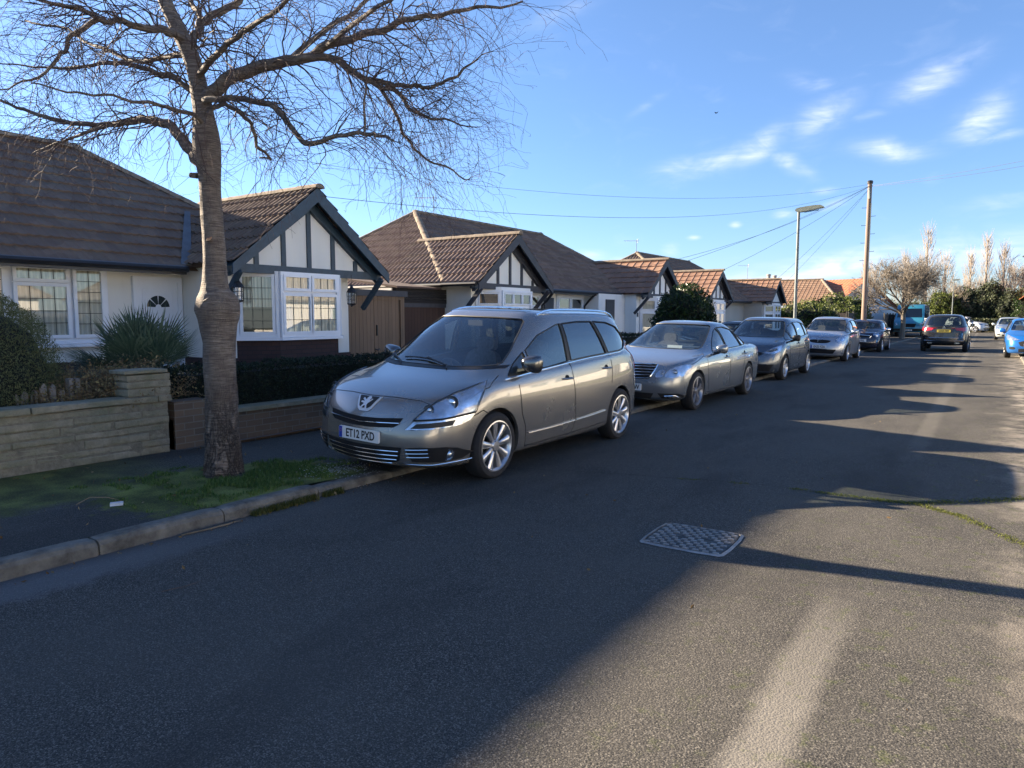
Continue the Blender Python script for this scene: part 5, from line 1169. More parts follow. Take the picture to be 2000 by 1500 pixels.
SAL['beads'] = [('window_trim', [(.70, .925), (.3, .945), (-.2, .965), (-.9, .985), (-1.45, 1.015)], 'side', M_CHROME, .007, .003, True)]
# --- hatchbacks
def hatch_front(txt, px, pz, grille_z, badge=True):
    def f(root, bvh, sheet):
        number_plate(root, txt, px, pz, 0, 1)
        if badge:
            h = bvh.ray_cast(Vector((4, 0, grille_z)), Vector((-1, 0, 0))); mb = MB()
            mb.tube([h[0]+Vector((.02, .055*a, .045*b)) for a, b in ((-.8, 1), (-1, -1), (-.8, 1), (-.55, 0), (.55, 0), (.8, 1), (1, -1))], .008, 5); mb.build('badge', M_CHROME, root)
    return f
HA = dict(xf=2.06, xr=-1.98, hw=.847, wf=1.265, wr=-1.265, wz=.31, sill=.18, tuck=.05, bump=.42, nose=(.03, .12), hood=(.82, 1.02), belt=(.955, 1.06), roof=1.53, gx=(1.16, -1.86), gt=(.28, -1.55), gz=1.10, rdeck=(-1.9, 1.02),
          tail=(.02, .05), tz=(.82, .95), rw=.60, arch=.345, Rt=.31, Rr=.225, spokes=5, wstyle='plain', paint=P_SLATE, sub=3,
          side_windows=[([(1.02, .985), (.86, 1.09), (.64, 1.21), (.60, 1.0)], 0), ([(.54, 1.0), (.57, 1.23), (.35, 1.33), (.02, 1.405), (-.03, 1.02)], 0), ([(-.09, 1.025), (-.05, 1.41), (-.6, 1.42), (-.80, 1.40), (-.95, 1.07)], 0), ([(-1.0, 1.075), (-.86, 1.39), (-1.15, 1.35), (-1.38, 1.16), (-1.3, 1.10)], 0)],
          windscreen=[(-.62, 1.035), (.62, 1.035), (.66, 1.08), (.54, 1.40), (.46, 1.44), (-.46, 1.44), (-.54, 1.40), (-.66, 1.08)], rearscreen=[(-.56, 1.13), (.56, 1.13), (.48, 1.40), (-.48, 1.40)], rcut=-.2,
          mirror=(.72, 1.03), mirmat=M_PLAS, seatx=.15, handles=[(.02, .88), (-.88, .92)], extra=hatch_front('BK20 NVX', 2.075, .46, .70))
HA['round'] = .40
HA['patches'] = [('grille', [(-.50, .70), (0, .66), (.50, .70), (.40, .62), (.30, .585), (-.30, .585), (-.40, .62)], 'front', M_DARK, .004, False, 0),
    ('headlight', [(1.98, .45, .67), (1.88, .62, .76), (1.75, .74, .82), (1.55, .82, .86), (1.60, .83, .77), (1.70, .80, .70), (1.85, .66, .655)], 38, M_REFL, .004, True, 0),
    ('headlight_mask', [(1.93, .52, .71), (1.85, .64, .76), (1.72, .74, .80), (1.72, .76, .745), (1.86, .64, .70)], 38, M_DARK, .010, True, 0),
    ('air_intake', [(-.68, .40), (.68, .40), (.60, .24), (-.60, .24)], 'front', M_DARK, .004, False, 0),
    ('tail_light', [(-1.70, 1.02), (-1.86, 1.00), (-1.90, .80), (-1.78, .80)], 'side', M_RED, .004, True, 0)]
HA['seams'] = door_seams(HA, .92, -.07, -.95, 1.0)+[([(0, .825), (.4, .84), (.6, .86)], 'front')]
def var(base, **k):
    d = dict(base); d.update(k); return d
HB = var(HA, xf=1.98, xr=-1.87, hw=.838, wf=1.225, wr=-1.225, hood=(.84, 1.0), paint=P_SILVERB, alloy=M_ALLOY, spokes=6, Rt=.30, arch=.335, wz=.30, sub=2, mirmat=P_SILVERB, extra=hatch_front('EX53 FZA', 1.995, .50, .70), gx=(1.14, -1.76), gt=(.26, -1.45), rdeck=(-1.8, 1.0))
HB['patches'] = [('grille', [(-.38, .74), (.38, .74), (.32, .655), (.18, .62), (-.18, .62), (-.32, .655)], 'front', M_DARK, .004, False, 1),
    ('headlight', [(1.85, .48, .68), (1.78, .56, .80), (1.65, .68, .88), (1.50, .78, .90), (1.58, .80, .76), (1.70, .72, .69)], 38, M_REFL, .004, True, 1),
    ('air_intake', [(-.55, .42), (.55, .42), (.45, .27), (-.45, .27)], 'front', M_DARK, .004, False, 0), ('tail_light', [(-1.62, 1.0), (-1.78, .98), (-1.80, .78), (-1.70, .78)], 'side', M_RED, .004, True, 0)]
MI = dict(HA, xf=1.86, xr=-1.80, hw=.84, wf=1.233, wr=-1.233, wz=.31, hood=(.80, .95), belt=(.92, .95), roof=1.41, gx=(.80, -1.68), gt=(.22, -1.42), gz=1.0, rdeck=(-1.72, .92), tz=(.80, .88), rw=.60, paint=P_NAVY, sub=2, alloy=M_ALLOY, spokes=8,
          side_windows=[([(.62, .965), (.40, 1.16), (.18, 1.27), (-.02, 1.285), (-.35, 1.29), (-.40, .98)], 0), ([(-.46, .98), (-.42, 1.29), (-1.05, 1.28), (-1.28, 1.20), (-1.35, 1.0)], 0)],
          windscreen=[(-.60, .98), (.60, .98), (.52, 1.29), (-.52, 1.29)], rearscreen=[(-.54, 1.04), (.54, 1.04), (.46, 1.27), (-.46, 1.27)], mirror=(.52, .98), mirmat=M_CHROME, seatx=-.1, handles=[(-.30, .84)], extra=None)
def mini_extra(root, bvh, sheet):
    number_plate(root, 'LR57 HKE', 1.885, .50, 0, 1, blue=False)
    line_on(bvh, [(-.42, .70), (0, .735), (.42, .70), (.36, .60), (0, .585), (-.36, .60), (-.42, .70)], 'front', .016, .008, 6).build('grille_frame', M_CHROME, root, True)
    for s_ in (1, -1):
        h = bvh.ray_cast(Vector((4, s_*.60, .76)), Vector((-1, 0, 0)))
        mb = MB(); mb.lathe([(.115, -.02), (.115, .02), (.095, .022), (.09, .008), (.05, .02), (.001, .03)], Matrix.Translation(h[0]) @ Matrix.Rotation(R(70), 4, 'Y') @ Matrix.Rotation(s_*R(-22), 4, 'X'), 20); mb.build('headlight', M_REFL, root, True)
MI['extra'] = mini_extra; MI['seams'] = door_seams(MI, .80, -.43, -1.2, .95)[:2]; MI['patches'] = [('grille', [(-.40, .695), (0, .73), (.40, .695), (.34, .60), (-.34, .60)], 'front', M_DARK, .004, False, 0), ('air_intake', [(-.5, .40), (.5, .40), (.42, .28), (-.42, .28)], 'front', M_DARK, .004, False, 0), ('tail_light', [(-1.60, .92), (-1.68, .92), (-1.70, .72), (-1.60, .72)], 'side', M_RED, .004, True, 0)]
FI = var(HA, xf=2.03, xr=-1.92, hw=.86, wf=1.245, wr=-1.245, hood=(.80, 1.0), roof=1.49, belt=(.94, 1.05), paint=P_BLUE, sub=2, mirmat=P_BLUE, spokes=5, extra=hatch_front('AV64 LHO', 2.045, .50, .80, False), gx=(1.05, -1.80), gt=(.20, -1.45),
         windscreen=[(-.62, 1.02), (.62, 1.02), (.66, 1.06), (.54, 1.36), (.46, 1.40), (-.46, 1.40), (-.54, 1.36), (-.66, 1.06)], side_windows=[([(.80, .98), (.55, 1.16), (.30, 1.29), (.0, 1.365), (-.05, 1.0)], 0), ([(-.11, 1.005), (-.07, 1.37), (-.6, 1.375), (-.84, 1.34), (-1.0, 1.05)], 0), ([(-1.06, 1.055), (-.92, 1.32), (-1.15, 1.26), (-1.3, 1.1)], 0)])
FI['patches'] = [('grille', [(-.46, .66), (.46, .66), (.34, .40), (-.34, .40)], 'front', M_DARK, .004, False, 1), ('headlight', [(1.95, .44, .68), (1.85, .58, .76), (1.70, .74, .83), (1.48, .82, .88), (1.58, .84, .77), (1.72, .80, .68), (1.85, .62, .655)], 38, M_REFL, .004, True, 0),
    ('fog_lamp_recess', [(.52, .42), (.70, .44), (.70, .33), (.52, .33)], 'front', M_DARK, .004, True, 1), ('air_intake', [(-.42, .36), (.42, .36), (.42, .24), (-.42, .24)], 'front', M_DARK, .004, False, 0), ('tail_light', [(-1.66, 1.0), (-1.82, .98), (-1.84, .80), (-1.72, .80)], 'side', M_RED, .004, True, 0)]
def suv_extra(root, bvh, sheet):
    number_plate(root, 'GX69 FMY', -2.28, .93, 0, -1, True, blue=False)
    for z, w in ((.62, .56), (.50, .74)): line_on(bvh, [(-w, z), (0, z), (w, z)], 'rear', .020, .012, 6).build('chrome_strip', M_CHROME, root, True)
    for s_ in (1, -1):
        mb = MB(); mb.prism(smooth_poly([(-.10, -.03), (.10, -.03), (.10, .03), (-.10, .03)], 1), Matrix.Translation((-2.16, s_*.52, .40)) @ Matrix.Rotation(R(-90), 4, 'Y') @ Matrix.Rotation(R(90), 4, 'Z'), -.02, .10); mb.build('exhaust_pipe', M_CHROME, root, True)
    h = bvh.ray_cast(Vector((-4, 0, 1.08)), Vector((1, 0, 0))); mb = MB()
    for a in (90, 210, 330):
        d = Vector((0, math.cos(R(a)), math.sin(R(a)))); e = Vector((0, -d.z, d.y)); c = h[0]+Vector((-.01, 0, 0)); mb.face([c, c+d*.04+e*.022, c+d*.08, c+d*.04-e*.022])
    mb.build('badge', M_CHROME, root)
SU = var(HA, xf=2.25, xr=-2.20, hw=.92, wf=1.335, wr=-1.335, wz=.36, sill=.30, bump=.55, hood=(.95, 1.12), belt=(1.06, 1.17), roof=1.66, gx=(1.10, -2.12), gt=(.25, -1.80), gz=1.20, rdeck=(-2.15, 1.12), tz=(.90, 1.05), rw=.66, arch=.395, Rt=.355, Rr=.24, paint=P_BLACK, sub=2,
         side_windows=[([(.85, 1.10), (.6, 1.28), (.3, 1.43), (.0, 1.52), (-.05, 1.13)], 0), ([(-.11, 1.135), (-.07, 1.53), (-.7, 1.54), (-.95, 1.52), (-1.05, 1.18)], 0), ([(-1.12, 1.185), (-1.02, 1.51), (-1.4, 1.46), (-1.62, 1.25)], 0, M_PRIV)], windscreen=[(-.66, 1.15), (.66, 1.15), (.56, 1.56), (-.56, 1.56)],
         rearscreen=[(-.66, 1.13), (.66, 1.13), (.64, 1.25), (.54, 1.52), (.44, 1.55), (-.44, 1.55), (-.54, 1.52), (-.64, 1.25)], rglass=M_PRIV, rcut=-.25, mirror=(.75, 1.16), mirmat=P_BLACK, seatz=.15, handles=[(.02, .98), (-.95, 1.02)], extra=suv_extra)
SU['patches'] = [('tail_light', [(.52, 1.0), (.70, 1.04), (.86, 1.10), (.90, 1.06), (.88, .96), (.76, .92), (.52, .95)], 'rear', M_RED, .010, True, 0), ('tail_light_side', [(-1.85, 1.10), (-2.12, 1.06), (-2.16, .96), (-1.98, .95)], 'side', M_RED, .008, True, 0),
    ('tailgate_recess', [(-.34, 1.02), (.34, 1.02), (.30, .84), (-.30, .84)], 'rear', M_PLAS, .003, False, 0), ('lower_bumper', [(-.78, .47), (.78, .47), (.66, .33), (-.66, .33)], 'rear', M_PLAS, .004, False, 0), ('grille', [(-.4, .85), (.4, .85), (.3, .6), (-.3, .6)], 'front', M_DARK, .004, False, 0)]
SU['seams'] = door_seams(SU, .98, -.09, -1.08, 1.1)+[([(-.70, 1.1), (-.72, .80), (-.66, .64), (0, .63), (.66, .64)], 'rear')]
make_car(SAL, 'parked_car', 'grey four-door saloon with chrome grille parked behind the champagne people carrier', 'car', (-5.02, 13.0, .02), R(-90.4), R(-1.6), KERB)
make_car(HA, 'parked_car', 'dark slate hatchback with black mirrors parked between the grey saloon and the silver hatchback', 'car', (-5.13, 19.55, .02), R(-90), R(-1.6), KERB)
make_car(HB, 'parked_car', 'silver-blue hatchback with large round-edged headlights, fourth in the parked row', 'car', (-5.12, 28.35, .02), R(-90), R(-1.6), KERB)
make_car(MI, 'parked_car', 'small navy car with round headlights and chrome mirrors parked before the van', 'car', (-4.98, 36.2, .02), R(-90), R(-1), KERB)
make_car(SU, 'moving_car', 'black sport utility car driving away in the road with one red tail light lit', 'car', (-1.95, 38.75, 0), R(90))
make_car(FI, 'parked_car', 'bright blue hatchback facing the camera, half on the right verge', 'car', (1.10, 34.2, .02), R(-90), R(1), 'cars parked on the right side')
FJ = var(FI, paint=P_ICE, mirmat=P_ICE, sub=2, extra=hatch_front('LD08 TBU', 2.045, .50, .80, False))
make_car(FJ, 'parked_car', 'pale silver hatchback just beyond the bright blue one', 'car', (.68, 58.8, .02), R(-90), 0, 'cars parked on the right side')
DV = var(MI, paint=P_BLACK, mirmat=P_BLACK)
make_car(DV, 'parked_car', 'dark garden-parked car, a sliver of roof between the grey saloon and slate hatchback', 'car', (-8.35, 27.6, -.02), R(-90))
DW = var(HB, paint=P_WHITE, mirmat=P_WHITE, extra=hatch_front('HN16 ZFD', 1.995, .50, .70))
make_car(DW, 'parked_car', 'tiny distant white car standing across the end of the road before the dark hedge', 'car', (-2.6, 84, .02), R(-25))
# --- van
def make_van(loc, rz):
    root = empty('parked_van', loc, (0, 0, rz), label='teal blue panel van with dark windscreen and black bumper, parked behind the bare kerb tree', cat='van')
    P_TEAL = paint('teal_van_paint', (.03, .20, .30), .2, .3)
    mb = MB(); hw = .97
    prof = [(-2.9, .45), (-2.9, 2.28), (-2.75, 2.40), (1.15, 2.42), (1.45, 2.32), (2.05, 1.42), (2.55, 1.20), (2.72, 1.02), (2.76, .60), (2.74, .36), (2.4, .32), (-2.7, .34)]
    secs = [(-hw, .93), (-hw+.06, 1), (hw-.06, 1), (hw, .93)]
    bm = bmesh.new(); rows = []
    for y, sc in ((-hw, 0), (-hw+.03, .6), (-hw+.12, 1), (0, 1), (hw-.12, 1), (hw-.03, .6), (hw, 0)):
        rows.append([bm.verts.new((x-(1-sc)*.05*(1 if x > 1 else 0), y*(1-.07*max(0, z-1.2)) if abs(y) > .1 else y, z-(1-sc)*.05*(1 if z > 2 else 0))) for x, z in smooth_poly(prof, 1)])
    n = len(rows[0])
    for a, b in zip(rows, rows[1:]):
        for i in range(n): bm.faces.new((a[i], a[(i+1) % n], b[(i+1) % n], b[i]))
    bm.faces.new(rows[0][::-1]); bm.faces.new(rows[-1]); bmesh.ops.recalc_face_normals(bm, faces=bm.faces)
    me = bpy.data.meshes.new('body'); bm.to_mesh(me); bm.free()
    bvh = BVHTree.FromPolygons([v.co[:] for v in me.vertices], [p.vertices[:] for p in me.polygons])
    me = boolean(me, [arch_cutter(x, s*hw, .40, .36) for x in (1.75, -1.85) for s in (1, -1)])
    me.polygons.foreach_set('use_smooth', [True]*len(me.polygons)); me.set_sharp_from_angle(angle=R(30))
    for x in me.polygons: x.material_index = 0
    mesh_obj('body', me, [P_TEAL], root)
    def sheet(nm, poly, view, m, off, mir=False, depth=.01):
        p = patch(bvh, poly, view, off, .15, depth); mesh_obj(nm, p, m, root)
        if mir: mesh_obj(nm, mirror_mesh(p), m, root)
    sheet('windscreen', [(-.82, 1.44), (.82, 1.44), (.74, 2.10), (-.74, 2.10)], 'front', M_PRIV, .006)
    sheet('side_window', [(1.0, 1.42), (1.80, 1.42), (1.35, 2.02), (1.0, 2.05)], 'side', M_PRIV, .006, True)
    sheet('grille', [(-.5, .98), (.5, .98), (.42, .72), (-.42, .72)], 'front', M_DARK, .01)
    sheet('front_bumper', [(-.95, .62), (.95, .62), (.93, .36), (-.93, .36)], 'front', M_PLAS, .03)
    sheet('headlight', [(2.6, .60, .88), (2.45, .70, 1.10), (2.3, .90, 1.18), (2.4, .95, .95), (2.5, .85, .86)], 35, M_REFL, .008, True)
    number_plate(root, 'FE18 UVB', 2.80, .50, 0, 1, blue=False)
    T, Q = wheel_parts(.34, .22, .22, 6, 'plain', M_ALLOYG); tm = T.build('tyre', M_TYRE, None, True); qm = Q.build('rim', [M_ALLOYG, M_DARK], None, True); f = True
    for wx in (1.75, -1.85):
        for s in (1, -1):
            w = empty('wheel', (wx, s*.84, .34)); w.parent = root
            if s < 0: w.rotation_euler = (0, 0, math.pi)
            a, b = (tm, qm) if f else (tm.copy(), qm.copy())
            if not f: COL.objects.link(a); COL.objects.link(b)
            f = False; a.parent = w; b.parent = w
    for s in (1, -1):
        mb = MB(); mb.box(1.55, 1.68, s*1.02-.06, s*1.02+.10*s, 1.38, 1.68); mb.build('wing_mirror', M_PLAS, root)
make_van((-5.45, 62.5, .05), R(-90))
# ------------------------------------------------------------------ plants
def leafmat(name, a, b, c, rough=.6, trans=.25):
    t = NT(name); geo = t.n.new('ShaderNodeNewGeometry'); r = t.ramp(geo.outputs['Random Per Island'], [(0, a), (.55, b), (1, c)]); n = t.noise(1.6, 4)
    t.set(Base_Color=t.mix(t.math('MULTIPLY', n, .5), r, a), Roughness=rough, Specular_IOR_Level=.35)
    if trans:
        tr = t.n.new('ShaderNodeBsdfTranslucent'); t.l.new(r, tr.inputs[0]); m = t.n.new('ShaderNodeMixShader'); m.inputs[0].default_value = trans; t.l.new(t.b.outputs[0], m.inputs[1]); t.l.new(tr.outputs[0], m.inputs[2]); t.l.new(m.outputs[0], t.o.inputs[0])
    return t.mat
def leaves(pts, size, aspect=.5, up=None, rnd=random, fold=True, spread=1.0):
    mb = MB()
    for p in pts:
        d = Vector((rnd.gauss(0, 1), rnd.gauss(0, 1), rnd.gauss(0, 1)))
        if up is not None: d = d*spread+Vector(up)
        d.normalize(); s = d.orthogonal().normalized(); s.rotate(Matrix.Rotation(rnd.uniform(0, 6.28), 3, d)); l = size*rnd.uniform(.6, 1.3); w = l*aspect; n = d.cross(s)
        p = Vector(p); b = len(mb.v); mb.v += [tuple(p), tuple(p+d*l*.5+s*w*.5+n*w*.15), tuple(p+d*l), tuple(p+d*l*.5-s*w*.5+n*w*.15)]; mb.f.append((b, b+1, b+2, b+3)); mb.m.append(0)
    return mb
def shell_pts(fn, n, rnd): return [fn(rnd) for _ in range(n)]
L_HEDGE = leafmat('dark_hedge_leaves', (.008, .014, .008), (.016, .028, .014), (.035, .055, .022)); L_LAUREL = leafmat('glossy_dark_leaves', (.010, .022, .008), (.022, .045, .012), (.06, .10, .025), .35)
L_CONI = leafmat('olive_conifer_sprays', (.075, .09, .036), (.125, .14, .058), (.19, .205, .09), .8, .15); L_PALM = leafmat('grey_green_palm_leaflets', (.06, .095, .06), (.10, .15, .085), (.17, .21, .13), .5)
L_SCRUB = leafmat('brown_olive_scrub', (.13, .085, .05), (.22, .165, .085), (.36, .31, .14), .8); L_SUNNY = leafmat('yellow_green_leaves', (.05, .075, .015), (.10, .13, .025), (.20, .22, .05)); L_EVER = leafmat('dark_evergreen_leaves', (.03, .042, .022), (.065, .08, .04), (.13, .15, .07))
M_TWIG = simple('twig_bark', (.075, .055, .045), .8, var=.35, scale=3); M_DEAD = simple('dry_stems', (.20, .15, .09), .9, var=.4, scale=5)
def hedge(x0, x1, y0, y1, z0, z1, label, n=9000, size=.045, mat=L_HEDGE, seed=1, wob=.06):
    rnd = random.Random(seed); P = []
    for _ in range(n):
        f = rnd.random(); u, v, w = rnd.random(), rnd.random(), rnd.random(); d = abs(rnd.gauss(0, .03))
        if f < .40: p = Vector((x1-d, y0+u*(y1-y0), z0+v*(z1-z0)))
        elif f < .70: p = Vector((x0+u*(x1-x0), y0+v*(y1-y0), z1-d))
        elif f < .82: p = Vector((x0+u*(x1-x0), y0+d, z0+v*(z1-z0)))
        else: p = Vector((x0+u*(x1-x0), y0+v*(y1-y0), z0+w*(z1-z0)))
        q = noise.noise(p*2.3)*wob+noise.noise(p*7)*wob*.5; p += Vector((q, 0, q)); P.append(p)
    r = empty('hedge', (0, 0, 0), label=label, cat='hedge'); leaves(P, size, .55, rnd=rnd).build('foliage', mat, r)
    mb = MB(); mb.box(x0+.09, x1-.10, y0+.1, y1-.1, z0, z1-.10); mb.build('hedge_core', M_LEAFSHADE, r); return r
M_LEAFSHADE = simple('inner_foliage_shade', (.010, .013, .007), .95, var=.5, scale=12)  # near-black core colour painted as the shade inside hedges and bushes
def bush(c, rad, n, size, mat, label, cat='bush', seed=1, lump=.25, aspect=.5, core=True, up=None, power=2.0, name='bush', group=None, zmin=0):
    rnd = random.Random(seed); c = Vector(c); P = []
    while len(P) < n:
        d = Vector((rnd.gauss(0, 1), rnd.gauss(0, 1), rnd.gauss(0, 1))).normalized(); k = 1+lump*noise.noise(d*2.2+Vector((seed, 0, 0)))+lump*.5*noise.noise(d*6+Vector((seed, 3, 0)))
        r = 1-abs(rnd.gauss(0, .10)) if rnd.random() < .8 else rnd.random()**.5
        p = c+Vector((d.x*rad[0], d.y*rad[1], d.z*rad[2]))*k*r
        if p.z > zmin: P.append(p)
    b = empty(name, (c.x, c.y, 0), label=label, cat=cat, group=group); mb = leaves(P, size, aspect, up, rnd); mb.v = [(x-c.x, y-c.y, z) for x, y, z in mb.v]; mb.build('foliage', mat, b)
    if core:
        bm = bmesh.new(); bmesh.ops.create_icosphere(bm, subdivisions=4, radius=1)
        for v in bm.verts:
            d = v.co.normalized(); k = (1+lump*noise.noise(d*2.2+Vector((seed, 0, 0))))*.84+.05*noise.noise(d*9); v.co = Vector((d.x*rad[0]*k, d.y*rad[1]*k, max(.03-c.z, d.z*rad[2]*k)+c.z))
        me = bpy.data.meshes.new('inner_foliage'); bm.to_mesh(me); bm.free(); mesh_obj('inner_foliage', me, M_LEAFSHADE, b)
    return b
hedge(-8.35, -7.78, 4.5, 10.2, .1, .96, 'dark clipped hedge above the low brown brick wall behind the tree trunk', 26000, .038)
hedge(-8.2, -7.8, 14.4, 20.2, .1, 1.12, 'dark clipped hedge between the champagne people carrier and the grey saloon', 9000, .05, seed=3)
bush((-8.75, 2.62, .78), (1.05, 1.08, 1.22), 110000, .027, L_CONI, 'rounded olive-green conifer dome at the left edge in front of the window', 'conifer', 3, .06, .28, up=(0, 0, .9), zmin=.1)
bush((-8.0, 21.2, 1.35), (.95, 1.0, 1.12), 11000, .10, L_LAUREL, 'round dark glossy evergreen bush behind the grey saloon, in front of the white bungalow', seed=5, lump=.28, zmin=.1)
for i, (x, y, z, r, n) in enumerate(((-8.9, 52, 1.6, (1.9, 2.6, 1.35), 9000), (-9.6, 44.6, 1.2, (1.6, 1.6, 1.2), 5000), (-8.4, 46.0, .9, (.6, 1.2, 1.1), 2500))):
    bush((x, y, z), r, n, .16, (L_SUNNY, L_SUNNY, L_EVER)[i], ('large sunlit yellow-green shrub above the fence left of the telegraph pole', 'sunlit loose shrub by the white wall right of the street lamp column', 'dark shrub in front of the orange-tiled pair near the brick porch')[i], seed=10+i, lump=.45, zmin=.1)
# brown scrub behind the stone wall
def scrub():
    rnd = random.Random(8); r = empty('shrub', (0, 0, 0), label='tangled brown and olive shrub between the conifer dome and the stone pier', cat='shrub'); mb = MB(); P = []
    for _ in range(330):
        y = rnd.uniform(3.05, 4.5); h = .18+.42*max(0, min(1, (y-2.9)/.9))*rnd.uniform(.7, 1.1); x = rnd.uniform(-8.5, -7.75); p = Vector((x, y, .5)); d = Vector((rnd.gauss(0, .35), rnd.gauss(0, .35), 1)).normalized(); pts = [p]
        for k in range(7):
            p = p+d*h/7; d = (d+Vector((rnd.gauss(0, .28), rnd.gauss(0, .28), -.10))).normalized(); pts.append(p)
            if k > 1:
                for _q in range(9): P.append(p+Vector((rnd.gauss(0, .05), rnd.gauss(0, .05), rnd.gauss(0, .04))))
        mb.tube(pts, [.006, .005, .004, .004, .003, .003, .002, .001], 3)
    mb.build('stem', M_DEAD, r); leaves(P, .035, .45, rnd=rnd).build('foliage', L_SCRUB, r)
    mb = MB(); mb.box(-8.45, -7.85, 3.25, 4.45, .1, .55); mb.build('inner_foliage', M_LEAFSHADE, r)
scrub()
def palm():
    rnd = random.Random(4); c = Vector((-9.25, 4.95, .55)); r = empty('fan_palm', c, label='spiky grey-green fan palm in front of the white front door', cat='palm'); mb = MB(); st = MB()
    for i in range(60):
        a = rnd.uniform(0, 6.283); e = R(rnd.uniform(5, 85)); d = Vector((math.cos(a)*math.cos(e), math.sin(a)*math.cos(e), math.sin(e))); L = rnd.uniform(.45, .72); tip = d*L; s = d.cross(Vector((0, 0, 1))).normalized() if abs(d.z) < .99 else Vector((1, 0, 0)); n = s.cross(d)
        st.tube([(0, 0, 0), tip*.5+Vector((0, 0, .03)), tip], .008, 4)
        for k in range(20):
            t = (k-9.5)/9.5*R(72); q = (d*math.cos(t)+s*math.sin(t)+n*.12).normalized(); l = .60*rnd.uniform(.85, 1.05)*(1-.25*abs(k-9.5)/9.5); w = .013; x = q.cross(n).normalized()*w; m = tip+q*l*.55; en = tip+q*l+Vector((0, 0, -.03))
            b = len(mb.v); mb.v += [tuple(tip), tuple(m+x+n*.004), tuple(en), tuple(m-x+n*.004)]; mb.f.append((b, b+1, b+2, b+3)); mb.m.append(0)
    mb.build('fan_leaves', L_PALM, r); st.build('leaf_stalk', L_PALM, r); t_ = MB(); t_.lathe([(.16, -.45), (.14, -.1), (.10, .1), (.001, .15)], Matrix(), 10); t_.build('trunk', M_DEAD, r)
palm()
# ------------------------------------------------------------------ grass, moss tufts, litter
L_GRASS = leafmat('bright_verge_grass', (.05, .095, .018), (.09, .155, .03), (.17, .24, .07), .6)
def grass(name, region, n, h, label, seed=1, mat=L_GRASS, w=.0035, z=.1):
    rnd = random.Random(seed); mb = MB(); k = 0
    while k < n:
        p = region(rnd)
        if p is None: continue
        a = rnd.uniform(0, 6.283); l = h*rnd.uniform(.4, 1.25); b = Vector((math.cos(a), math.sin(a), 0)); s = Vector((-b.y, b.x, 0))*w; q = Vector((p[0], p[1], z if len(p) < 3 else p[2])); ln = rnd.uniform(.1, .8)*l
        mb.v += [tuple(q-s), tuple(q+s), tuple(q+s*.7+b*ln*.4+Vector((0, 0, l*.6))), tuple(q-s*.7+b*ln*.4+Vector((0, 0, l*.6))), tuple(q+b*ln+Vector((0, 0, l)))]
        c = len(mb.v)-5; mb.f += [(c, c+1, c+2, c+3), (c+3, c+2, c+4)]; mb.m += [0, 0]; k += 1
    return mb.build(name, mat, kind='stuff', label=label, cat='grass')
def tree_grass(rnd):
    x = rnd.uniform(-6.3, -4.96); y = rnd.uniform(3.0, 5.2); d = ((x+5.45)/.75)**2+((y-4.1)/.95)**2; m = noise.noise(Vector((x*3, y*3, 2)))
    return (x, y) if d+m*.9 < .62 and m > -.25 else None
grass('verge_grass', tree_grass, 5200, .036, 'short bright green grass round the foot of the kerb tree')
grass('verge_grass', lambda r: (lambda x, y: (x, y) if noise.noise(Vector((x*5, y*5, 7))) > .12 else None)(r.uniform(-6.5, -4.96), r.uniform(2.75, 4.0)), 2500, .025, 'sparse low tufts on the mossy pavement before the tree', 2)
def kerbside(r):
    y = r.uniform(3.35, 4.35); return (-4.79+abs(r.gauss(0, .03)), y, .0) if noise.noise(Vector((0, y*3.3, 7))) > -.15 else None
grass('gutter_weeds', kerbside, 1500, .05, 'weeds growing in the gutter along the kerb in front of the tree', 3, leafmat('gutter_weed_leaves', (.05, .06, .012), (.09, .10, .02), (.16, .15, .05)))
grass('right_verge_grass', lambda r: (r.uniform(.95, 2.25), r.uniform(14, 60), .07), 14000, .06, 'rough grass on the right verge below the bright blue car', 4, L_SUNNY, .006)
M_PETAL = simple('fallen_petals', (.55, .56, .55), .8, var=.2, scale=50); rnd = random.Random(2); mb = MB()
for _ in range(420):
    x = -5.0+rnd.gauss(0, .16)-.15; y = 4.62+rnd.gauss(0, .20)
    if x > -4.95 and y < 4.3: x -= .2
    a = rnd.uniform(0, 3.14); s = rnd.uniform(.004, .011); z = foot_z(x, y)+.012+rnd.uniform(0, .03) if x < -4.94 else .006+(foot_z(x, y) if x < -4.8 else 0); c, d = math.cos(a)*s, math.sin(a)*s; mb.face([(x-c, y-d, z), (x+d, y-c, z+.003), (x+c, y+d, z), (x-d, y+c, z+.002)])
mb.build('fallen_petals', M_PETAL, kind='stuff', label='scattered white petals on the grass by the bumper of the champagne car', cat='petals')
L_MOSSY = leafmat('crack_moss_tufts', (.07, .085, .015), (.14, .16, .03), (.24, .25, .07), .9); rnd = random.Random(31); P = []
for line, n, w in ((CR[2:], 5200, .022), ([(-.48, 6.74), (-.1, 7.08), (.27, 7.45), (.72, 7.8)], 2400, .03)):
    for _ in range(n):
        k = rnd.randrange(len(line)-1); t_ = rnd.random(); x = line[k][0]+(line[k+1][0]-line[k][0])*t_; y = line[k][1]+(line[k+1][1]-line[k][1])*t_
        m = noise.noise(Vector((x*4, y*4, 3))); d_ = min(1, max(0, (x+3.4)/2.6))
        if m > -.05+.45*(1-d_)-.25*d_: P.append((x+rnd.gauss(0, w)*(.3+d_), y+noise.noise(Vector((x*3, 0, 1)))*.03+rnd.gauss(0, w)*(.3+d_), .004))
leaves(P, .010, .6, up=(0, 0, .4), rnd=rnd).build('crack_moss', L_MOSSY, kind='stuff', label='yellow-green moss growing along the crack across the road', cat='moss')
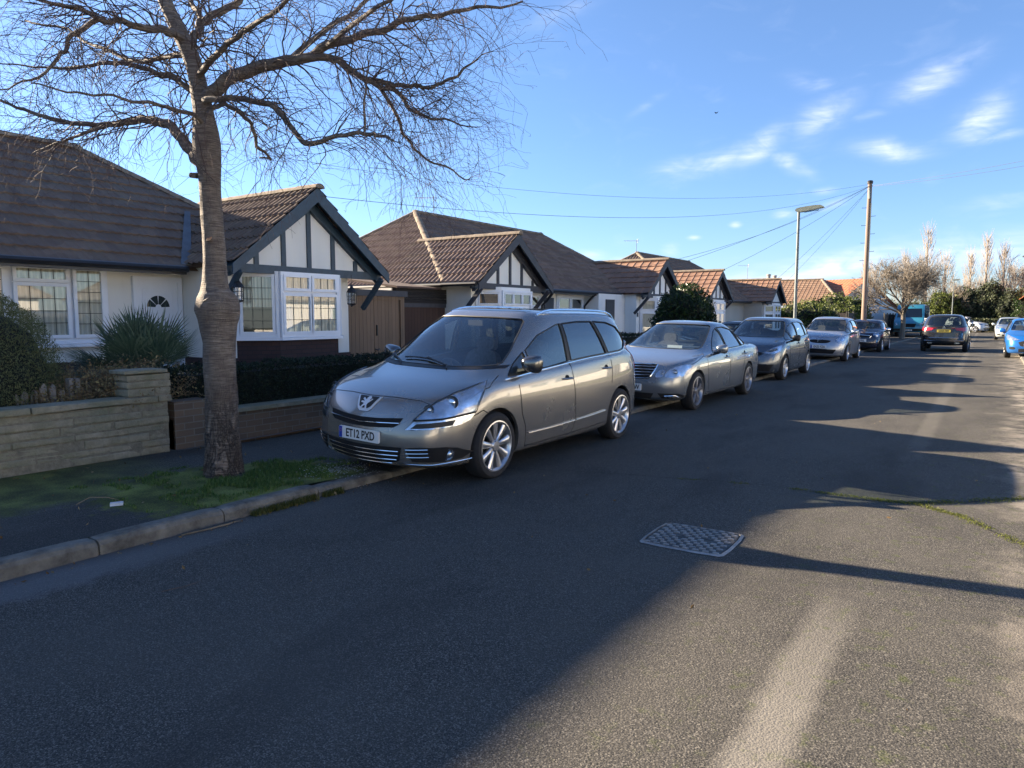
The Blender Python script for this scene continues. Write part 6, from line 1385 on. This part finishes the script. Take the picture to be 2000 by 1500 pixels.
L_LEAF = leafmat('dead_leaves', (.12, .07, .03), (.22, .15, .07), (.35, .28, .16), .8); rnd = random.Random(12); P = [(rnd.uniform(-7.3, -4.95), rnd.uniform(1.8, 5.0), .108) for _ in range(70)]+[(-4.74+abs(rnd.gauss(0, .05)), rnd.uniform(1.5, 5.5), .008) for _ in range(60)]+[(rnd.uniform(-4.5, .6), rnd.uniform(1.8, 12), .006) for _ in range(60)]
leaves(P, .03, .5, rnd=rnd).build('dead_leaves', L_LEAF, kind='stuff', label='scattered dead leaves on the pavement and in the gutter', cat='dead leaves')
mb = MB(); mb.box(-.045, .045, -.025, .025, 0, .022, 0, Matrix.Translation((-5.59, 2.73, .102)) @ Matrix.Rotation(R(60), 4, 'Z')); lt = mb.build('crumpled_packet', simple('foil_paper', (.6, .62, .66), .4, .2, var=.2, scale=20, bump=.8, bscale=60), None, label='small crumpled white packet lying on the mossy pavement', cat='litter')
def twig_on_ground(name, pts, r, label, mat=None):
    mb = MB(); mb.tube([(x, y, z) for x, y, z in pts], [r]*(len(pts)-1)+[r*.3], 5); mb.build(name, mat or M_DEAD, None, label=label, cat='twig')
twig_on_ground('fallen_twig', [(-5.85, 2.55, .105), (-5.78, 2.62, .16), (-5.70, 2.72, .15), (-5.62, 2.80, .112)], .0035, 'thin bent twig on the moss beside the crumpled packet')
twig_on_ground('fallen_twig', [(-4.74, 2.75, .008), (-4.71, 2.95, .010), (-4.70, 3.10, .012), (-4.72, 3.22, .01)], .006, 'pale stick lying in the gutter against the kerb')
twig_on_ground('fallen_twig', [(-3.85, 2.10, .006), (-3.80, 2.22, .012), (-3.82, 2.33, .006)], .003, 'small dark twig on the open road surface', M_TWIG)
# ------------------------------------------------------------------ trees
M_BARK = NT('cherry_bark'); t = M_BARK
v1 = t.noise(1, 4, .6, vec=t.map((8, 8, 140))); v2 = t.noise(6, 5, .65); v3 = t.math('ABSOLUTE', t.math('SUBTRACT', t.noise(1, 5, .7, vec=t.map((12, 12, 3.6)), dist=1.2), .5))
z = t.sep()[2]; low = t.ramp(z, [(.35, 1), (1.0, 0)])
c = t.mix(t.ramp(v1, [(.40, 0), (.62, 1)]), (.105, .078, .06), (.27, .225, .18)); c = t.mix(t.ramp(v2, [(.4, 0), (.7, .6)]), c, (.085, .06, .048)); c = t.mix(t.math('MULTIPLY', t.ramp(v3, [(0, 1), (.045, 0)]), t.math('MULTIPLY_ADD', low, .9, .15), clamp=True), c, (.022, .016, .013))
c = t.mix(t.math('MULTIPLY', t.ramp(t.noise(2.4, 4), [(.45, 0), (.65, .7)]), low), c, (.12, .075, .05))
t.set(Base_Color=c, Roughness=.78); t.bump(t.math('ADD', t.math('MULTIPLY', v1, .5), t.math('MULTIPLY', t.ramp(v3, [(0, 0), (.09, 1)]), t.math('MULTIPLY_ADD', low, .9, .15))), 1.0, .03); M_BARK = t.mat
M_WOODCUT = simple('fresh_cut_wood', (.45, .22, .10), .8, var=.3, scale=30); M_WOODOLD = simple('old_cut_wood', (.38, .33, .26), .85, var=.4, scale=30)
def at(px, py, depth):
    """point seen in this direction from the street, at this distance ahead"""
    m = cam.matrix_basis; v = Vector(((px-1000)/1385, -(py-750)/1385, -1))*depth; return m @ v
TD = 6.60
LIMBS = {
 'trunk': ([(440,962,47),(440,945,42),(438,915,37),(435,870,34),(433,800,32),(430,730,32),(429,670,32),(427,632,37),(426,604,44),(422,580,37),(420,560,27),(419,500,22.5),(415,440,22),(411,380,21),(409,340,22),(405,300,27),(402,262,26),(398,225,21),(392,190,19),(384,150,17),(373,110,17),(352,65,16),(328,15,14),(300,-60,12),(280,-160,9),(270,-300,5)], 0, 0),
 'a': ([(398,325,14),(384,308,14),(368,288,13),(344,256,11),(312,238,10),(276,232,8.5),(240,242,7),(192,244,6),(120,236,5),(60,220,4),(0,196,3),(-90,165,1.5)], 0, .9),
 'b': ([(215,243,5),(176,256,4),(132,272,3),(100,284,2),(60,300,1)], .4, .8), 'c': ([(396,200,14),(410,185,15),(440,160,15),(500,132,14),(560,120,12.5),(600,113,11),(640,88,10),(700,72,8.5),(760,52,7.5),(820,34,6),(870,27,5),(930,16,4),(1020,4,2)], 0, -.7),
 'd': ([(590,114,9),(630,112,8.5),(660,118,8),(692,142,7),(740,166,6),(780,184,5),(800,212,4),(830,226,3.5),(885,240,2),(940,250,1)], -.3, -.5), 'e': ([(720,154,5.5),(770,164,5),(810,168,4.5),(840,172,4),(870,159,3.5),(900,141,3),(924,120,2),(960,100,1)], -.35, -1.0),
 'f': ([(745,175,4.5),(777,228,4),(792,270,3.2),(822,303,2.6),(870,327,2),(918,351,1)], -.3, -.2), 'g': ([(362,82,11),(345,66,10),(320,60,9),(280,54,8),(240,44,7),(188,34,6),(152,16,5),(100,6,4),(0,-22,3),(-100,-60,2)], 0, -1.0),
 'h': ([(195,36,6),(160,56,5.5),(128,88,5),(112,116,4),(80,148,3),(30,165,2),(-40,180,1)], -.4, -1.0), 'i': ([(378,120,9),(374,92,9),(385,62,9),(396,44,9),(415,30,8),(440,18,8),(464,2,7),(500,-50,6),(540,-130,4)], 0, .9),
 'j': ([(396,44,7),(384,20,6),(372,0,5),(350,-70,4)], .4, 1.2), 'k': ([(400,196,8),(424,193,7),(480,194,6.5),(536,212,6.5),(568,244,6),(596,280,6),(660,267,5),(712,260,4.5),(745,264,3.5),(768,277,2)], -.1, -.9),
 'l': ([(405,225,6),(416,212,5.5),(440,203,5),(480,231,4.5),(496,260,4),(508,292,3.5),(528,308,2.5),(505,308,1.5)], -.1, .5), 'm': ([(395,190,7),(372,176,7),(344,156,6.5),(304,140,6),(240,124,5),(180,128,4),(120,132,3),(50,130,2),(-30,120,1)], 0, 1.1),
 'n': ([(400,250,6),(380,225,5),(340,215,4.5),(290,200,4),(220,190,3),(150,180,2.5),(60,160,1.5)], 0, -1.3), 'o': ([(560,122,7),(620,70,6),(680,30,5),(730,-10,4),(800,-60,3)], -.2, .8), 'p': ([(712,258,3),(712,200,2.6),(716,150,2),(722,100,1)], -.8, -1.0),
 'q': ([(370,105,8),(330,110,6),(270,120,5),(200,95,4),(130,60,3),(50,40,2)], 0, 1.5), 'r': ([(384,150,8),(420,110,7),(480,60,6),(540,20,5),(600,-20,4)], 0, -1.4), 's': ([(640,88,6),(700,40,5),(760,0,4),(830,-50,3)], -.4, -1.3), 't': ([(300,-60,8),(200,-120,6),(60,-140,5),(-60,-120,3)], 0, .5), 'u': ([(320,0,8),(420,-90,7),(560,-130,6),(720,-120,5),(880,-80,3)], 0, -.5)}
def spline(P, n):
    out = []
    for i in range(len(P)-1):
        p0 = P[max(i-1, 0)]; p1 = P[i]; p2 = P[i+1]; p3 = P[min(i+2, len(P)-1)]
        for k in range(n):
            t = k/n; out.append(tuple(.5*((2*b)+(-a+c)*t+(2*a-5*b+4*c-d)*t*t+(-a+3*b-3*c+d)*t**3) for a, b, c, d in zip(p0, p1, p2, p3)))
    out.append(P[-1]); return out
def main_tree():
    rnd = random.Random(21); base = Vector((-5.53, 3.63, .1)); root = empty('cherry_tree', base, label='bare weeping tree with thick ringed trunk growing from the grass at the kerb', cat='tree'); T = MB(); tw = MB(); starts = []
    for k, (P, d0, d1) in LIMBS.items():
        Q = spline(P, 4); N = len(Q); pts = []; rad = []
        for i, (x, y, r) in enumerate(Q):
            t = i/(N-1); D = TD+d0+(d1-d0)*t; jj = 0 if k == 'trunk' else .012*min(1, i/6)
            p = at(x, y, D); p += Vector((noise.noise(Vector((i*.4, ord(k[0]), 0))), noise.noise(Vector((i*.4, ord(k[0]), 5))), noise.noise(Vector((i*.4, ord(k[0]), 9)))))*jj*3.2
            pts.append(p-base); rad.append(max(.0025, r*D/1385*(.94 if k == 'trunk' else .86)))
        n = 28 if k == 'trunk' else (12 if P[0][2] > 7 else 8)
        b0 = len(T.v); T.tube(pts, rad, n)
        if k == 'trunk':
            for i in range(b0, len(T.v)):
                v = Vector(T.v[i]); ax = Vector(pts[min((i-b0)//n, len(pts)-1)]); o = v-ax; a = math.atan2(o.y, o.x); q = 1+.05*noise.noise(Vector((math.cos(a)*1.6, math.sin(a)*1.6, v.z*2.2)))+.06*noise.noise(Vector((math.cos(a)*4, math.sin(a)*4, v.z*7)))*(1.8 if v.z < .9 or 1.25 < v.z < 1.75 else .8)
                if v.z < .35: q += .13*(1-v.z/.35)**1.6*max(.15, math.sin(a*5+.6))
                T.v[i] = tuple(ax+o*q)
        if k != 'trunk' or True:
            L = sum((pts[i+1]-pts[i]).length for i in range(N-1)); acc = 0
            for i in range(N-1):
                acc += (pts[i+1]-pts[i]).length
                if k == 'trunk' and Q[i][1] > 190: continue
                if k != 'trunk' and acc < .22: continue
                if k in 'tu' and rnd.random() < .45: continue
                for _ in range(3 if rad[i] < .03 else 2):
                    if rnd.random() < .62: starts.append((pts[i].lerp(pts[i+1], rnd.random()), (pts[i+1]-pts[i]).normalized(), rad[i], acc/L))
            starts.append((pts[-1], (pts[-1]-pts[-2]).normalized(), rad[-1], 1))
    T.build('trunk', M_BARK, root, True)
    nseg = [0]
    def grow(p, d, L, r, lev, droop):
        n = max(3, int(L/.075)); pts = [p]; rad = [r]; q = p.copy(); dd = d.copy(); st = L/n; kids = []
        for i in range(n):
            t = (i+1)/n; dd = (dd+Vector((rnd.gauss(0, .21), rnd.gauss(0, .21), rnd.gauss(0, .19)-droop*t*.26))).normalized(); q = q+dd*st; pts.append(q.copy()); rad.append(max(.0010, r*(1-.75*t)))
            if lev < 3 and i > 0 and rnd.random() < (.52, .43, .29)[lev]: kids.append((q.copy(), dd.copy(), t))
        tw.tube(pts, rad, 5 if r > .007 else 3, 0 if r > .005 else 1, cap=False); nseg[0] += n
        for (kp, kd, t) in kids:
            s = kd.orthogonal().normalized(); s.rotate(Matrix.Rotation(rnd.uniform(0, 6.283), 3, kd)); a = rnd.uniform(.45, 1.0); nd = (kd*math.cos(a)+s*math.sin(a)+Vector((0, 0, .05))).normalized()
            grow(kp, nd, L*rnd.uniform(.32, .62)*(1.15-.4*t), max(.0012, r*.52), lev+1, droop*1.15)
    for (p, d, r, f) in starts:
        s = d.orthogonal().normalized(); s.rotate(Matrix.Rotation(rnd.uniform(0, 6.283), 3, d)); a = rnd.uniform(.5, 1.25); nd = (d*math.cos(a)+s*math.sin(a)+Vector((0, 0, .15))).normalized()
        grow(p, nd, rnd.uniform(.38, .95)*(1 if r > .01 else .75), min(.0075, max(.0020, r*.26)), 0, rnd.uniform(.1, 1.15))
    print('twig segments', nseg[0], 'starts', len(starts)); M_T2_ = simple('fine_reddish_twigs', (.085, .052, .045), .9, var=.3, scale=2)
    tw.build('crown', [M_TWIG, M_T2_], root, True)
    # pruning scars and stubs on the trunk
    def scar(px, py, dep, r, mat, nm, dirv):
        mb = MB(); p = at(px, py, dep)-base; q = Vector(dirv).normalized(); M_ = q.to_track_quat('Z', 'Y').to_matrix().to_4x4(); M_.translation = p; mb.lathe([(r*1.35, -.07), (r*1.25, -.015), (r*1.15, 0), (r, .004)], M_, 16, 0); mb.lathe([(r, .004), (.001, .002)], M_, 16, 1); mb.build(nm, [M_BARK, mat], root, True)
    scar(409, 466, TD-.10, .026, M_WOODCUT, 'pruned_scar', (.25, -.6, .45)); scar(404, 582, TD-.15, .040, M_WOODOLD, 'pruned_scar', (-.1, -.55, .75)); scar(372, 342, TD-.02, .020, M_WOODOLD, 'branch_stub', (-.8, -.4, .1))
main_tree()
def bare_tree(loc, h, rad, label, seed, trunk_h, tr, lev=4, upright=.2, n0=7, col=None, name='bare_tree', group=None, twr=.012, tip=.22, spread=.95):
    rnd = random.Random(seed); root = empty(name, loc, label=label, cat='tree', group=group); T = MB(); C = MB(); T.tube([(0, 0, 0), (.03, .02, trunk_h*.5), (0, .05, trunk_h)], [tr*1.2, tr, tr*.85], 8)
    def g(p, d, L, r, l):
        n = 4; pts = [p]; q = p.copy(); dd = d.copy(); kids = []
        for i in range(n):
            dd = (dd+Vector((rnd.gauss(0, .13), rnd.gauss(0, .13), rnd.gauss(0, .08)+upright*.35))).normalized(); q = q+dd*L/n; pts.append(q.copy())
            if l < lev and i >= 1:
                for _ in range(2): kids.append((q.copy(), dd.copy()))
        (T if l < 2 else C).tube(pts, [r, r*.85, r*.7, r*.6, r*.4], 5 if l < 2 else 3, cap=False)
        for kp, kd in kids:
            if l >= 2 and rnd.random() < .12: continue
            s = kd.orthogonal().normalized(); s.rotate(Matrix.Rotation(rnd.uniform(0, 6.283), 3, kd)); a = rnd.uniform(.3, spread); g(kp, (kd*math.cos(a)+s*math.sin(a)).normalized(), L*rnd.uniform(.5, .75), max(twr, r*.5), l+1)
    for i in range(n0):
        a = 6.283*i/n0+rnd.uniform(-.3, .3); e = rnd.uniform(.5, 1.3) if upright < .8 else rnd.uniform(1.1, 1.45); g(Vector((0, 0, trunk_h*rnd.uniform(.75, 1))), Vector((math.cos(a)*math.cos(e), math.sin(a)*math.cos(e), math.sin(e))), (h-trunk_h)*.42, tr*.5, 0)
    T.build('trunk', col or M_TWIG, root, True); C.build('crown', col or M_TWIG, root); return root
M_GREYT = simple('grey_brown_far_twigs', (.17, .145, .115), .9, var=.3, scale=.8); M_PALET = simple('pale_far_twigs', (.24, .205, .17), .9, var=.3, scale=.4)
bare_tree((-5.30, 54.4, .06), 6.2, 2.2, 'bare spreading kerb tree in front of the teal van', 5, 2.0, .15, 4, .05, 10, M_GREYT, twr=.008)
FT = 'tall bare trees far beyond the end of the road'
def poplar(x, y, h, w, label, seed, dens=330):
    rnd = random.Random(seed); root = empty('bare_poplar', (x, y, 0), label=label, cat='tree', group=FT); T = MB(); C = MB(); T.tube([(0, 0, 0), (0, 0, h*.5), (0, 0, h*.97)], [.28, .16, .02], 6)
    for i in range(dens):
        z = h*(.16+.80*rnd.random()); k = math.sin(min(1, (z/h-.1)/.35)*1.57)*(1-max(0, z/h-.5)*1.7); a = rnd.uniform(0, 6.283); r0 = w*k*rnd.random()**.6; p = Vector((math.cos(a)*r0*.5, math.sin(a)*r0*.5, z)); L = rnd.uniform(.5, 1.7); d = Vector((math.cos(a)*.30, math.sin(a)*.30, 1)).normalized(); m = p+d*L*.5+Vector((rnd.gauss(0, .06), rnd.gauss(0, .06), 0)); C.tube([p+Vector((math.cos(a), math.sin(a), 0))*r0*.5, m+Vector((math.cos(a), math.sin(a), 0))*r0*.5, m+d*L*.5+Vector((math.cos(a), math.sin(a), 0))*r0*.55], [.020, .014, .008], 3, cap=False)
    T.build('trunk', M_PALET, root); C.build('crown', M_PALET, root)
poplar(-6.9, 92, 11.2, 1.0, 'tallest slim bare poplar behind the spreading kerb tree', 1); poplar(-9.2, 94, 8.6, 1.3, 'lower bare poplar just left of the tallest one', 2); poplar(-5.2, 94, 8.2, 1.5, 'broad bare poplar just right of the tallest one', 3)
poplar(-1.4, 96, 10.3, .65, 'slim bare poplar, highest of the right-hand group', 4); poplar(-2.9, 97, 8.6, .75, 'orange-brown bare poplar, left of the right-hand group', 5); poplar(.2, 96, 9.2, .75, 'bare poplar, right of the right-hand group', 6); poplar(-13.2, 94, 7.4, .9, 'faint bare poplar just left of the telegraph pole', 7, 350); poplar(-11.8, 90, 6.8, .8, 'faint bare poplar just right of the telegraph pole', 8, 350)
bare_tree((1.6, 98, 0), 9.0, 2, 'round-topped bare tree at the right behind the evergreens', 9, 2.2, .2, 4, .15, 6, M_PALET, twr=.012)
bare_tree((-3.9, 90, 0), 6.6, 2, 'bushy bare tree behind the black car that drives away', 12, 1.5, .2, 3, .15, 7, M_GREYT, twr=.013)
EV = 'evergreen trees along the end of the road'
for i, (x, y, z, r, n, s, mt, lab) in enumerate(((-4.9, 88, 1.9, (1.6, 1.3, 2.2), 5000, .28, L_SUNNY, 'sunlit yellow-green shrub at the end of the road left of the far lamp'), (-7.6, 88.5, 1.5, (1.9, 1.3, 1.7), 4000, .28, L_EVER, 'dark shrub at the end of the road behind the van'), (-2.9, 89, 2.0, (1.4, 1.4, 2.4), 5000, .26, L_EVER, 'olive evergreen behind the roof of the black car'),
        (-.9, 89, 2.2, (1.6, 1.5, 2.7), 5000, .26, L_EVER, 'tall grey-green evergreen right of the far lamp'), (1.2, 88, 2.2, (1.7, 1.5, 1.9), 5000, .24, L_EVER, 'dark round evergreen above the pale silver hatchback'), (3.4, 86, 1.8, (2.2, 1.5, 2.0), 6000, .24, L_LAUREL, 'dark evergreen at the right edge below the orange gable'), (-11.2, 89, 1.6, (2.2, 1.3, 1.8), 3500, .28, L_EVER, 'dark low evergreen beyond the white end wall'))):
    bush((x, y, z), r, n, s, mt, lab, 'tree', 30+i, .4, name='evergreen_tree', group=EV, zmin=.05)
hedge(-14, 8, 86.6, 87.6, 0, 1.25, 'long dark hedge across the end of the road', 16000, .16, L_EVER, 9, .25)
# ------------------------------------------------------------------ lamp columns, pole, wires
M_COL = simple('lamp_column_grey', (.15, .17, .17), .6, .3, var=.2, scale=3); M_HEADL = simple('lamp_head_green_grey', (.20, .22, .18), .6, .1, var=.2); M_POLE = NT('pole_wood'); t = M_POLE
t.set(Base_Color=t.mix(t.noise(1, 6, .7, vec=t.map((18, 18, 1.2))), (.15, .10, .075), (.28, .21, .165)), Roughness=.85); M_POLE = t.mat
def street_lamp(x, y, h, label, arm=.74, s=1):
    r = empty('street_lamp', (x, y, 0), label=label, cat='street lamp', group='street lamps'); mb = MB(); mb.tube([(0, 0, 0), (0, 0, 1.2), (0, 0, 1.21), (0, 0, h)], [.075, .075, .052, .042], 12); mb.build('column', M_COL, r, True)
    prof = smooth_poly([(-.09*s, -.05), (arm*.2*s, -.06), (arm*s, .03), (arm*s+.02*s, .07), (arm*.85*s, .13), (arm*.1*s, .09), (-.09*s, .05)], 1); mb = MB(); mb.prism(prof, Matrix.Translation((0, .0, h)) @ Matrix.Rotation(R(90), 4, 'X'), -.11, .11); mb.build('lamp_head', M_HEADL, r)
    mb = MB(); mb.prism([(.22*arm*s, -.075), (.85*arm*s, -.03), (.85*arm*s, .02), (.22*arm*s, -.03)], Matrix.Translation((0, .0, h)) @ Matrix.Rotation(R(90), 4, 'X'), -.085, .085); mb.build('diffuser', M_LENS, r)
street_lamp(-5.55, 24.7, 5.0, 'grey street lamp with flat angled head standing behind the slate hatchback'); street_lamp(-3.95, 86, 5.25, 'small distant street lamp behind the black car', .5)
street_lamp(1.75, 31.2, 3.62, 'street lamp on the right verge whose head alone pokes in at the right edge', 1.15, -1)
pr = empty('telegraph_pole', (-5.45, 38.6, 0), label='brown wooden telegraph pole with climbing steps and wires fanning from its top', cat='pole'); mb = MB(); mb.tube([(0, 0, 0), (0, 0, 4), (0, 0, 8.02)], [.135, .112, .095], 14); mb.build('shaft', M_POLE, pr, True)
mb = MB(); mb.lathe([(.13, 7.94), (.135, 8.03), (.10, 8.08), (.001, 8.10)], Matrix(), 12); mb.build('cap', M_GUT, pr); mb = MB(); mb.tube([(.0, -.14, 7.75), (.03, -.16, 7.2)], .05, 8); mb.tube([(.10, -.08, 7.0), (.10, -.1, 3.0)], .02, 5); mb.build('cable_box', M_COL, pr)
for i in range(11):
    z = 2.6+i*.42; s = 1 if i % 2 else -1; mb = MB(); mb.tube([(0, 0, z), (s*.30, -.02, z), (s*.30, -.02, z+.03)], .010, 5); mb.build('climbing_step', M_GUT, pr)
PT = Vector((-5.45, 38.6, 7.83))
def wire(a, b, sag, label, r=.007):
    a, b = Vector(a), Vector(b); pts = [a.lerp(b, i/40)-Vector((0, 0, sag*4*(i/40)*(1-i/40))) for i in range(41)]; mb = MB(); mb.tube(pts, r, 4); mb.build('overhead_wire', M_GUT, None, label=label, cat='wire', group='overhead telephone wires')
wire(PT, (-10.1, 8.72, 3.70), .85, 'sagging wire from the pole to the tip of the blue-black gable', .006); wire(PT+Vector((0, 0, .08)), (-16.3, 12.0, 5.83), .9, 'long wire from the pole passing behind the bare tree crown', .006)
wire(PT, (-11.5, 22.5, 2.6), .3, 'wire from the pole down to the brown-tiled pair'); wire(PT, (-11.3, 20.3, 2.75), .55, 'shallow wire from the pole to the far eaves of the brown-tiled pair'); wire(PT, (-10.2, 31.5, 3.6), .18, 'short steep wire from the pole to the orange-tiled gable')
wire(PT-Vector((0, 0, .1)), (-11.2, 41.0, 2.8), .2, 'steep wire from the pole down behind the lamp column'); wire(PT-Vector((0, 0, .1)), (-11.4, 44.0, 2.7), .25, 'second steep wire from the pole down behind the lamp column')
wire(PT, (12, 30.0, 9.0), .5, 'upper wire leaving the pole to the right edge'); wire(PT-Vector((0, 0, .03)), (12, 30.5, 8.8), .6, 'lower wire leaving the pole to the right edge')
mb = MB(); p = at(1399, 220, 60); mb.face([p, p+Vector((.16, .1, .10)), p+Vector((.04, .0, -.10))]); mb.face([p, p+Vector((-.16, -.1, .08)), p+Vector((-.04, 0, -.10))]); mb.tube([p+Vector((0, -.12, 0)), p+Vector((0, 0, -.02)), p+Vector((0, .14, -.01))], [.01, .035, .01], 6); mb.build('bird', M_GUT, None, label='tiny dark bird high in the blue sky', cat='bird')
# green wheelie bins etc. are not visible from the street
